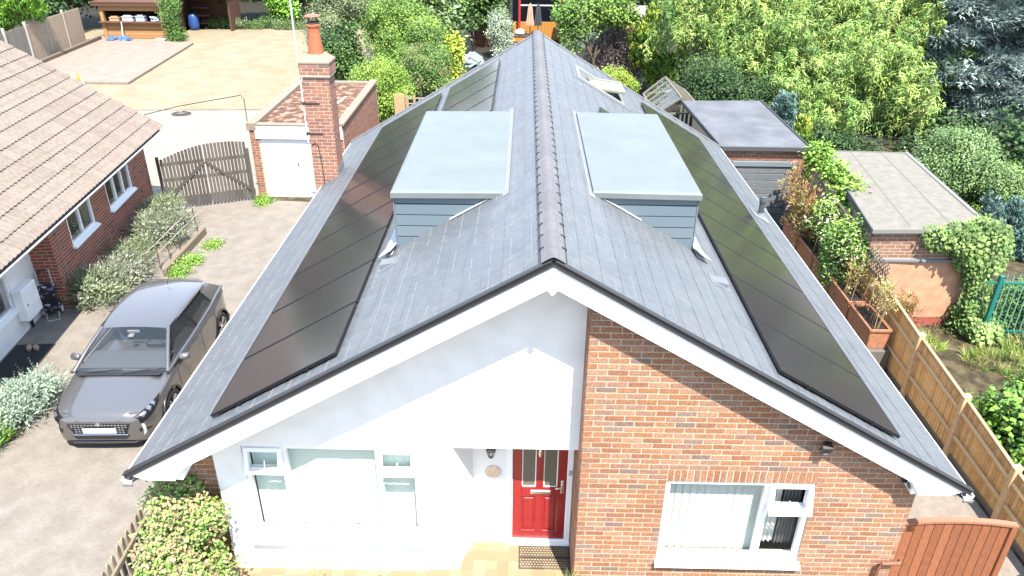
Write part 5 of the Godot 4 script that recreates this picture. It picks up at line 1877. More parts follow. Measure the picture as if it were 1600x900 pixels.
	for i in 11:
		var b := MB.new()
		var x := -0.52 + i * 0.116
		b.prism([V(x - 0.054, 0.05, 0), V(x + 0.054, 0.05, 0), V(x + 0.054, top.call(x + 0.054), 0), V(x - 0.054, top.call(x - 0.054), 0)], V(0, 0, 0.02))
		part(g, "board", b, tones[rng.randi() % 3])
	var b := MB.new()
	b.span(V(-0.66, -0.1, -0.03), V(-0.575, 1.52, 0.05), 0.008)
	b.span(V(0.70, -0.1, -0.03), V(0.78, 1.57, 0.05), 0.008)
	part(g, "stile", b, tones[0])
	b = MB.new()
	for i in 12:
		var xa := -0.60 + i * 0.115
		b.bar(V(xa, top.call(xa) + 0.015, 0.005), V(xa + 0.117, top.call(xa + 0.117) + 0.015, 0.005), 0.075, 0.035)
	part(g, "top_rail", b, wood("gate_top", Color(0.34, 0.15, 0.09)))
	b = MB.new()
	for y in [0.35, 0.85, 1.35]:
		b.span(V(-0.57, y - 0.04, -0.025), V(0.70, y + 0.04, -0.002))
	part(g, "ledge", b, tones[2])
	# rusty pipe elbow on the brick corner
	b = MB.new()
	b.tube([V(0.10, 0.0, 0.02), V(0.09, 0.0, 0.06), V(-0.12, -0.02, 0.06), V(-0.15, -0.05, 0.06), V(-0.17, -0.75, 0.06)], 0.025, 10)
	var pn := solo("overflow_pipe", "rust brown bent pipe on the brick wall beside the brown gate", "pipe", b, mat("rust", Color(0.20, 0.085, 0.045), 0.7, {"tex": tex("wash2", Color(), Color(), 0.1), "scale": 3.0}), "", true)
	pn.position = V(4.33, 0.75, 0.0)
	# picket fence at the front left
	var weath := [wood("picket_a", Color(0.25, 0.21, 0.155)), wood("picket_b", Color(0.22, 0.185, 0.14)), wood("picket_c", Color(0.28, 0.235, 0.175))]
	g = thing("picket_fence", "low weathered picket fence between the drive and the leafy bush", "fence", V(-5.03, 0, -0.3), 0.03)
	for i in 25:
		var z := 1.35 - i * 0.125
		var q := MB.new()
		q.prism([V(0, 0.06, z - 0.036), V(0, 0.82, z - 0.036), V(0, 0.87, z - 0.022), V(0, 0.90, z), V(0, 0.87, z + 0.022), V(0, 0.82, z + 0.036), V(0, 0.06, z + 0.036)], V(-0.02, 0, 0))
		var pk := part(g, "picket", q, weath[rng.randi() % 3])
		pk.rotation.x = rng.randf_range(-0.02, 0.02)
	for y in [0.25, 0.68]:
		b = MB.new()
		b.span(V(0.002, y - 0.04, -1.8), V(0.042, y + 0.04, 1.45), 0.008)
		part(g, "rail", b, weath[1])
	for z in [-1.75, -0.2, 1.3]:
		b = MB.new()
		b.span(V(0.045, -0.1, z - 0.05), V(0.135, 0.80, z + 0.05), 0.01)
		part(g, "post", b, weath[0])
	# wavy-topped gates across the drive
	var grey := [wood("pale_a", Color(0.098, 0.09, 0.084)), wood("pale_b", Color(0.078, 0.071, 0.066)), wood("pale_c", Color(0.115, 0.105, 0.098))]
	var pa := V(-9.85, 0, -12.42)
	var pb := V(-7.80, 0, -13.30)
	var ctr := (pa + pb) / 2
	var len := pa.distance_to(pb)
	var ang := -atan2(pb.z - pa.z, pb.x - pa.x)
	for leaf in 2:
		var c := pa.lerp(pb, 0.25 + 0.5 * leaf)
		g = thing("drive_gate", ["weathered grey paled gate leaf hinged by the red brick house, top sloping down", "weathered grey paled gate leaf hinged by the mossy garage"][leaf], "gate", c, ang, "gates across the drive")
		var hl := len / 4 - 0.01
		var n := 12
		var tp := func(t: float) -> float:
			var s := (t + leaf) * 0.5
			return 1.42 + 0.33 * sin(minf(s * 1.55, 1.0) * PI / 2) - 0.06 * maxf(0.0, s - 0.8) / 0.2
		for i in n:
			var t := (i + 0.5) / n
			var x := -hl + 2 * hl * t
			b = MB.new()
			var h: float = tp.call(t)
			b.prism([V(x - 0.036, 0.06, 0), V(x + 0.036, 0.06, 0), V(x + 0.036, h - 0.01, 0), V(x, h + 0.005, 0), V(x - 0.036, h - 0.01, 0)], V(0, 0, 0.018))
			part(g, "pale", b, grey[rng.randi() % 3])
		for y in [0.3, 0.85, 1.28]:
			b = MB.new()
			b.span(V(-hl, y - 0.045, -0.045), V(hl, y + 0.045, -0.002), 0.006)
			part(g, "rail", b, grey[1])
		b = MB.new()
		b.bar(V(-hl if leaf == 0 else hl, 0.32, 0.032), V(hl if leaf == 0 else -hl, 1.25, 0.032), 0.022, 0.08, Vector3.UP)
		part(g, "brace", b, grey[1])
		b = MB.new()
		var hx := -hl - 0.05 if leaf == 0 else hl + 0.02
		b.span(V(hx - 0.04, -0.1, -0.05), V(hx + 0.04, 1.5, 0.05), 0.008)
		part(g, "gate_post", b, grey[1])
	# concrete kerb and thin rail along the lavender bed
	b = MB.new()
	b.span(V(-0.05, -0.05, -1.2), V(0.05, 0.2, 1.2), 0.012)
	var kb := solo("bed_kerb", "low mossy concrete kerb edging the lavender bed along the drive", "kerb", b, mat("kerb", Color(0.17, 0.135, 0.10), 0.95, {"tex": tex("conc", Color(), Color(), 0.1), "scale": 1.4}))
	kb.position = V(-8.30, 0, -9.7)
	g = thing("bed_rail", "thin rusty metal rail on stakes in front of the lavender", "railing", V(-8.55, 0, -9.7))
	for i in 6:
		b = MB.new()
		b.tube([V(0, -0.05, 1.4 - i * 0.55), V(rng.randf_range(-0.03, 0.03), 0.68, 1.4 - i * 0.55)], 0.014, 6)
		part(g, "stake", b, mat("stake", Color(0.10, 0.075, 0.06), 0.7))
	for y in [0.42, 0.66]:
		b = MB.new()
		b.tube([V(0, y, 1.42), V(0, y, -1.4)], 0.008, 6)
		part(g, "rail", b, mat("rail_metal", Color(0.30, 0.28, 0.25), 0.5))
	# green railings
	var green := mat("green_paint", Color(0.01, 0.12, 0.095), 0.45)
	g = thing("green_railing", "green spiked metal railing with thick posts right of the orange wall", "railing", V(9.85, -0.5, -7.15), -0.03)
	for e in [-0.33, 0.62]:
		b = MB.new()
		b.span(V(e - 0.045, -0.1, -0.045), V(e + 0.045, 1.55, 0.045), 0.008)
		part(g, "post", b, green)
	for y in [0.25, 1.38]:
		b = MB.new()
		b.span(V(-0.6, y - 0.02, -0.02), V(2.6, y + 0.02, 0.02))
		part(g, "rail", b, green)
	for i in 22:
		b = MB.new()
		var x := -0.22 + i * 0.125
		b.tube([V(x, 0.1, 0), V(x, 1.52, 0), V(x, 1.62, 0)], [0.011, 0.011, 0.002], 6)
		part(g, "bar", b, mat("green_pale", Color(0.12, 0.30, 0.25), 0.4))
	# trellis and pale board behind the left garage
	g = thing("garden_trellis", "square timber trellis and pale board fence behind the mossy garage", "trellis", V(-3.75, 0, -17.5), 0.1)
	b = MB.new()
	b.span(V(-0.62, 0, -0.02), V(-0.28, 2.0, 0.02), 0.004)
	part(g, "pale_board", b, wood("pale_board", Color(0.42, 0.30, 0.17)))
	for x in [-0.22, 0.02, 0.62]:
		b = MB.new()
		b.span(V(x - 0.04, 0, -0.04), V(x + 0.04, 1.95, 0.04), 0.006)
		part(g, "post", b, wood("trellis_post", Color(0.36, 0.25, 0.16)))
	for k in 9:
		b = MB.new()
		b.span(V(-0.2, 0.5 + k * 0.17, -0.012), V(0.0, 0.53 + k * 0.17, 0.0))
		b.span(V(0.04, 0.5 + k * 0.17, -0.012), V(0.6, 0.53 + k * 0.17, 0.0))
		part(g, "lath", b, wood("trellis_lath", Color(0.45, 0.40, 0.32)))
	for k in 5:
		b = MB.new()
		b.span(V(-0.19 + k * 0.18, 0.45, 0.0), V(-0.165 + k * 0.18, 1.9, 0.012))
		part(g, "upright_lath", b, wood("trellis_lath", Color()))
	# grey panel fence at the back left
	var cp := mat("fence_conc", Color(0.36, 0.345, 0.325), 0.9, {"tex": tex("conc", Color(), Color(), 0.1), "scale": 1.0})
	var fz := [-25.0, -26.9, -28.8, -30.7, -32.6, -34.5, -36.4]
	for k in 6:
		var old := k < 3
		var z0: float = fz[k]
		var z1: float = fz[k + 1]
		var xx := -23.75 - 0.14 * k
		g = thing("back_fence_bay", ["silvered board fence bay at the back, nearest the pantile roof", "silvered board fence bay under the bright green shrub", "silvered board fence bay next to the beige panels", "beige panel fence bay, nearest of three by the patio slab", "beige panel fence bay, middle of three by the patio slab", "beige panel fence bay, farthest of three, by the bar hut"][k], "fence", V(xx, 0, (z0 + z1) / 2), 0.07, "back garden fence bays")
		b = MB.new()
		b.span(V(-0.06, -0.1, 0.90), V(0.06, 1.95, 1.0), 0.01)
		part(g, "post", b, cp)
		if old:
			for i in 14:
				b = MB.new()
				b.span(V(-0.012, 0.1, 0.76 - i * 0.122), V(0.012, 1.75 + 0.03 * (i % 2), 0.87 - i * 0.122))
				part(g, "board", b, [wood("silver_a", Color(0.22, 0.205, 0.19)), wood("silver_b", Color(0.19, 0.18, 0.165))][rng.randi() % 2])
		else:
			b = MB.new()
			b.span(V(-0.02, 0.0, -0.9), V(0.02, 1.8, 0.9), 0.004)
			part(g, "panel", b, mat("beige_panel", Color(0.33, 0.26, 0.19), 0.9, {"tex": tex("conc", Color(), Color(), 0.1), "scale": 0.4}))
	b = MB.new()
	b.span(V(-0.08, 0, -6.0), V(0.08, 0.25, 4.0), 0.01)
	var rk := solo("retaining_kerb", "long dark timber kerb along the beige fence by the patio", "kerb", b, wood("kerb_wood", Color(0.16, 0.12, 0.09)))
	rk.position = V(-23.6, 0, -31.0)
	rk.rotation.y = 0.07


# ================================================================ the car
const CAR_S := [0.0, 0.05, 0.14, 0.34, 0.70, 1.05, 1.5, 2.2, 2.9, 3.4, 3.75, 3.95, 4.05]
const CAR_W := [0.52, 0.67, 0.765, 0.825, 0.858, 0.866, 0.87, 0.872, 0.872, 0.86, 0.82, 0.74, 0.62]
const CAR_T := [0.66, 0.735, 0.785, 0.835, 0.90, 0.955, 0.975, 0.985, 1.0, 1.03, 1.05, 1.0, 0.92]
const CAR_H := [0.60, 0.67, 0.715, 0.755, 0.81, 0.86, 0.88, 0.90, 0.92, 0.94, 0.95, 0.92, 0.86]
const CAR_B := [0.26, 0.22, 0.2, 0.19, 0.19, 0.19, 0.19, 0.19, 0.19, 0.2, 0.23, 0.3, 0.38]


func car_at(tab: Array, s: float) -> float:
	for i in CAR_S.size() - 1:
		if s <= CAR_S[i + 1]:
			var t: float = (s - CAR_S[i]) / (CAR_S[i + 1] - CAR_S[i])
			var m0: float = (tab[i + 1] - tab[maxi(i - 1, 0)]) / (CAR_S[i + 1] - CAR_S[maxi(i - 1, 0)]) if i > 0 else (tab[1] - tab[0]) / (CAR_S[1] - CAR_S[0])
			var m1: float = (tab[mini(i + 2, tab.size() - 1)] - tab[i]) / (CAR_S[mini(i + 2, tab.size() - 1)] - CAR_S[i])
			var d: float = CAR_S[i + 1] - CAR_S[i]
			var t2 := t * t
			var t3 := t2 * t
			return (2 * t3 - 3 * t2 + 1) * tab[i] + (t3 - 2 * t2 + t) * m0 * d + (-2 * t3 + 3 * t2) * tab[i + 1] + (t3 - t2) * m1 * d
	return tab[-1]


func car_row(s: float) -> Array:      # one half of a cross-section, from the middle of the top down to the sill
	var w := car_at(CAR_W, s)
	var t := car_at(CAR_T, s)
	var h := car_at(CAR_H, s)
	var b := car_at(CAR_B, s)
	var k := clampf((t - 0.6) / 0.3, 0, 1)
	return [V(0, t, -s), V(0.3 * w, t - 0.002, -s), V(0.55 * w, t - 0.008, -s), V(0.62 * w, t - 0.010, -s), V(0.71 * w, t - 0.034, -s), V(0.90 * w, lerpf(t, h, 0.55), -s), V(0.965 * w, h, -s), V(0.985 * w, h - 0.05, -s), V(0.982 * w, lerpf(h - 0.05, 0.5, 0.35), -s),
		V(0.988 * w, lerpf(h - 0.05, 0.5, 0.7), -s), V(w, 0.5, -s), V(w, 0.43, -s), V(0.99 * w, 0.36, -s), V(0.985 * w, 0.29, -s), V(0.955 * w, b, -s)]


func car_surf(s: float, k: float, side: float, off: float) -> Vector3:
	var r := car_row(s)
	var i := clampi(int(k), 0, r.size() - 2)
	var p: Vector3 = (r[i] as Vector3).lerp(r[i + 1], k - i)
	var e: Vector3 = r[i + 1] - r[i]
	var r2 := car_row(minf(s + 0.03, 4.04))
	var g: Vector3 = (r2[i] as Vector3).lerp(r2[i + 1], k - i) - p
	var n := g.cross(e).normalized()
	if n.x < 0:
		n = -n
	p += n * off
	return V(p.x * side, p.y, p.z)


func car_patch(s0: float, s1: float, k0: float, k1: float, side: float, off: float, skew := 0.0, taper := 0.0, ns := 8, nk := 5) -> MB:
	var b := MB.new()
	var rows := []
	for i in ns + 1:
		var row := []
		var t := i / float(ns)
		for j in nk + 1:
			var u := j / float(nk)
			var kk := lerpf(lerpf(k0, k1, taper * t * 0.5), lerpf(k1, k0, taper * t * 0.5), u) + skew * t
			row.append(car_surf(lerpf(s0, s1, t), kk, side, off))
		rows.append(row)
	b.grid(rows)
	return b


func build_car() -> void:
	var c := thing("parked_car", "dark grey hatchback car parked on the drive facing the camera", "car", V(-6.70, 0, -2.54), 0.04)
	c.scale = V(0.95, 0.91, 1.0)
	var paint := mat("car_paint", Color(0.125, 0.118, 0.117), 0.30, {"metal": 0.6, "coat": 1.0, "spec": 0.5})
	var trim := mat("car_trim", Color(0.012, 0.012, 0.013), 0.45)
	var gloss := mat("car_gloss_black", Color(0.01, 0.01, 0.011), 0.1)
	var chrome := mat("chrome", Color(0.75, 0.75, 0.74), 0.18, {"metal": 1.0})
	var glass := mat("car_glass", Color(0.06, 0.075, 0.08), 0.02, {"alpha": 0.12, "double": true})
	var axles := [0.80, 3.34]
	# lower body, cut out round the wheels
	var b := MB.new()
	var st := []
	var s := 0.0
	while s < 4.05:
		st.append(s)
		s += 0.02 if s < 0.2 else 0.05
	st.append(4.05)
	for side in [1.0, -1.0]:
		for i in st.size() - 1:
			var r0 := car_row(st[i])
			var r1 := car_row(st[i + 1])
			for k in r0.size() - 1:
				var q := [r0[k], r0[k + 1], r1[k + 1], r1[k]]
				var mid: Vector3 = (q[0] + q[1] + q[2] + q[3]) * 0.25
				var cut := false
				for a in axles:
					if k >= 6 and Vector2(-mid.z - a, mid.y - 0.315).length() < 0.355:
						cut = true
				if cut:
					continue
				for e in 4:
					q[e] = V(q[e].x * side, q[e].y, q[e].z)
				if side > 0:
					b.quad(q[0], q[1], q[2], q[3])
				else:
					b.quad(q[3], q[2], q[1], q[0])
	for e in [[0.0, 1.0], [4.05, -1.0]]:
		var r := car_row(e[0])
		for k in r.size() - 1:
			var A: Vector3 = r[k]
			var B: Vector3 = r[k + 1]
			var A2 := V(-A.x, A.y, A.z)
			var B2 := V(-B.x, B.y, B.z)
			if e[1] > 0:
				b.quad(A2, B2, B, A)
			else:
				b.quad(A, B, B2, A2)
	part(c, "body", b, paint, true)
	# dark underside and wheel housings
	b = MB.new()
	b.span(V(-0.80, 0.16, -0.35), V(0.80, 0.24, -3.9))
	for a in axles:
		for side in [-1.0, 1.0]:
			var arc := []
			for k in 13:
				var an := PI * k / 12.0
				arc.append(V(side * 0.55, 0.315 + 0.37 * sin(an), -a + 0.37 * cos(an)))
			for k in 12:
				b.quad(arc[k], arc[k + 1], arc[k + 1] + V(side * 0.305, 0, 0), arc[k] + V(side * 0.305, 0, 0))
			b.prism(arc, V(-side * 0.01, 0, 0))
	part(c, "underbody", b, trim)
	for a in axles:
		for side in [-1.0, 1.0]:
			b = MB.new()
			var pts := []
			for k in 17:
				var an := -0.25 + (PI + 0.5) * k / 16.0
				var yy := 0.315 + 0.368 * sin(an)
				pts.append(V(side * (car_at(CAR_W, a) + 0.002 - (0.02 if yy > 0.6 else 0.006)), yy, -a + 0.368 * cos(an)))
			b.tube(pts, 0.022, 8)
			part(c, "wheel_arch", b, mat("car_arch", Color(0.02, 0.02, 0.021), 0.35), true)
	# cabin
	b = MB.new()
	var rows := []
	var rs := [1.70, 1.78, 2.0, 2.3, 2.7, 3.1, 3.4, 3.56, 3.62]
	var ry := [1.385, 1.405, 1.428, 1.44, 1.43, 1.395, 1.345, 1.305, 1.28]
	var rw := [0.555, 0.575, 0.60, 0.62, 0.625, 0.612, 0.585, 0.555, 0.53]
	for i in rs.size():
		var row := []
		for e in [[-1.06, -0.06], [-1.03, -0.028], [-0.96, -0.008], [-0.8, 0.0], [-0.4, 0.012], [0.0, 0.016], [0.4, 0.012], [0.8, 0.0], [0.96, -0.008], [1.03, -0.028], [1.06, -0.06]]:
			row.append(V(e[0] * rw[i], ry[i] + e[1], -rs[i]))
		row.reverse()
		rows.append(row)
	b.grid(rows)
	part(c, "roof", b, paint, true)
	b = MB.new()
	for side in [-1.0, 1.0]:
		b.tube([V(side * 0.80, 0.93, -0.98), V(side * 0.70, 1.16, -1.33), V(side * 0.585, 1.37, -1.74)], [0.04, 0.035, 0.035], 8)
		b.prism([V(side * 0.80, 1.0, -3.24), V(side * 0.79, 1.04, -3.80), V(side * 0.545, 1.285, -3.54), V(side * 0.60, 1.355, -3.16)], V(-side * 0.03, 0, 0))
		b.tube([V(side * 0.815, 0.955, -0.95), V(side * 0.825, 0.97, -2.0), V(side * 0.82, 0.99, -3.0), V(side * 0.79, 1.04, -3.8)], 0.03, 8)
	b.prism([V(-0.52, 1.265, -3.58), V(0.52, 1.265, -3.58), V(0.44, 1.245, -3.70), V(-0.44, 1.245, -3.70)], V(0, 0.025, 0))
	part(c, "pillar", b, paint, true)
	b = MB.new()
	for side in [-1.0, 1.0]:
		b.bar(V(side * 0.812, 0.97, -2.36), V(side * 0.60, 1.385, -2.26), 0.09, 0.03, V(side, 0.5, 0))
		b.tube([V(side * 0.615, 1.378, -1.76), V(side * 0.622, 1.392, -2.3), V(side * 0.61, 1.365, -3.1)], 0.012, 6)
	part(c, "window_trim", b, gloss)
	b = MB.new()
	rows = []
	for t in [0.0, 0.25, 0.5, 0.75, 1.0]:
		var row := []
		for u in [-1.0, -0.6, -0.2, 0.2, 0.6, 1.0]:
			row.append(V(u * lerpf(0.775, 0.575, t), lerpf(0.955, 1.395, t), lerpf(-0.93, -1.70, t) - 0.07 * u * u * (1.0 - 0.4 * t)))
		rows.append(row)
	b.grid(rows)
	part(c, "windscreen", b, glass, true)
	b = MB.new()
	rows = []
	for t in [0.0, 0.5, 1.0]:
		var row := []
		for u in [-1.0, -0.5, 0.0, 0.5, 1.0]:
			row.append(V(u * lerpf(0.74, 0.54, t), lerpf(1.05, 1.275, t), lerpf(-3.93, -3.60, t) + 0.05 * u * u))
		row.reverse()
		rows.append(row)
	b.grid(rows)
	part(c, "rear_window", b, mat("dark_glass", Color(0.02, 0.025, 0.03), 0.05))
	for side in [-1.0, 1.0]:
		for q in [[V(0.805, 0.965, -1.22), V(0.808, 0.975, -2.32), V(0.60, 1.385, -2.24), V(0.605, 1.375, -1.80)], [V(0.808, 0.975, -2.42), V(0.80, 1.005, -3.24), V(0.592, 1.352, -3.10), V(0.60, 1.385, -2.32)]]:
			b = MB.new()
			var p := []
			for e in q:
				p.append(V(e.x * side, e.y, e.z))
			b.quad(p[0], p[1], p[2], p[3])
			part(c, "side_window", b, mat("car_side_glass", Color(0.02, 0.025, 0.03), 0.02, {"alpha": 0.5, "double": true}))
	# what shows through the glass
	b = MB.new()
	b.prism([V(-0.74, 0.96, -1.05), V(0.74, 0.96, -1.05), V(0.70, 1.0, -1.5), V(-0.70, 1.0, -1.5)], V(0, 0.012, 0))
	b.span(V(-0.70, 0.6, -1.5), V(0.70, 0.99, -1.58), 0.03)
	part(c, "dashboard", b, mat("dash", Color(0.045, 0.048, 0.05), 0.6))
	b = MB.new()
	var sw := []
	for k in 21:
		var an := TAU * k / 20.0
		sw.append(V(0.34 + 0.165 * cos(an), 1.03 + 0.15 * sin(an), -1.66 + 0.07 * sin(an)))
	b.tube(sw, 0.016, 6, false)
	b.bar(V(0.19, 1.03, -1.655), V(0.49, 1.03, -1.655), 0.03, 0.02)
	part(c, "steering_wheel", b, trim)
	for e in [[-0.36, -2.25], [0.36, -2.25], [-0.36, -3.0], [0.36, -3.0]]:
		b = MB.new()
		b.box(Transform3D(Basis(V(1, 0, 0), -0.2), V(e[0], 0.98, e[1])), V(0.46, 0.36, 0.12), 0.05)
		b.box(Transform3D(Basis(V(1, 0, 0), -0.2), V(e[0], 1.21, e[1] - 0.05)), V(0.24, 0.15, 0.09), 0.035)
		part(c, "seat", b, mat("seat_cloth", Color(0.05, 0.05, 0.055), 0.9))
	b = MB.new()
	b.box(Transform3D(Basis(), V(0, 1.33, -1.66)), V(0.22, 0.06, 0.03), 0.012)
	b.box(Transform3D(Basis(), V(0.0, 1.31, -1.56)), V(0.10, 0.05, 0.1), 0.02)
	part(c, "rear_view_mirror", b, mat("grey_plastic", Color(0.12, 0.12, 0.125), 0.4))
	# mirrors, handles, wipers, aerial
	for side in [-1.0, 1.0]:
		b = MB.new()
		b.box(Transform3D(Basis(V(0, 1, 0), side * 0.25), V(side * 0.945, 0.99, -1.36)), V(0.20, 0.14, 0.12), 0.045)
		var mr := part(c, "wing_mirror", b, mat("mirror_shell", Color(0.10, 0.10, 0.105), 0.28, {"metal": 0.5, "coat": 1.0}), true)
		b = MB.new()
		b.bar(V(side * 0.79, 0.945, -1.25), V(side * 0.90, 0.945, -1.36), 0.05, 0.05)
		part(mr, "mirror_arm", b, gloss)
		for z in [-2.15, -3.02]:
			b = MB.new()
			b.box(Transform3D(Basis(), V(side * 0.872, 0.80, z)), V(0.03, 0.035, 0.2), 0.012)
			part(c, "door_handle", b, paint)
		for z in [-1.22, -2.36, -3.12]:
			b = MB.new()
			var pts := []
			for k in [6.3, 7.0, 8.0, 9.0, 10.0, 12.0, 13.5]:
				pts.append(car_surf(-z, k, side, 0.0015))
			b.tube(pts, 0.004, 4)
			part(c, "door_seam", b, trim)
	b = MB.new()
	b.tube([V(-0.55, 0.965, -0.93), V(-0.1, 0.99, -0.97), V(0.02, 0.985, -0.98)], 0.011, 5)
	b.tube([V(0.05, 0.965, -0.91), V(0.55, 1.0, -0.985), V(0.68, 1.0, -1.0)], 0.011, 5)
	part(c, "wiper", b, trim)
	b = MB.new()
	b.prism([V(-0.74, 0.952, -1.0), V(-0.70, 0.945, -0.86), V(0.70, 0.945, -0.86), V(0.74, 0.952, -1.0)], V(0, 0.006, 0))
	part(c, "scuttle", b, trim)
	b = MB.new()
	b.tube([V(0, 1.44, -3.2), V(0, 1.60, -3.42)], [0.008, 0.004], 5)
	part(c, "roof_aerial", b, trim)
	# headlights with their claw-shaped running lights
	for side in [-1.0, 1.0]:
		var hl := part(c, "headlight", car_patch(0.045, 0.56, 4.7, 8.0, side, 0.016, -0.8, 1.0), mat("lamp_glass", Color(0.012, 0.013, 0.015), 0.35, {"spec": 0.2}), true)
		for e in [[0.08, 0.15], [0.19, 0.26], [0.30, 0.36]]:
			part(hl, "reflector", car_patch(e[0], e[1], 5.0, 6.3, side, 0.021, -0.25, 0.4, 3, 3), mat("reflector", Color(0.26, 0.27, 0.28), 0.2, {"metal": 0.8}), true)
		part(hl, "running_light", car_patch(0.05, 0.075, 8.0, 12.5, side, 0.012, 0.0, 0.3, 2, 8), mat("claw", Color(0.30, 0.31, 0.32), 0.2), true)
		part(c, "bumper_vent", car_patch(0.03, 0.16, 10.2, 11.2, side, 0.008, 0.3, 0.9), trim, true)
		part(c, "tail_light", car_patch(3.84, 4.03, 5.6, 7.6, side, 0.006), mat("tail", Color(0.16, 0.01, 0.012), 0.1), true)
	# grille, plate, lower intake
	b = MB.new()
	b.prism([V(-0.50, 0.60, 0.004), V(0.50, 0.60, 0.004), V(0.42, 0.40, 0.004), V(-0.42, 0.40, 0.004)], V(0, 0, 0.012))
	var gr := part(c, "grille", b, gloss)
	for row in 5:
		for k in range(-8, 9):
			if absf(k * 0.054) > 0.47 - row * 0.02:
				continue
			b = MB.new()
			b.box(Transform3D(Basis(), V(k * 0.054, 0.585 - row * 0.038, 0.018)), V(0.034, 0.010 if row else 0.016, 0.006), 0.002)
			if row == 0 or absi(k) > 4:
				part(gr, "grille_bar", b, chrome)
	b = MB.new()
	b.span(V(-0.27, 0.42, 0.016), V(0.27, 0.53, 0.03), 0.004)
	part(c, "number_plate", b, mat("plate", Color(0.33, 0.33, 0.34), 0.5, {"tex": tex("wash", Color(), Color(), 0.1), "scale": 2.0}))
	b = MB.new()
	b.prism([V(-0.032, 0.635, 0.002), V(0.032, 0.635, 0.002), V(0.034, 0.60, 0.004), V(0.0, 0.565, 0.006), V(-0.034, 0.60, 0.004)], V(0, 0, 0.022))
	part(c, "bonnet_emblem", b, chrome)
	b = MB.new()
	b.prism([V(-0.46, 0.37, 0.002), V(0.46, 0.37, 0.002), V(0.40, 0.30, 0.002), V(-0.40, 0.30, 0.002)], V(0, 0, 0.012))
	part(c, "lower_intake", b, trim)
	b = MB.new()
	b.tube([V(-0.44, 0.385, 0.012), V(0.44, 0.385, 0.012)], 0.006, 5)
	part(c, "chrome_strip", b, chrome)
	b = MB.new()
	var lp := []
	for e in [[-0.80, 0.42], [-0.72, 0.16], [-0.50, 0.03], [0.0, 0.02], [0.50, 0.03], [0.72, 0.16], [0.80, 0.42]]:
		lp.append(V(e[0], 0.20, -e[1]))
	b.tube(lp, 0.03, 6)
	part(c, "bumper_lip", b, trim)
	b = MB.new()
	b.tube([V(-0.62, 0.752, -0.115), V(-0.3, 0.742, -0.07), V(0, 0.740, -0.062), V(0.3, 0.742, -0.07), V(0.62, 0.752, -0.115)], 0.004, 4)
	part(c, "bonnet_seam", b, trim)
	# wheels
	for a in axles:
		for side in [-1.0, 1.0]:
			var w := Node3D.new()
			w.name = "wheel"
			c.add_child(w, true)
			w.position = V(side * 0.765, 0.315, -a)
			w.rotation.z = -side * PI / 2
			b = MB.new()
			b.lathe(Vector3.ZERO, [[0.21, -0.1], [0.29, -0.1], [0.312, -0.08], [0.316, 0.0], [0.312, 0.08], [0.29, 0.098], [0.225, 0.098], [0.215, 0.07]], 28)
			part(w, "tyre", b, mat("tyre", Color(0.018, 0.018, 0.019), 0.85), true)
			b = MB.new()
			b.lathe(Vector3.ZERO, [[0.22, 0.09], [0.205, 0.085], [0.20, -0.06], [0.0, -0.06]], 28)
			for k in 5:
				for j in [-0.16, 0.16]:
					var an: float = TAU * k / 5.0
					b.bar(V(cos(an) * 0.03, 0.075, sin(an) * 0.03), V(cos(an + j) * 0.212, 0.083, sin(an + j) * 0.212), 0.03, 0.025)
			b.lathe(Vector3.ZERO, [[0.05, 0.06], [0.05, 0.092], [0.0, 0.095]], 14)
			part(w, "rim", b, mat("alloy", Color(0.42, 0.42, 0.43), 0.3, {"metal": 0.8}))


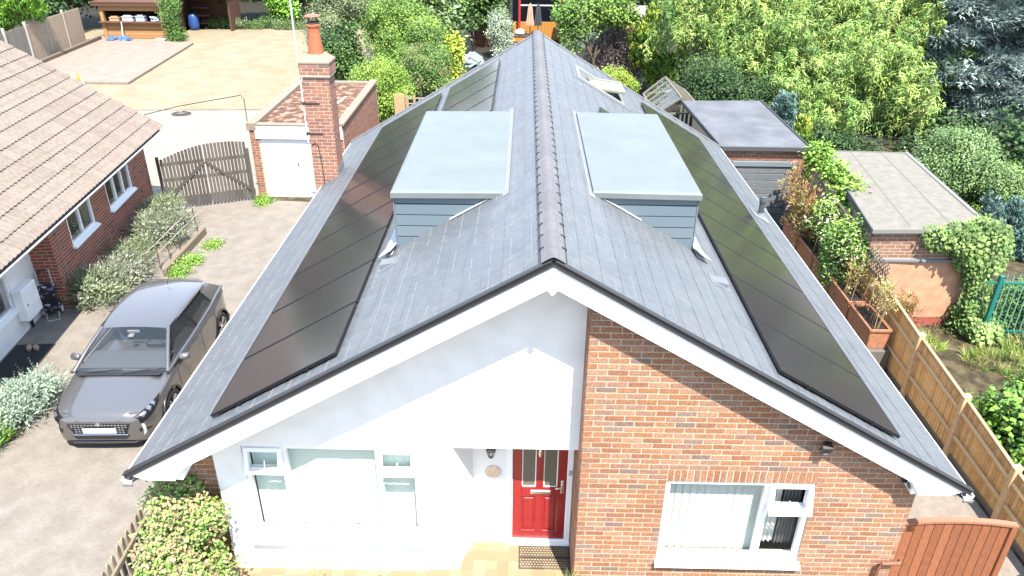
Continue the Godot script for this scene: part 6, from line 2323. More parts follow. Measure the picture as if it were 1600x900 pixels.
# ================================================================ solar panels and other things in the yard
func build_yard() -> void:
	var glassm := mat("solar_glass", Color(0.026, 0.023, 0.024), 0.14, {"spec": 0.36, "bump": tex("slatebump", Color(), Color(), 0.1), "bump_cm": 0.02, "scale": 0.7})
	var framem := mat("solar_frame", Color(0.014, 0.014, 0.016), 0.35, {"metal": 0.3})
	var where := ["nearest the front gable", "second from the front gable", "third from the front gable", "fourth from the front gable, below the vent", "fifth, beside the dormer's front cheek", "sixth, beside the dormer", "seventh, beside the dormer", "eighth, beside the dormer's rear end", "second from the rear gable", "nearest the rear gable"]
	var spots := []
	for k in 10:
		spots.append([-1.0, 2.235, 1.72, -0.08 - k * 1.134, "black solar panel on the left slope, " + where[k], "solar panels in the lower left row"])
	for k in 4:
		spots.append([-1.0, 0.86, 1.35, -0.08 - (6 + k) * 1.134, "black solar panel high on the left slope behind the dormer, " + ["nearest the dormer", "second from the dormer", "second from the rear gable", "nearest the rear gable"][k], "solar panels in the upper left row"])
	for k in 10:
		spots.append([1.0, 2.43, 1.70, -0.06 - k * 1.118, "black solar panel on the right slope, " + where[k], "solar panels in the right row"])
	spots.append([1.0, 1.11, 1.30, -6.66, "single black solar panel high on the right slope behind the right dormer", "solar panels behind the right dormer"])
	for e in spots:
		var sg: float = e[0]
		var L: float = e[2]
		var d := V(cos(0.528), -sg * sin(0.528), 0)       # along the slope, pointing right
		var bs := Basis(d, V(sg * sin(0.528), cos(0.528), 0), V(0, 0, 1))
		var s0: float = e[1] / cos(0.528)
		var mid := V(XR, YR, 0) + V(sg * cos(0.528), -sin(0.528), 0) * (s0 + L / 2) + V(0, 0, e[3] - 0.55)
		var t := thing("solar_panel", e[4], "solar panel", mid + bs.y * 0.055, 0.0, e[5])
		t.basis = bs
		var W := 1.105
		var fr := MB.new()
		for q in [[-L / 2, L / 2, -W / 2, -W / 2 + 0.012], [-L / 2, L / 2, W / 2 - 0.012, W / 2], [-L / 2, -L / 2 + 0.012, -W / 2 + 0.012, W / 2 - 0.012], [L / 2 - 0.012, L / 2, -W / 2 + 0.012, W / 2 - 0.012]]:
			fr.span(V(q[0], -0.018, q[2]), V(q[1], 0.018, q[3]), 0.002)
		part(t, "frame", fr, framem)
		var gl := MB.new()
		gl.span(V(-L / 2 + 0.012, -0.012, -W / 2 + 0.012), V(L / 2 - 0.012, 0.0145, W / 2 - 0.012))
		part(t, "glass", gl, glassm)
		for x in [-L * 0.27, L * 0.27]:
			var cl := MB.new()
			cl.span(V(x - 0.015, -0.03, W / 2 - 0.004), V(x + 0.015, 0.021, W / 2 + 0.010), 0.002)
			cl.span(V(x - 0.016, 0.018, W / 2 - 0.02), V(x + 0.012, 0.022, W / 2 + 0.012), 0.002)
			part(t, "clamp", cl, framem)
		var rl := MB.new()
		for x in [-L * 0.27, L * 0.27]:
			rl.span(V(x - 0.018, -0.046, -W / 2 - 0.02), V(x + 0.018, -0.02, W / 2 - 0.01))
		part(t, "rail", rl, framem)
	var shf := MB.new()
	shf.span(V(-0.24, -0.5, -2.9), V(0.24, 0.045, 2.9), 0.01)
	var shn := solo("planter_shelf", "low dark concrete shelf carrying the terracotta troughs along the fence", "shelf", shf, mat("shelf_conc", Color(0.10, 0.09, 0.08), 0.9))
	shn.position = V(6.70, 0.0, -8.7)
	# terracotta troughs along the right fence
	var terra := mat("trough", Color(0.36, 0.16, 0.085), 0.8, {"tex": tex("wash2", Color(), Color(), 0.1), "scale": 1.0})
	for k in 5:
		var z := -6.42 - k * 1.12
		var t := thing("planter_trough", ["terracotta trough with dry stems, nearest the open fence", "terracotta trough with canes, second along the fence", "terracotta trough under the leafiest climber", "terracotta trough fourth along, with dry grasses", "terracotta trough beside the grey garage door"][k], "planter", V(6.70, 0.05, z), 0.0, "terracotta troughs along the fence")
		var b := MB.new()
		for q in [[V(-0.19, 0, -0.52), V(-0.165, 0.42, 0.52)], [V(0.165, 0, -0.52), V(0.19, 0.42, 0.52)], [V(-0.165, 0, -0.52), V(0.165, 0.42, -0.495)], [V(-0.165, 0, 0.495), V(0.165, 0.42, 0.52)], [V(-0.165, 0, -0.495), V(0.165, 0.04, 0.495)]]:
			b.span(q[0], q[1], 0.006)
		b.span(V(-0.215, 0.37, -0.545), V(-0.19, 0.43, 0.545), 0.008)
		b.span(V(0.19, 0.37, -0.545), V(0.215, 0.43, 0.545), 0.008)
		b.span(V(-0.19, 0.37, 0.52), V(0.19, 0.43, 0.545), 0.008)
		part(t, "trough", b, terra)
		b = MB.new()
		b.span(V(-0.165, 0.04, -0.495), V(0.165, 0.37, 0.495))
		part(t, "soil", b, mat("soil", Color(0.02, 0.014, 0.01), 0.95, {"bump": tex("fine", Color(), Color(), 0.1), "bump_cm": 3.0, "scale": 3.0}))
		var cn := MB.new()
		for i in 9:
			var x := rng.randf_range(-0.12, 0.14)
			var zz := rng.randf_range(-0.45, 0.45)
			var hh := rng.randf_range(0.9, 1.7)
			cn.tube([V(x, 0.35, zz), V(x + 0.03, hh * 0.6, zz + rng.randf_range(-0.05, 0.05)), V(x + rng.randf_range(-0.05, 0.2), hh, zz + rng.randf_range(-0.25, 0.25))], [0.007, 0.006, 0.003], 5)
		part(t, "cane", cn, mat("cane", Color(0.34, 0.25, 0.12), 0.7))
		foliage(t, "dry_leaves", [[V(0.12, 0.75, 0), V(0.12, 0.3, 0.4)], [V(0.12, 1.0, 0.1), V(0.1, 0.25, 0.35)]], "feather", 16.0 if k == 0 or k > 2 else 9.0, [Color(0.32, 0.22, 0.10), Color(0.25, 0.20, 0.09), Color(0.20, 0.20, 0.07), Color(0.22, 0.10, 0.05)], 0.7, 1.2, 0.4)
	# yellow tap on a post behind the neighbour's roof
	var tp := thing("garden_post", "short concrete post with a yellow fitting beside the patio slab", "post", V(-17.25, 0, -22.6))
	var b2 := MB.new()
	b2.span(V(-0.08, -0.1, -0.08), V(0.08, 1.12, 0.08), 0.02)
	part(tp, "post", b2, mat("fence_conc", Color(), 0.9))
	b2 = MB.new()
	b2.tube([V(-0.04, 1.08, 0.05), V(-0.12, 1.22, 0.08), V(-0.14, 1.42, 0.06)], [0.04, 0.06, 0.03], 7)
	part(tp, "yellow_fitting", b2, mat("yellow_paint", Color(0.45, 0.25, 0.03), 0.5))
	# cable sagging from the roof to the garage, with a coil on the ground
	b2 = MB.new()
	b2.tube([V(-7.75, 1.95, -13.55), V(-7.8, 2.75, -13.7), V(-7.95, 2.8, -13.9), V(-9.6, 2.55, -13.6), V(-11.4, 2.2, -12.9)], 0.012, 5)
	solo("black_cable", "thin black cable slung between the left garage and the neighbour's roof", "cable", b2, mat("black_plastic", Color(), 0.4))
	b2 = MB.new()
	for k in 3:
		var pts := []
		for i in 15:
			var a := TAU * i / 14.0
			pts.append(V(cos(a) * (0.36 - 0.06 * k), 0.02 + 0.018 * k, sin(a) * (0.3 - 0.05 * k)))
		b2.tube(pts, 0.014, 5, false)
	var hs := solo("coiled_hose", "loosely coiled dark hose lying on the pale concrete behind the gates", "hose", b2, mat("black_plastic", Color(), 0.4))
	hs.position = V(-13.4, 0.01, -22.0)


# ================================================================ the far end of the gardens
func build_far() -> void:
	var timber := wood("hut_timber", Color(0.36, 0.20, 0.085))
	var dark := wood("hut_dark", Color(0.10, 0.045, 0.03))
	var h := thing("garden_bar", "orange timber garden bar hut with an open serving hatch full of clutter", "hut", V(-22.2, 0, -37.6), 0.0)
	var b := MB.new()
	for e in [[-1.82, -1.62], [1.55, 1.75]]:
		b.span(V(e[0], 0, -0.1), V(e[1], 1.9, 0.12), 0.01)
	b.span(V(-1.62, 1.5, -0.05), V(1.55, 1.85, 0.12), 0.01)
	part(h, "frame", b, timber)
	for k in 5:
		b = MB.new()
		b.span(V(-1.62, 0.02 + k * 0.165, -0.04), V(1.55, 0.175 + k * 0.165, 0.06 + 0.004 * (k % 2)), 0.006)
		part(h, "board", b, [timber, wood("hut_b", Color(0.40, 0.23, 0.10))][k % 2])
	b = MB.new()
	b.span(V(-1.9, 0.86, -0.1), V(1.85, 0.93, 0.3), 0.01)
	part(h, "counter", b, dark)
	b = MB.new()
	b.span(V(-2.1, 1.9, -2.6), V(2.1, 2.0, 0.3))
	b.span(V(-2.1, 1.78, 0.2), V(2.1, 1.92, 0.3))
	part(h, "roof", b, dark)
	b = MB.new()
	b.span(V(-1.8, 0, -2.5), V(1.75, 1.9, -2.4))
	b.span(V(-1.8, 0, -2.4), V(-1.72, 1.9, -0.1))
	b.span(V(1.67, 0, -2.4), V(1.75, 1.9, -0.1))
	part(h, "wall", b, wood("hut_inside", Color(0.12, 0.08, 0.05)))
	var junk := [["cardboard_box", "brown cardboard box on the garden bar counter", "box", -1.05, 0.55, 0.22, Color(0.35, 0.22, 0.12)], ["grey_crate", "pale grey plastic crate on the bar counter beside the cardboard box", "crate", -0.3, 0.6, 0.28, Color(0.34, 0.36, 0.40)], ["blue_grey_crate", "blue grey crate in the middle of the bar counter", "crate", 0.42, 0.5, 0.3, Color(0.28, 0.32, 0.40)], ["folded_sheet", "crumpled pale blue sheet at the right end of the bar counter", "sheet", 1.1, 0.5, 0.2, Color(0.30, 0.36, 0.42)]]
	for j in junk:
		b = MB.new()
		if j[0] == "folded_sheet":
			for k in 6:
				b.box(Transform3D(Basis(V(0.3, 1, 0.2).normalized(), k * 1.1), V(rng.randf_range(-0.15, 0.15), 0.06 + 0.03 * k, rng.randf_range(-0.05, 0.05))), V(0.34, 0.1, 0.2), 0.04)
		else:
			b.span(V(-j[4] / 2, 0, -0.2), V(j[4] / 2, j[5], 0.15), 0.02)
			b.span(V(-j[4] / 2 - 0.02, j[5] - 0.04, -0.22), V(j[4] / 2 + 0.02, j[5], 0.17), 0.01)
			b.span(V(-j[4] / 2 + 0.06, j[5], -0.12), V(j[4] / 2 - 0.1, j[5] + 0.05, 0.08), 0.02)
		var s := solo(j[0], j[1], j[2], b, mat(j[0], j[6], 0.8))
		s.position = h.position + V(j[3], 0.932, 0.02)
	b = MB.new()
	for k in 9:
		b.box(Transform3D(Basis(V(0.4, 1, 0.1).normalized(), k * 0.8), V(rng.randf_range(-0.6, 0.6), 0.05, rng.randf_range(-0.2, 0.25))), V(0.45, 0.09, 0.3), 0.035)
	var tp := solo("blue_tarpaulin", "crumpled blue tarpaulin on the ground before the garden bar", "tarpaulin", b, mat("tarp", Color(0.05, 0.10, 0.22), 0.5))
	tp.position = V(-22.6, 0.11, -36.6)
	b = MB.new()
	b.tube([V(0, 0, 0), V(-0.02, 0.85, -0.25)], 0.03, 6)
	b.span(V(-0.2, 0, 0.0), V(0.2, 0.04, 0.1), 0.01)
	var br := solo("broom", "pale broom leaning against the front boards of the garden bar", "broom", b, mat("galv", Color(), 0.4))
	br.position = V(-22.75, 0.11, -37.0)
	b = MB.new()
	b.span(V(-0.3, 0, -0.2), V(0.3, 0.12, 0.2), 0.02)
	var ps := solo("white_slab", "pale slab lying at the right foot of the garden bar", "slab", b, mat("fence_conc", Color(), 0.9))
	ps.position = V(-20.6, 0.0, -37.0)
	# dark shed beside it
	var sh := thing("dark_shed", "dark open shed with wooden crates in shade beside the garden bar", "shed", V(-19.3, 0, -40.4))
	b = MB.new()
	b.span(V(-1.4, 0, -1.6), V(1.6, 2.2, -1.5))
	b.span(V(-1.45, 0, -1.5), V(-1.35, 2.2, 0.6))
	b.span(V(1.5, 0, -1.5), V(1.6, 2.2, 0.2))
	part(sh, "wall", b, dark)
	b = MB.new()
	b.span(V(-1.6, 2.2, -1.7), V(1.7, 2.3, 0.7))
	part(sh, "roof", b, wood("shed_roof", Color(0.06, 0.05, 0.045)))
	for k in 4:
		b = MB.new()
		b.span(V(-0.9, 0.3 + k * 0.45, -1.0), V(0.1, 0.36 + k * 0.45, -0.5))
		part(sh, "shelf", b, dark)
	b = MB.new()
	b.lathe(Vector3.ZERO, [[0.0, 0.0], [0.28, 0.0], [0.32, 0.3], [0.30, 0.75], [0.2, 0.95], [0.0, 0.98]], 12)
	var bb := solo("blue_barrel", "blue plastic barrel at the mouth of the dark shed", "barrel", b, mat("barrel", Color(0.02, 0.06, 0.2), 0.4), "", true)
	bb.position = V(-20.1, 0, -40.6)
	# covered deck with parasols, at the end of this garden
	var d := thing("garden_shelter", "dark roofed garden shelter with red posts and orange boarded front", "shelter", V(0.4, 0, -38.5))
	b = MB.new()
	for x in [-0.95, 1.35]:
		b.span(V(x - 0.06, 0, -0.06), V(x + 0.06, 2.2, 0.06))
	part(d, "red_post", b, mat("red_post", Color(0.35, 0.02, 0.02), 0.5))
	b = MB.new()
	b.span(V(-1.0, 1.88, -0.03), V(1.4, 1.95, 0.03))
	part(d, "cross_bar", b, mat("galv", Color(), 0.4))
	b = MB.new()
	b.span(V(-1.5, -0.2, -0.1), V(-1.35, 3.2, 0.1))
	b.span(V(-1.6, 2.9, -3.0), V(4.0, 3.1, 0.3))
	b.span(V(-1.6, 0, -3.0), V(4.0, 3.0, -2.9))
	part(d, "dark_frame", b, mat("shelter_dark", Color(0.03, 0.035, 0.045), 0.6))
	for k in 14:
		b = MB.new()
		b.span(V(-1.3 + k * 0.2, -0.2, -0.35), V(-1.105 + k * 0.2, 0.98, -0.30 + 0.006 * (k % 2)), 0.006)
		part(d, "front_board", b, wood("deck_orange", Color(0.46, 0.22, 0.045)))
	b = MB.new()
	b.span(V(-1.35, 0.30, -0.25), V(-0.2, 0.36, 0.5))
	part(d, "table_top", b, mat("grey_plastic", Color(), 0.4))
	b = MB.new()
	b.span(V(-1.35, -0.6, 0.4), V(-0.2, 0.3, 0.46))
	part(d, "table_front", b, wood("deck_orange", Color()))
	for e in [["closed_parasol", "closed dusty pink parasol in front of the garden shelter", 0.05, Color(0.42, 0.26, 0.19)], ["dark_parasol", "closed charcoal parasol beside the pink one at the garden shelter", 0.50, Color(0.035, 0.04, 0.05)]]:
		var p := thing(e[0], e[1], "parasol", V(0.0 + e[2], 0, -37.9))
		b = MB.new()
		b.tube([V(0, 0, 0), V(0, 2.1, 0)], 0.025, 6)
		part(p, "pole", b, mat("cage", Color(), 0.5))
		b = MB.new()
		var rows := []
		for q in [[0.9, 0.2], [1.1, 0.19], [1.4, 0.15], [1.75, 0.12], [2.0, 0.07], [2.12, 0.01]]:
			var row := []
			for k in 16:
				var an := TAU * k / 16
				var rr: float = q[1] * (1.0 + 0.22 * (1 if k % 2 else -1))
				row.append(V(cos(an) * rr, q[0] + (0.08 if k % 2 and q[0] < 1.0 else 0.0), -sin(an) * rr))
			rows.append(row)
		b.grid(rows, true)
		part(p, "canopy", b, mat(e[0], e[3], 0.9, {"double": true}))
	b = MB.new()
	b.lathe(Vector3.ZERO, [[0.0, 0.0], [0.28, 0.02], [0.33, 0.12], [0.22, 0.26], [0.0, 0.34]], 12)
	var cu := solo("white_cushion", "white cushion heap on the table at the garden shelter's left corner", "cushion", b, mat("cushion", Color(0.5, 0.48, 0.46), 0.9), "", true)
	cu.position = V(-0.5, 0.362, -38.25)
	# pale shed roof behind the light green tree
	var sr := thing("pale_shed", "shed with a pale grey-green sheet roof half hidden by the garden tree", "shed", V(3.3, 0, -37.0))
	b = MB.new()
	b.prism([V(-1.7, 1.35, 0.9), V(2.0, 1.35, 0.9), V(2.0, 1.75, -1.2), V(-1.7, 1.75, -1.2)], V(0, 0.06, 0))
	part(sr, "roof", b, mat("shed_sheet", Color(0.20, 0.25, 0.23), 0.7, {"tex": tex("wash2", Color(), Color(), 0.1), "scale": 0.6}))
	for k in 16:
		b = MB.new()
		b.span(V(-1.6 + k * 0.22, 0, 0.6), V(-1.39 + k * 0.22, 1.35, 0.63), 0.004)
		part(sr, "wall_board", b, mat("shed_green", Color(0.12, 0.16, 0.14), 0.8))
	b = MB.new()
	b.span(V(-1.6, 0, -1.1), V(1.9, 1.7, -1.0))
	b.span(V(1.85, 0, -1.0), V(1.9, 1.4, 0.6))
	part(sr, "back_wall", b, mat("shed_green", Color(), 0.8))
	sr = thing("brown_shed", "small shed with grey-pink felt roof between the garden tree and yellow conifer", "shed", V(6.3, 0, -40.0))
	b = MB.new()
	b.prism([V(-1.0, 1.25, 0.9), V(1.1, 1.25, 0.9), V(1.1, 1.55, -1.2), V(-1.0, 1.55, -1.2)], V(0, 0.06, 0))
	part(sr, "roof", b, mat("pink_felt", Color(0.25, 0.215, 0.20), 0.9))
	b = MB.new()
	b.span(V(-0.9, 0, 0.6), V(1.0, 1.25, 0.66))
	b.span(V(-0.9, 0, -1.0), V(-0.84, 1.3, 0.6))
	part(sr, "wall", b, timber)
	# bins and a sheet by the side of the lawn
	var wb := thing("wheelie_bin", "dark wheelie bin in the shade beyond the rear gable, left of the ridge", "bin", V(-3.35, 0, -34.2), 0.2)
	b = MB.new()
	b.prism([V(-0.24, 0.05, 0.26), V(0.24, 0.05, 0.26), V(0.29, 0.95, 0.33), V(-0.29, 0.95, 0.33)], V(0, 0, -0.55))
	part(wb, "body", b, mat("bin", Color(0.03, 0.04, 0.038), 0.5))
	b = MB.new()
	b.span(V(-0.31, 0.95, -0.25), V(0.31, 1.02, 0.37), 0.03)
	part(wb, "lid", b, mat("bin", Color(), 0.5))
	for x in [-0.26, 0.26]:
		b = MB.new()
		b.tube([V(x - 0.03, 0.1, -0.25), V(x + 0.03, 0.1, -0.25)], 0.1, 10)
		part(wb, "wheel", b, mat("tyre", Color(), 0.8))
	b = MB.new()
	for k in 6:
		b.box(Transform3D(Basis(V(0.2, 1, 0.3).normalized(), k * 0.9), V(rng.randf_range(-0.5, 0.5), 0.12 + 0.05 * k, rng.randf_range(-0.3, 0.3))), V(0.9, 0.10, 0.6), 0.04)
	var gs := solo("grey_tarpaulin", "crumpled blue-grey sheet on the ground below the wheelie bin", "tarpaulin", b, mat("grey_tarp", Color(0.16, 0.20, 0.22), 0.5))
	gs.position = V(-3.0, 0, -31.6)
	# stable red-brown fence piece behind
	var rf := thing("red_screen", "red-brown timber screen between the dark tree and the white shrub", "fence", V(-2.5, 0, -36.5))
	for k in 8:
		b = MB.new()
		b.span(V(-0.5 + k * 0.125, 0, -0.02), V(-0.385 + k * 0.125, 1.6, 0.02), 0.004)
		part(rf, "board", b, wood("red_wood", Color(0.16, 0.05, 0.03)))


# ================================================================ plants
func build_plants() -> void:
	var G := {
		"mid": [Color(0.055, 0.105, 0.02), Color(0.075, 0.13, 0.028), Color(0.045, 0.085, 0.018), Color(0.09, 0.14, 0.035)],
		"dark": [Color(0.0180, 0.0396, 0.0101), Color(0.0252, 0.0504, 0.0130), Color(0.0144, 0.0324, 0.0086), Color(0.0360, 0.0612, 0.0158)],
		"lime": [Color(0.14, 0.21, 0.03), Color(0.11, 0.18, 0.025), Color(0.17, 0.22, 0.04)],
		"bright": [Color(0.09, 0.18, 0.02), Color(0.12, 0.21, 0.03), Color(0.07, 0.15, 0.018)],
		"willow": [Color(0.155, 0.211, 0.046), Color(0.198, 0.246, 0.058), Color(0.102, 0.159, 0.036), Color(0.227, 0.258, 0.078), Color(0.066, 0.117, 0.029), Color(0.132, 0.194, 0.052)],
		"cedar": [Color(0.135, 0.165, 0.155), Color(0.17, 0.20, 0.19), Color(0.09, 0.12, 0.11), Color(0.05, 0.07, 0.065), Color(0.22, 0.25, 0.24)],
		"olive": [Color(0.11, 0.13, 0.06), Color(0.09, 0.115, 0.045), Color(0.13, 0.145, 0.08)],
		"yellow": [Color(0.27, 0.27, 0.03), Color(0.22, 0.25, 0.03), Color(0.18, 0.22, 0.03)],
		"purple": [Color(0.11, 0.075, 0.078), Color(0.15, 0.105, 0.105), Color(0.075, 0.05, 0.053), Color(0.19, 0.14, 0.135)],
		"white": [Color(0.24, 0.26, 0.19), Color(0.30, 0.31, 0.25), Color(0.12, 0.16, 0.08)],
		"juniper": [Color(0.07, 0.115, 0.10), Color(0.09, 0.14, 0.125), Color(0.05, 0.085, 0.075)],
		"ivy": [Color(0.085, 0.13, 0.03), Color(0.11, 0.155, 0.04), Color(0.05, 0.085, 0.02), Color(0.14, 0.18, 0.06)],
		"bush": [Color(0.100, 0.169, 0.031), Color(0.138, 0.203, 0.050), Color(0.069, 0.128, 0.022), Color(0.163, 0.203, 0.062), Color(0.213, 0.162, 0.081), Color(0.200, 0.216, 0.088), Color(0.237, 0.149, 0.088)],
		"lav": [Color(0.17, 0.175, 0.12), Color(0.14, 0.155, 0.09), Color(0.19, 0.18, 0.15)],
		"straw": [Color(0.26, 0.20, 0.09), Color(0.20, 0.18, 0.07), Color(0.14, 0.17, 0.05)],
	}
	# --- back left
	plant("leafy_shrub", "bright lime green feathery shrub rising behind the silvered fence, top left", "shrub", [[V(-25.2, 2.7, -31.0), V(1.3, 1.0, 1.1)], [V(-24.2, 2.5, -31.2), V(1.0, 0.85, 1.0)], [V(-25.7, 1.7, -30.4), V(0.7, 0.7, 0.7)]], "scale", 34.0, G.bright, {"s0": 1.0, "s1": 1.9})
	plant("dark_tree", "dark tree behind the beige fence panels", "tree", [[V(-27.6, 2.2, -39.0), V(1.7, 1.3, 1.5)], [V(-25.9, 2.6, -40.5), V(1.6, 1.2, 1.5)], [V(-27.0, 4.2, -41.0), V(2.2, 1.6, 2.0)]], "large", 13.0, G.dark, {"trunk": 0.14, "s0": 1.2, "s1": 2.0})
	plant("climbing_plant", "green climber covering the right side of the garden bar", "climber", [[V(-19.75, 1.7, -37.2), V(0.4, 0.8, 0.5)], [V(-19.85, 0.8, -37.0), V(0.35, 0.6, 0.4)], [V(-19.6, 0.35, -36.8), V(0.35, 0.3, 0.35)]], "small", 45.0, G.mid, {"s0": 1.2, "s1": 2.0})
	var far := [["dark leaved tree with a pale trunk at the far edge of the dry lawn, leftmost", V(-18.2, 0, -42.8), 0], ["dark leaved tree with a leaning trunk at the far edge of the dry lawn, second", V(-16.3, 0, -43.6), 1], ["dark leaved tree at the far edge of the dry lawn, third", V(-14.4, 0, -44.5), 0], ["dark leaved tree at the far edge of the dry lawn, above the chimney", V(-11.8, 0, -44.8), 1], ["dark leaved tree behind the garden bar's shed", V(-21.0, 0, -43.5), 0]]
	for e in far:
		var p: Vector3 = e[1]
		plant("garden_tree", e[0], "tree", [[p + V(0, 3.4, 0), V(1.5, 1.3, 1.3)], [p + V(0.9, 2.7, 0.2), V(1.1, 0.9, 1.0)], [p + V(-0.9, 2.6, 0.3), V(1.1, 0.9, 1.0)], [p + V(0.2, 4.8, -0.5), V(1.8, 1.2, 1.5)]], "large", 11.0, G.dark, {"base": p, "trunk": 0.13, "s0": 1.1, "s1": 1.9, "bark": "bark_pale", "group": "trees along the far lawn edge"})
	plant("bright_shrub", "bright green shrub at the far lawn edge left of the aerial mast", "shrub", [[V(-15.2, 0.9, -43.0), V(0.9, 0.8, 0.8)], [V(-15.6, 1.6, -43.4), V(0.8, 0.6, 0.7)]], "large", 26.0, G.bright, {"s0": 0.9, "s1": 1.5})
	# low growth along the far edge of the lawn
	var edge := []
	for i in 22:
		edge.append([V(-19.6 + i * 0.62, 0.2, -41.2 - absf(i - 6) * 0.09 + rng.randf_range(-0.3, 0.3)), V(0.5, 0.32, 0.4)])
	var ed := thing("border_growth", "low mixed weeds along the far edge of the dry lawn", "weeds", V(0, 0, 0))
	ed.set_meta("kind", "stuff")
	foliage(ed, "foliage", edge, "small", 26.0, G.olive + G.mid, 1.0, 1.8)
	var screen := thing("woodland", "dense dark trees closing the gardens at the top of the photo", "woodland", V(0, 0, 0))
	screen.set_meta("kind", "stuff")
	var wd := []
	for i in 34:
		var x := -42.0 + i * 3.0 + rng.randf_range(-1, 1)
		wd.append([V(x, rng.randf_range(1.0, 2.4), -50.0 - rng.randf_range(0, 6)), V(2.3, 2.0, 2.0)])
		wd.append([V(x + 1.2, rng.randf_range(3.4, 6.0), -53.0 - rng.randf_range(0, 6)), V(2.8, 2.4, 2.4)])
	foliage(screen, "foliage", wd, "large", 4.2, G.dark + G.mid, 2.2, 3.6, 0.4)
	# --- shrubs beyond the left garage
	plant("olive_tree", "pale olive green tree beyond the chimney pot", "tree", [[V(-9.1, 2.6, -30.0), V(0.95, 0.85, 0.9)], [V(-7.9, 3.0, -30.0), V(1.0, 0.8, 0.9)], [V(-9.7, 1.8, -29.6), V(0.5, 0.55, 0.5)], [V(-8.6, 3.7, -30.6), V(1.0, 0.6, 0.8)]], "small", 60.0, G.olive, {"trunk": 0.09, "s0": 1.2, "s1": 2.0})
	plant("round_shrub", "dark glossy round shrub just right of the chimney pot", "shrub", [[V(-7.6, 2.0, -24.5), V(0.78, 1.0, 0.8)], [V(-8.0, 1.5, -24.4), V(0.5, 0.65, 0.5)], [V(-7.2, 1.4, -24.4), V(0.5, 0.6, 0.5)]], "large", 75.0, G.mid + G.dark, {"s0": 0.7, "s1": 1.1, "trunk": 0.05})
	plant("broad_shrub", "large mid green shrub mass behind the mossy garage", "shrub", [[V(-5.5, 2.8, -25.4), V(1.2, 1.0, 1.1)], [V(-4.4, 2.2, -25.0), V(1.2, 1.1, 1.1)], [V(-5.0, 1.4, -24.6), V(1.0, 0.9, 0.9)]], "small", 75.0, G.mid + G.lime, {"s0": 1.1, "s1": 1.8, "trunk": 0.08})
	plant("light_tree", "light green tree at the top, beyond the large shrub mass", "tree", [[V(-6.9, 2.7, -31.0), V(1.2, 0.9, 1.1)], [V(-5.3, 2.9, -31.0), V(1.3, 1.0, 1.2)], [V(-4.2, 1.8, -30.6), V(0.95, 1.2, 0.9)], [V(-6.2, 4.0, -32.0), V(1.5, 0.9, 1.2)]], "large", 26.0, G.mid + G.olive, {"trunk": 0.1, "s0": 1.0, "s1": 1.7})
	plant("variegated_shrub", "golden yellow variegated shrub beside the grey sheet", "shrub", [[V(-3.2, 1.7, -25.5), V(0.34, 0.75, 0.4)], [V(-3.35, 0.9, -25.3), V(0.42, 0.6, 0.4)]], "large", 90.0, G.yellow, {"s0": 0.7, "s1": 1.1, "trunk": 0.03})
	plant("lime_shrub", "low lime yellow-green shrub at the back edge of the garage roof", "shrub", [[V(-5.3, 1.8, -21.0), V(0.6, 0.5, 0.5)], [V(-5.9, 1.5, -21.0), V(0.5, 0.4, 0.5)], [V(-4.7, 1.4, -21.0), V(0.55, 0.5, 0.5)], [V(-5.3, 0.9, -20.8), V(0.7, 0.6, 0.5)]], "small", 110.0, G.lime, {"s0": 0.9, "s1": 1.5, "trunk": 0.03})
	plant("russet_shrub", "rounded shrub with pinkish new shoots above the trellis", "shrub", [[V(-3.85, 1.75, -23.3), V(0.85, 0.65, 0.8)], [V(-3.9, 1.2, -23.0), V(0.8, 0.6, 0.7)]], "small", 90.0, G.mid + [Color(0.16, 0.12, 0.06)], {"s0": 0.9, "s1": 1.5, "trunk": 0.04})
	plant("dark_tree", "dark tree at the top, left of the garden shelter", "tree", [[V(-3.2, 2.4, -36.0), V(1.4, 1.3, 1.3)], [V(-2.1, 2.1, -36.2), V(0.9, 1.0, 0.9)], [V(-4.3, 2.7, -36.0), V(1.1, 1.0, 1.0)], [V(-3.0, 3.9, -36.5), V(1.6, 1.0, 1.3)]], "large", 22.0, G.dark + G.mid, {"trunk": 0.12, "s0": 0.9, "s1": 1.6})
	plant("white_shrub", "pale cream flowering shrub left of the ridge's far end", "shrub", [[V(-1.45, 1.4, -33.5), V(0.45, 0.8, 0.5)], [V(-1.4, 0.75, -33.3), V(0.55, 0.6, 0.5)]], "small", 90.0, G.white, {"s0": 1.0, "s1": 1.7, "trunk": 0.03})
	plant("banana_plant", "banana plant with one broad bright leaf behind the trellis", "plant", [[V(-3.0, 1.5, -18.6), V(0.2, 0.2, 0.2)]], "grass", 10.0, G.bright, {"stem": false})
	var bl := MB.new()
	for e in [[0.0, 0.95, 0.2, 0.35], [0.35, 0.75, -0.1, 0.5], [-0.25, 0.6, 0.1, -0.3]]:
		var rows := []
		for i in 8:
			var t := i / 7.0
			var wdt := 0.17 * sin(PI * pow(t, 0.8)) + 0.01
			var c := V(e[0] * t + e[3] * 0.2 * t * t, 1.2 + e[1] * t - 0.35 * t * t, e[2] * t)
			rows.append([c + V(-wdt, 0.02, 0.05), c + V(-wdt * 0.5, 0.05, 0.02), c, c + V(wdt * 0.5, 0.05, 0.02), c + V(wdt, 0.02, 0.05)])
		bl.grid(rows)
	part(get_node("banana_plant"), "broad_leaf", bl, mat("banana", Color(0.16, 0.27, 0.03), 0.4, {"double": true, "back": Color(0.5, 0.6, 0.2)}), true)
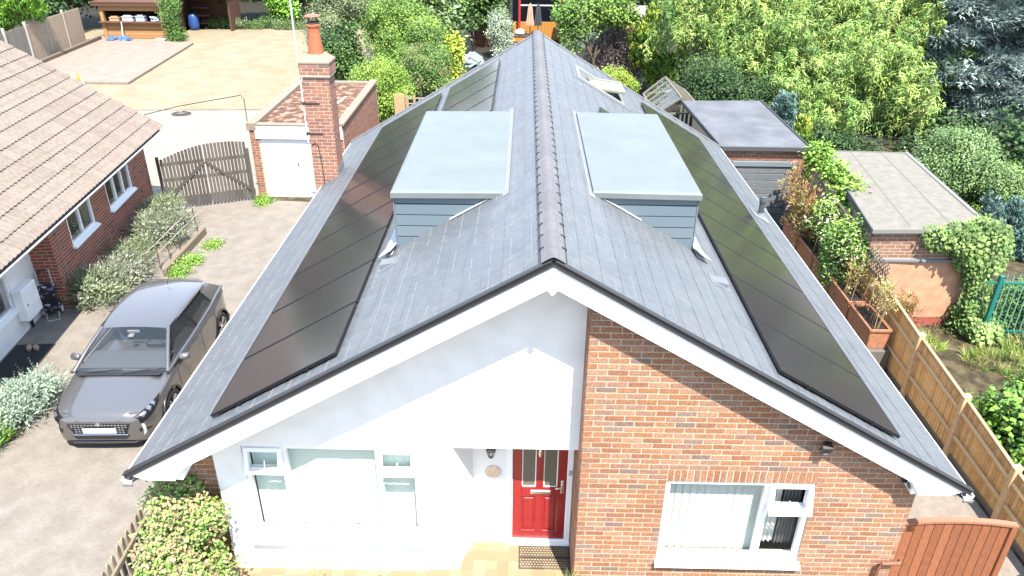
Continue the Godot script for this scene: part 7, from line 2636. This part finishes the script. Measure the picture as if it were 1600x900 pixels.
	# --- centre
	plant("garden_tree", "light green small tree with a pale trunk right of the ridge's far end", "tree", [[V(2.3, 3.1, -27.0), V(1.0, 0.6, 0.9)], [V(3.3, 3.35, -27.2), V(1.0, 0.65, 0.9)], [V(1.5, 3.3, -27.2), V(0.8, 0.4, 0.7)], [V(1.75, 2.35, -26.8), V(0.45, 0.5, 0.5)], [V(4.2, 2.95, -27), V(0.55, 0.35, 0.5)]], "large", 34.0, G.mid + G.lime, {"base": V(2.75, 0, -27.0), "trunk": 0.07, "s0": 0.7, "s1": 1.2, "bark": "bark_pale"})
	plant("purple_shrub", "purple leaved smoke bush right of the garden tree", "shrub", [[V(3.9, 1.6, -28.0), V(0.85, 0.7, 0.8)], [V(4.5, 1.2, -27.8), V(0.6, 0.7, 0.6)], [V(3.25, 1.2, -27.8), V(0.55, 0.55, 0.5)], [V(3.9, 0.7, -27.5), V(0.9, 0.5, 0.6)]], "feather", 60.0, G.purple, {"s0": 1.2, "s1": 2.0, "trunk": 0.05})
	plant("golden_shrub", "low golden yellow shrub peeping over the right verge", "shrub", [[V(3.5, 1.05, -24.0), V(0.6, 0.4, 0.5)], [V(3.95, 0.8, -23.8), V(0.35, 0.35, 0.35)]], "small", 110.0, G.yellow + G.lime, {"s0": 1.0, "s1": 1.5, "trunk": 0.03})
	plant("golden_conifer", "upright golden green conifer left of the willow", "conifer", [[V(5.05, 1.9, -27.0), V(0.55, 1.0, 0.55)], [V(5.5, 1.2, -26.6), V(0.65, 0.9, 0.6)], [V(5.1, 2.7, -27.2), V(0.4, 0.6, 0.4)], [V(6.0, 0.9, -26.0), V(0.6, 0.8, 0.6)]], "scale", 75.0, G.lime + G.yellow + G.mid, {"s0": 1.1, "s1": 1.9, "trunk": 0.07})
	# --- willow and what stands under it
	plant("willow_tree", "huge yellow-green willow filling the upper right", "tree", [[V(6.6, 3.2, -25.5), V(1.7, 1.4, 1.6)], [V(8.7, 3.3, -25.2), V(2.0, 1.7, 1.8)], [V(11.2, 3.2, -25), V(2.3, 1.9, 2.0)], [V(13.8, 3.1, -25), V(2.2, 1.9, 2.0)], [V(15.4, 2.6, -24), V(1.5, 1.5, 1.6)], [V(10.2, 2.2, -22.5), V(1.9, 1.5, 1.6)], [V(12.0, 1.9, -21.4), V(1.8, 1.4, 1.5)], [V(8.0, 1.9, -24), V(1.7, 1.3, 1.5)], [V(13.1, 1.5, -20.8), V(1.35, 1.3, 1.3)], [V(10.7, 1.0, -20.0), V(1.25, 1.0, 1.1)], [V(9.5, 5.2, -27.5), V(2.8, 1.8, 2.2)], [V(13.0, 5.2, -27.5), V(2.8, 1.8, 2.2)], [V(6.9, 4.9, -28.0), V(1.8, 1.4, 1.6)], [V(9.4, 1.3, -21.2), V(1.2, 0.9, 1.0)]], "willow", 25.0, G.willow, {"base": V(11.5, 0, -25.5), "trunk": 0.28, "s0": 0.8, "s1": 1.5, "gap": 0.92, "stem_name": "trunk"})
	plant("dark_shrub", "dark green shrub behind the greenhouse under the willow", "shrub", [[V(6.9, 1.2, -21.6), V(1.2, 1.0, 1.0)], [V(7.9, 1.0, -20.4), V(1.1, 0.9, 0.9)], [V(8.4, 0.7, -19.6), V(0.9, 0.8, 0.8)]], "small", 55.0, G.dark, {"s0": 1.3, "s1": 2.2})
	plant("dark_shrub", "dark green shrub behind the pale felt roof under the willow", "shrub", [[V(10.6, 0.2, -17.2), V(0.9, 0.7, 0.8)], [V(9.4, 0.3, -17.6), V(0.8, 0.8, 0.7)]], "small", 55.0, G.dark, {"s0": 1.2, "s1": 2.0})
	plant("small_conifer", "small golden green conifer behind the dark garage roof", "conifer", [[V(8.35, 0.75, -16.3), V(0.28, 0.75, 0.28)], [V(8.6, 0.3, -16.1), V(0.3, 0.5, 0.3)]], "scale", 130.0, G.yellow + G.mid, {"s0": 0.9, "s1": 1.5, "trunk": 0.03})
	plant("small_conifer", "small dark blue-green conifer next to the golden one", "conifer", [[V(8.0, 0.95, -17.2), V(0.32, 0.95, 0.32)]], "scale", 130.0, G.juniper, {"s0": 0.9, "s1": 1.5, "trunk": 0.03})
	plant("dark_shrub", "dark undergrowth between the willow and the blue cedar", "shrub", [[V(15.0, 0.1, -20.5), V(1.4, 0.6, 1.2)], [V(13.4, 0.0, -18.2), V(1.2, 0.5, 1.0)], [V(17.2, -0.1, -19.6), V(1.5, 0.6, 1.0)]], "large", 17.0, G.dark, {"s0": 1.0, "s1": 1.8})
	# --- blue cedar: layered flat branches
	var cb := [[V(18.6, 5.6, -23.6), V(0.9, 0.3, 0.8)]]
	for i in 150:
		var hh := rng.randf_range(0.0, 6.2)
		var x := rng.randf_range(15.2 + 0.18 * hh, 21.0)
		var z := -21.0 - 0.35 * absf(x - 18.5) - rng.randf_range(0.0, 2.6) - hh * 0.25
		cb.append([V(x, hh, z), V(rng.randf_range(0.4, 0.9), rng.randf_range(0.14, 0.4), rng.randf_range(0.4, 0.8))])
	plant("blue_cedar", "blue-grey cedar with layered branches at the upper right corner", "tree", cb, "needle", 40.0, G.cedar, {"base": V(18.6, 0, -24.2), "trunk": 0.2, "s0": 1.2, "s1": 2.0, "gap": 0.6, "stem_name": "trunk"})
	plant("rounded_shrub", "rounded grey-green shrub behind the pale felt garage roof", "shrub", [[V(12.5, 0.6, -14.6), V(1.15, 0.95, 1.1)], [V(11.9, 0.1, -14.4), V(0.8, 0.85, 0.8)], [V(13.3, 0.2, -14.4), V(0.8, 0.9, 0.8)], [V(12.6, 1.1, -14.9), V(0.8, 0.6, 0.8)]], "small", 110.0, [Color(0.09, 0.135, 0.045), Color(0.12, 0.165, 0.065), Color(0.065, 0.105, 0.03)], {"s0": 1.0, "s1": 1.7, "trunk": 0.07})
	plant("yellowish_shrub", "yellow-green shrub at the right edge above the blue junipers", "shrub", [[V(13.9, 0.1, -14.2), V(0.9, 0.7, 0.8)], [V(12.9, -0.3, -13.6), V(0.55, 0.45, 0.5)]], "small", 90.0, G.lime + G.mid, {"s0": 1.0, "s1": 1.6, "trunk": 0.05})
	for e in [["blue-grey columnar juniper behind the garage kerb, leftmost", V(12.45, 0.0, -12.7)], ["blue-grey columnar juniper behind the garage kerb, middle", V(13.05, 0.0, -12.6)], ["blue-grey juniper at the right edge, lowest of three", V(12.6, -0.35, -11.3)]]:
		var p: Vector3 = e[1]
		plant("juniper", e[0], "conifer", [[p, V(0.27, 0.62, 0.27)], [p + V(0.2, -0.2, 0.1), V(0.22, 0.5, 0.22)]], "scale", 170.0, G.juniper, {"s0": 0.7, "s1": 1.1, "trunk": 0.03, "group": "junipers by the pale garage"})
	plant("dark_shrub", "dark green bush in the shade at the right edge below the cedar", "shrub", [[V(15.8, 0.3, -17.5), V(1.5, 1.1, 1.2)], [V(14.6, -0.2, -15.9), V(0.9, 0.6, 0.8)]], "large", 22.0, G.dark, {"s0": 1.0, "s1": 1.7})
	# --- ivy, vines, bush right
	var iv := [[V(8.4, 1.62, -7.64), V(0.32, 0.14, 0.14)], [V(8.85, 1.62, -7.65), V(0.36, 0.24, 0.18)], [V(9.3, 1.70, -7.72), V(0.35, 0.28, 0.25)], [V(9.15, 1.28, -7.62), V(0.28, 0.26, 0.16)], [V(9.4, 1.1, -7.65), V(0.26, 0.35, 0.18)], [V(9.38, 0.55, -7.62), V(0.2, 0.4, 0.14)], [V(9.42, -0.05, -7.55), V(0.24, 0.4, 0.2)], [V(9.6, 1.45, -7.9), V(0.25, 0.35, 0.3)], [V(9.6, -0.3, -7.2), V(0.4, 0.22, 0.35)]]
	plant("ivy", "thick yellow-green ivy over the corner of the orange walled garage", "ivy", iv, "ivy", 105.0, G.ivy, {"base": V(9.35, -0.5, -7.6), "s0": 0.8, "s1": 1.2, "gap": 0.25, "flat": true, "trunk": 0.03})
	plant("climbing_vine", "bright green vine tumbling over the lattice by the grey garage door", "climber", [[V(7.3, 1.85, -11.0), V(0.22, 0.25, 0.45)], [V(7.4, 1.65, -10.2), V(0.24, 0.24, 0.45)], [V(7.45, 1.45, -9.5), V(0.22, 0.22, 0.4)], [V(7.2, 2.0, -11.7), V(0.2, 0.22, 0.35)]], "large", 95.0, G.lime + G.bright, {"base": V(7.35, -0.5, -10.4), "s0": 0.6, "s1": 1.0, "trunk": 0.025})
	plant("climbing_shrub", "leafy climber with cream flowers on the lattice above the troughs", "climber", [[V(6.85, 0.95, -8.9), V(0.3, 0.5, 0.55)], [V(6.85, 1.15, -8.2), V(0.3, 0.4, 0.45)], [V(6.8, 0.55, -8.35), V(0.3, 0.45, 0.5)], [V(6.85, 1.25, -9.6), V(0.25, 0.35, 0.45)]], "small", 100.0, G.mid + G.lime + [Color(0.34, 0.34, 0.22)], {"base": V(6.7, 0.0, -8.6), "s0": 1.0, "s1": 1.6, "trunk": 0.03})
	plant("dry_climber", "dry reddish brown climber beside the grey garage door", "climber", [[V(6.75, 0.9, -11.2), V(0.28, 0.6, 0.5)], [V(6.8, 0.8, -10.3), V(0.28, 0.5, 0.5)], [V(6.75, 1.3, -11.6), V(0.25, 0.35, 0.4)]], "feather", 70.0, [Color(0.22, 0.13, 0.06), Color(0.26, 0.18, 0.08), Color(0.16, 0.15, 0.05), Color(0.20, 0.08, 0.04)], {"base": V(6.65, 0.0, -10.9), "s0": 0.9, "s1": 1.5, "trunk": 0.025})
	plant("leafy_bush", "bright green bush leaning over the fence at the right edge", "shrub", [[V(8.35, -0.05, -3.9), V(0.55, 0.5, 0.6)], [V(8.75, 0.2, -4.3), V(0.5, 0.5, 0.55)], [V(8.4, -0.25, -2.9), V(0.5, 0.4, 0.6)], [V(9.2, 0.0, -3.6), V(0.5, 0.5, 0.6)]], "large", 75.0, G.bright + G.mid, {"s0": 0.7, "s1": 1.1, "trunk": 0.04})
	plant("wall_weed", "tall reddish weed against the foot of the orange wall", "weed", [[V(7.95, 0.05, -7.35), V(0.12, 0.3, 0.12)]], "feather", 90.0, [Color(0.20, 0.16, 0.05), Color(0.24, 0.08, 0.05)], {"s0": 0.9, "s1": 1.4, "trunk": 0.01})
	var dg := thing("bed_weeds", "yellow-green weeds and dry grass beyond the orange fence", "weeds", V(0, 0, 0))
	dg.set_meta("kind", "stuff")
	foliage(dg, "foliage", [[V(8.0, -0.48, -6.9), V(0.7, 0.1, 0.35)], [V(9.3, -0.48, -6.3), V(0.7, 0.12, 0.5)], [V(7.6, -0.48, -5.5), V(0.4, 0.12, 0.6)], [V(10.2, -0.45, -6.6), V(0.6, 0.25, 0.4)], [V(8.0, -0.48, -4.8), V(0.4, 0.12, 0.4)]], "grass", 60.0, G.straw + G.lime, 0.4, 0.9, 0.5, false, -0.6)
	foliage(dg, "railing_greenery", [[V(10.0, -0.25, -7.5), V(0.9, 0.35, 0.4)], [V(10.6, -0.1, -8.2), V(0.9, 0.5, 0.5)]], "small", 70.0, G.mid + G.dark, 1.0, 1.6)
	# --- lavender and beds on the left
	var lv := [["lavender bush at the red brick corner, nearest the car", V(-9.25, 0.15, -7.5), V(0.42, 0.32, 0.5)], ["lavender bush by the car's roof, second along the brick wall", V(-9.1, 0.16, -8.3), V(0.36, 0.26, 0.38)], ["greyish lavender between the wall tap and the rail", V(-9.35, 0.14, -9.15), V(0.36, 0.2, 0.36)], ["large lavender under the far window of the red brick house", V(-9.2, 0.22, -10.4), V(0.5, 0.34, 0.55)], ["lavender bush nearest the drive gates", V(-9.45, 0.22, -11.5), V(0.42, 0.32, 0.45)]]
	for k in lv.size():
		var e: Array = lv[k]
		plant("lavender", e[0], "lavender", [[e[1], e[2]], [e[1] + V(0.1, -0.05, 0.1), e[2] * 0.9]], "lavender", 34.0, G.lav + (G.olive if k % 2 == 0 else []), {"s0": 0.6, "s1": 1.1, "stem": false, "group": "lavender along the brick wall", "floor": -0.05})
	plant("silver_plant", "silvery lavender at the left edge, in front of the mat", "lavender", [[V(-8.5, 0.2, -3.3), V(0.3, 0.28, 0.35)], [V(-8.35, 0.22, -3.8), V(0.28, 0.26, 0.3)]], "lavender", 85.0, [Color(0.22, 0.25, 0.20), Color(0.18, 0.22, 0.16)], {"s0": 0.6, "s1": 1.0, "stem": false, "floor": -0.05})
	plant("sedge", "tuft of yellow-green sedge at the left edge among silver plants", "grass", [[V(-8.75, 0.12, -3.05), V(0.25, 0.2, 0.35)], [V(-8.55, 0.1, -2.6), V(0.25, 0.2, 0.3)]], "grass", 95.0, G.lime + G.bright, {"s0": 0.8, "s1": 1.3, "stem": false, "floor": -0.05})
	plant("silver_plant", "silvery lavender lowest at the left edge", "lavender", [[V(-8.8, 0.18, -2.3), V(0.3, 0.26, 0.35)]], "lavender", 85.0, [Color(0.22, 0.25, 0.20), Color(0.18, 0.22, 0.16)], {"s0": 0.6, "s1": 1.0, "stem": false, "floor": -0.05})
	var wk := [["green weed tuft at the foot of the kerb", V(-8.0, 0.03, -9.3)], ["green weed tuft in the drive, right of the kerb", V(-7.85, 0.02, -10.2)], ["green weed patch beside the car's rear", V(-8.05, 0.04, -8.7)], ["green weed clump at the garage door's left foot", V(-7.45, 0.06, -13.1)]]
	for e in wk:
		var p: Vector3 = e[1]
		plant("weed_tuft", e[0], "weed", [[p, V(0.22, 0.07, 0.3)]], "small", 130.0, G.lime + G.bright, {"s0": 0.6, "s1": 1.0, "stem": false, "floor": -0.05, "group": "weeds in the drive"})
	plant("wall_shrub", "large mixed green and russet bush between picket fence and white wall", "shrub", [[V(-4.35, 1.2, -0.4), V(0.42, 0.45, 0.42)], [V(-4.02, 1.1, -0.08), V(0.36, 0.45, 0.36)], [V(-4.45, 0.55, 0.1), V(0.42, 0.5, 0.5)], [V(-4.1, 0.5, 0.35), V(0.45, 0.5, 0.5)], [V(-4.3, 0.3, 0.75), V(0.45, 0.4, 0.45)], [V(-4.4, 0.9, -0.75), V(0.33, 0.4, 0.35)]], "large", 300.0, G.bush, {"s0": 0.28, "s1": 0.5, "trunk": 0.03, "base": V(-4.3, 0, 0.1)})
	plant("front_tuft", "spiky pale grass tuft at the bottom edge by the brick corner", "grass", [[V(0.42, 0.12, 0.35), V(0.18, 0.16, 0.18)]], "grass", 60.0, G.straw, {"s0": 1.1, "s1": 1.7, "stem": false, "floor": -0.05})
	var fw := [["low weeds at the foot of the white wall, by the bottom edge", V(-1.9, 0.03, 0.0)], ["low weeds below the window sill at the bottom edge", V(-2.7, 0.03, 0.02)], ["low weeds along the terrace edge, right of the sill", V(-1.2, 0.03, 0.05)]]
	for e in fw:
		plant("wall_weed", e[0], "weed", [[e[1], V(0.22, 0.07, 0.1)]], "small", 110.0, G.olive + G.lime, {"s0": 0.5, "s1": 0.9, "stem": false, "floor": -0.05, "group": "weeds along the white wall"})
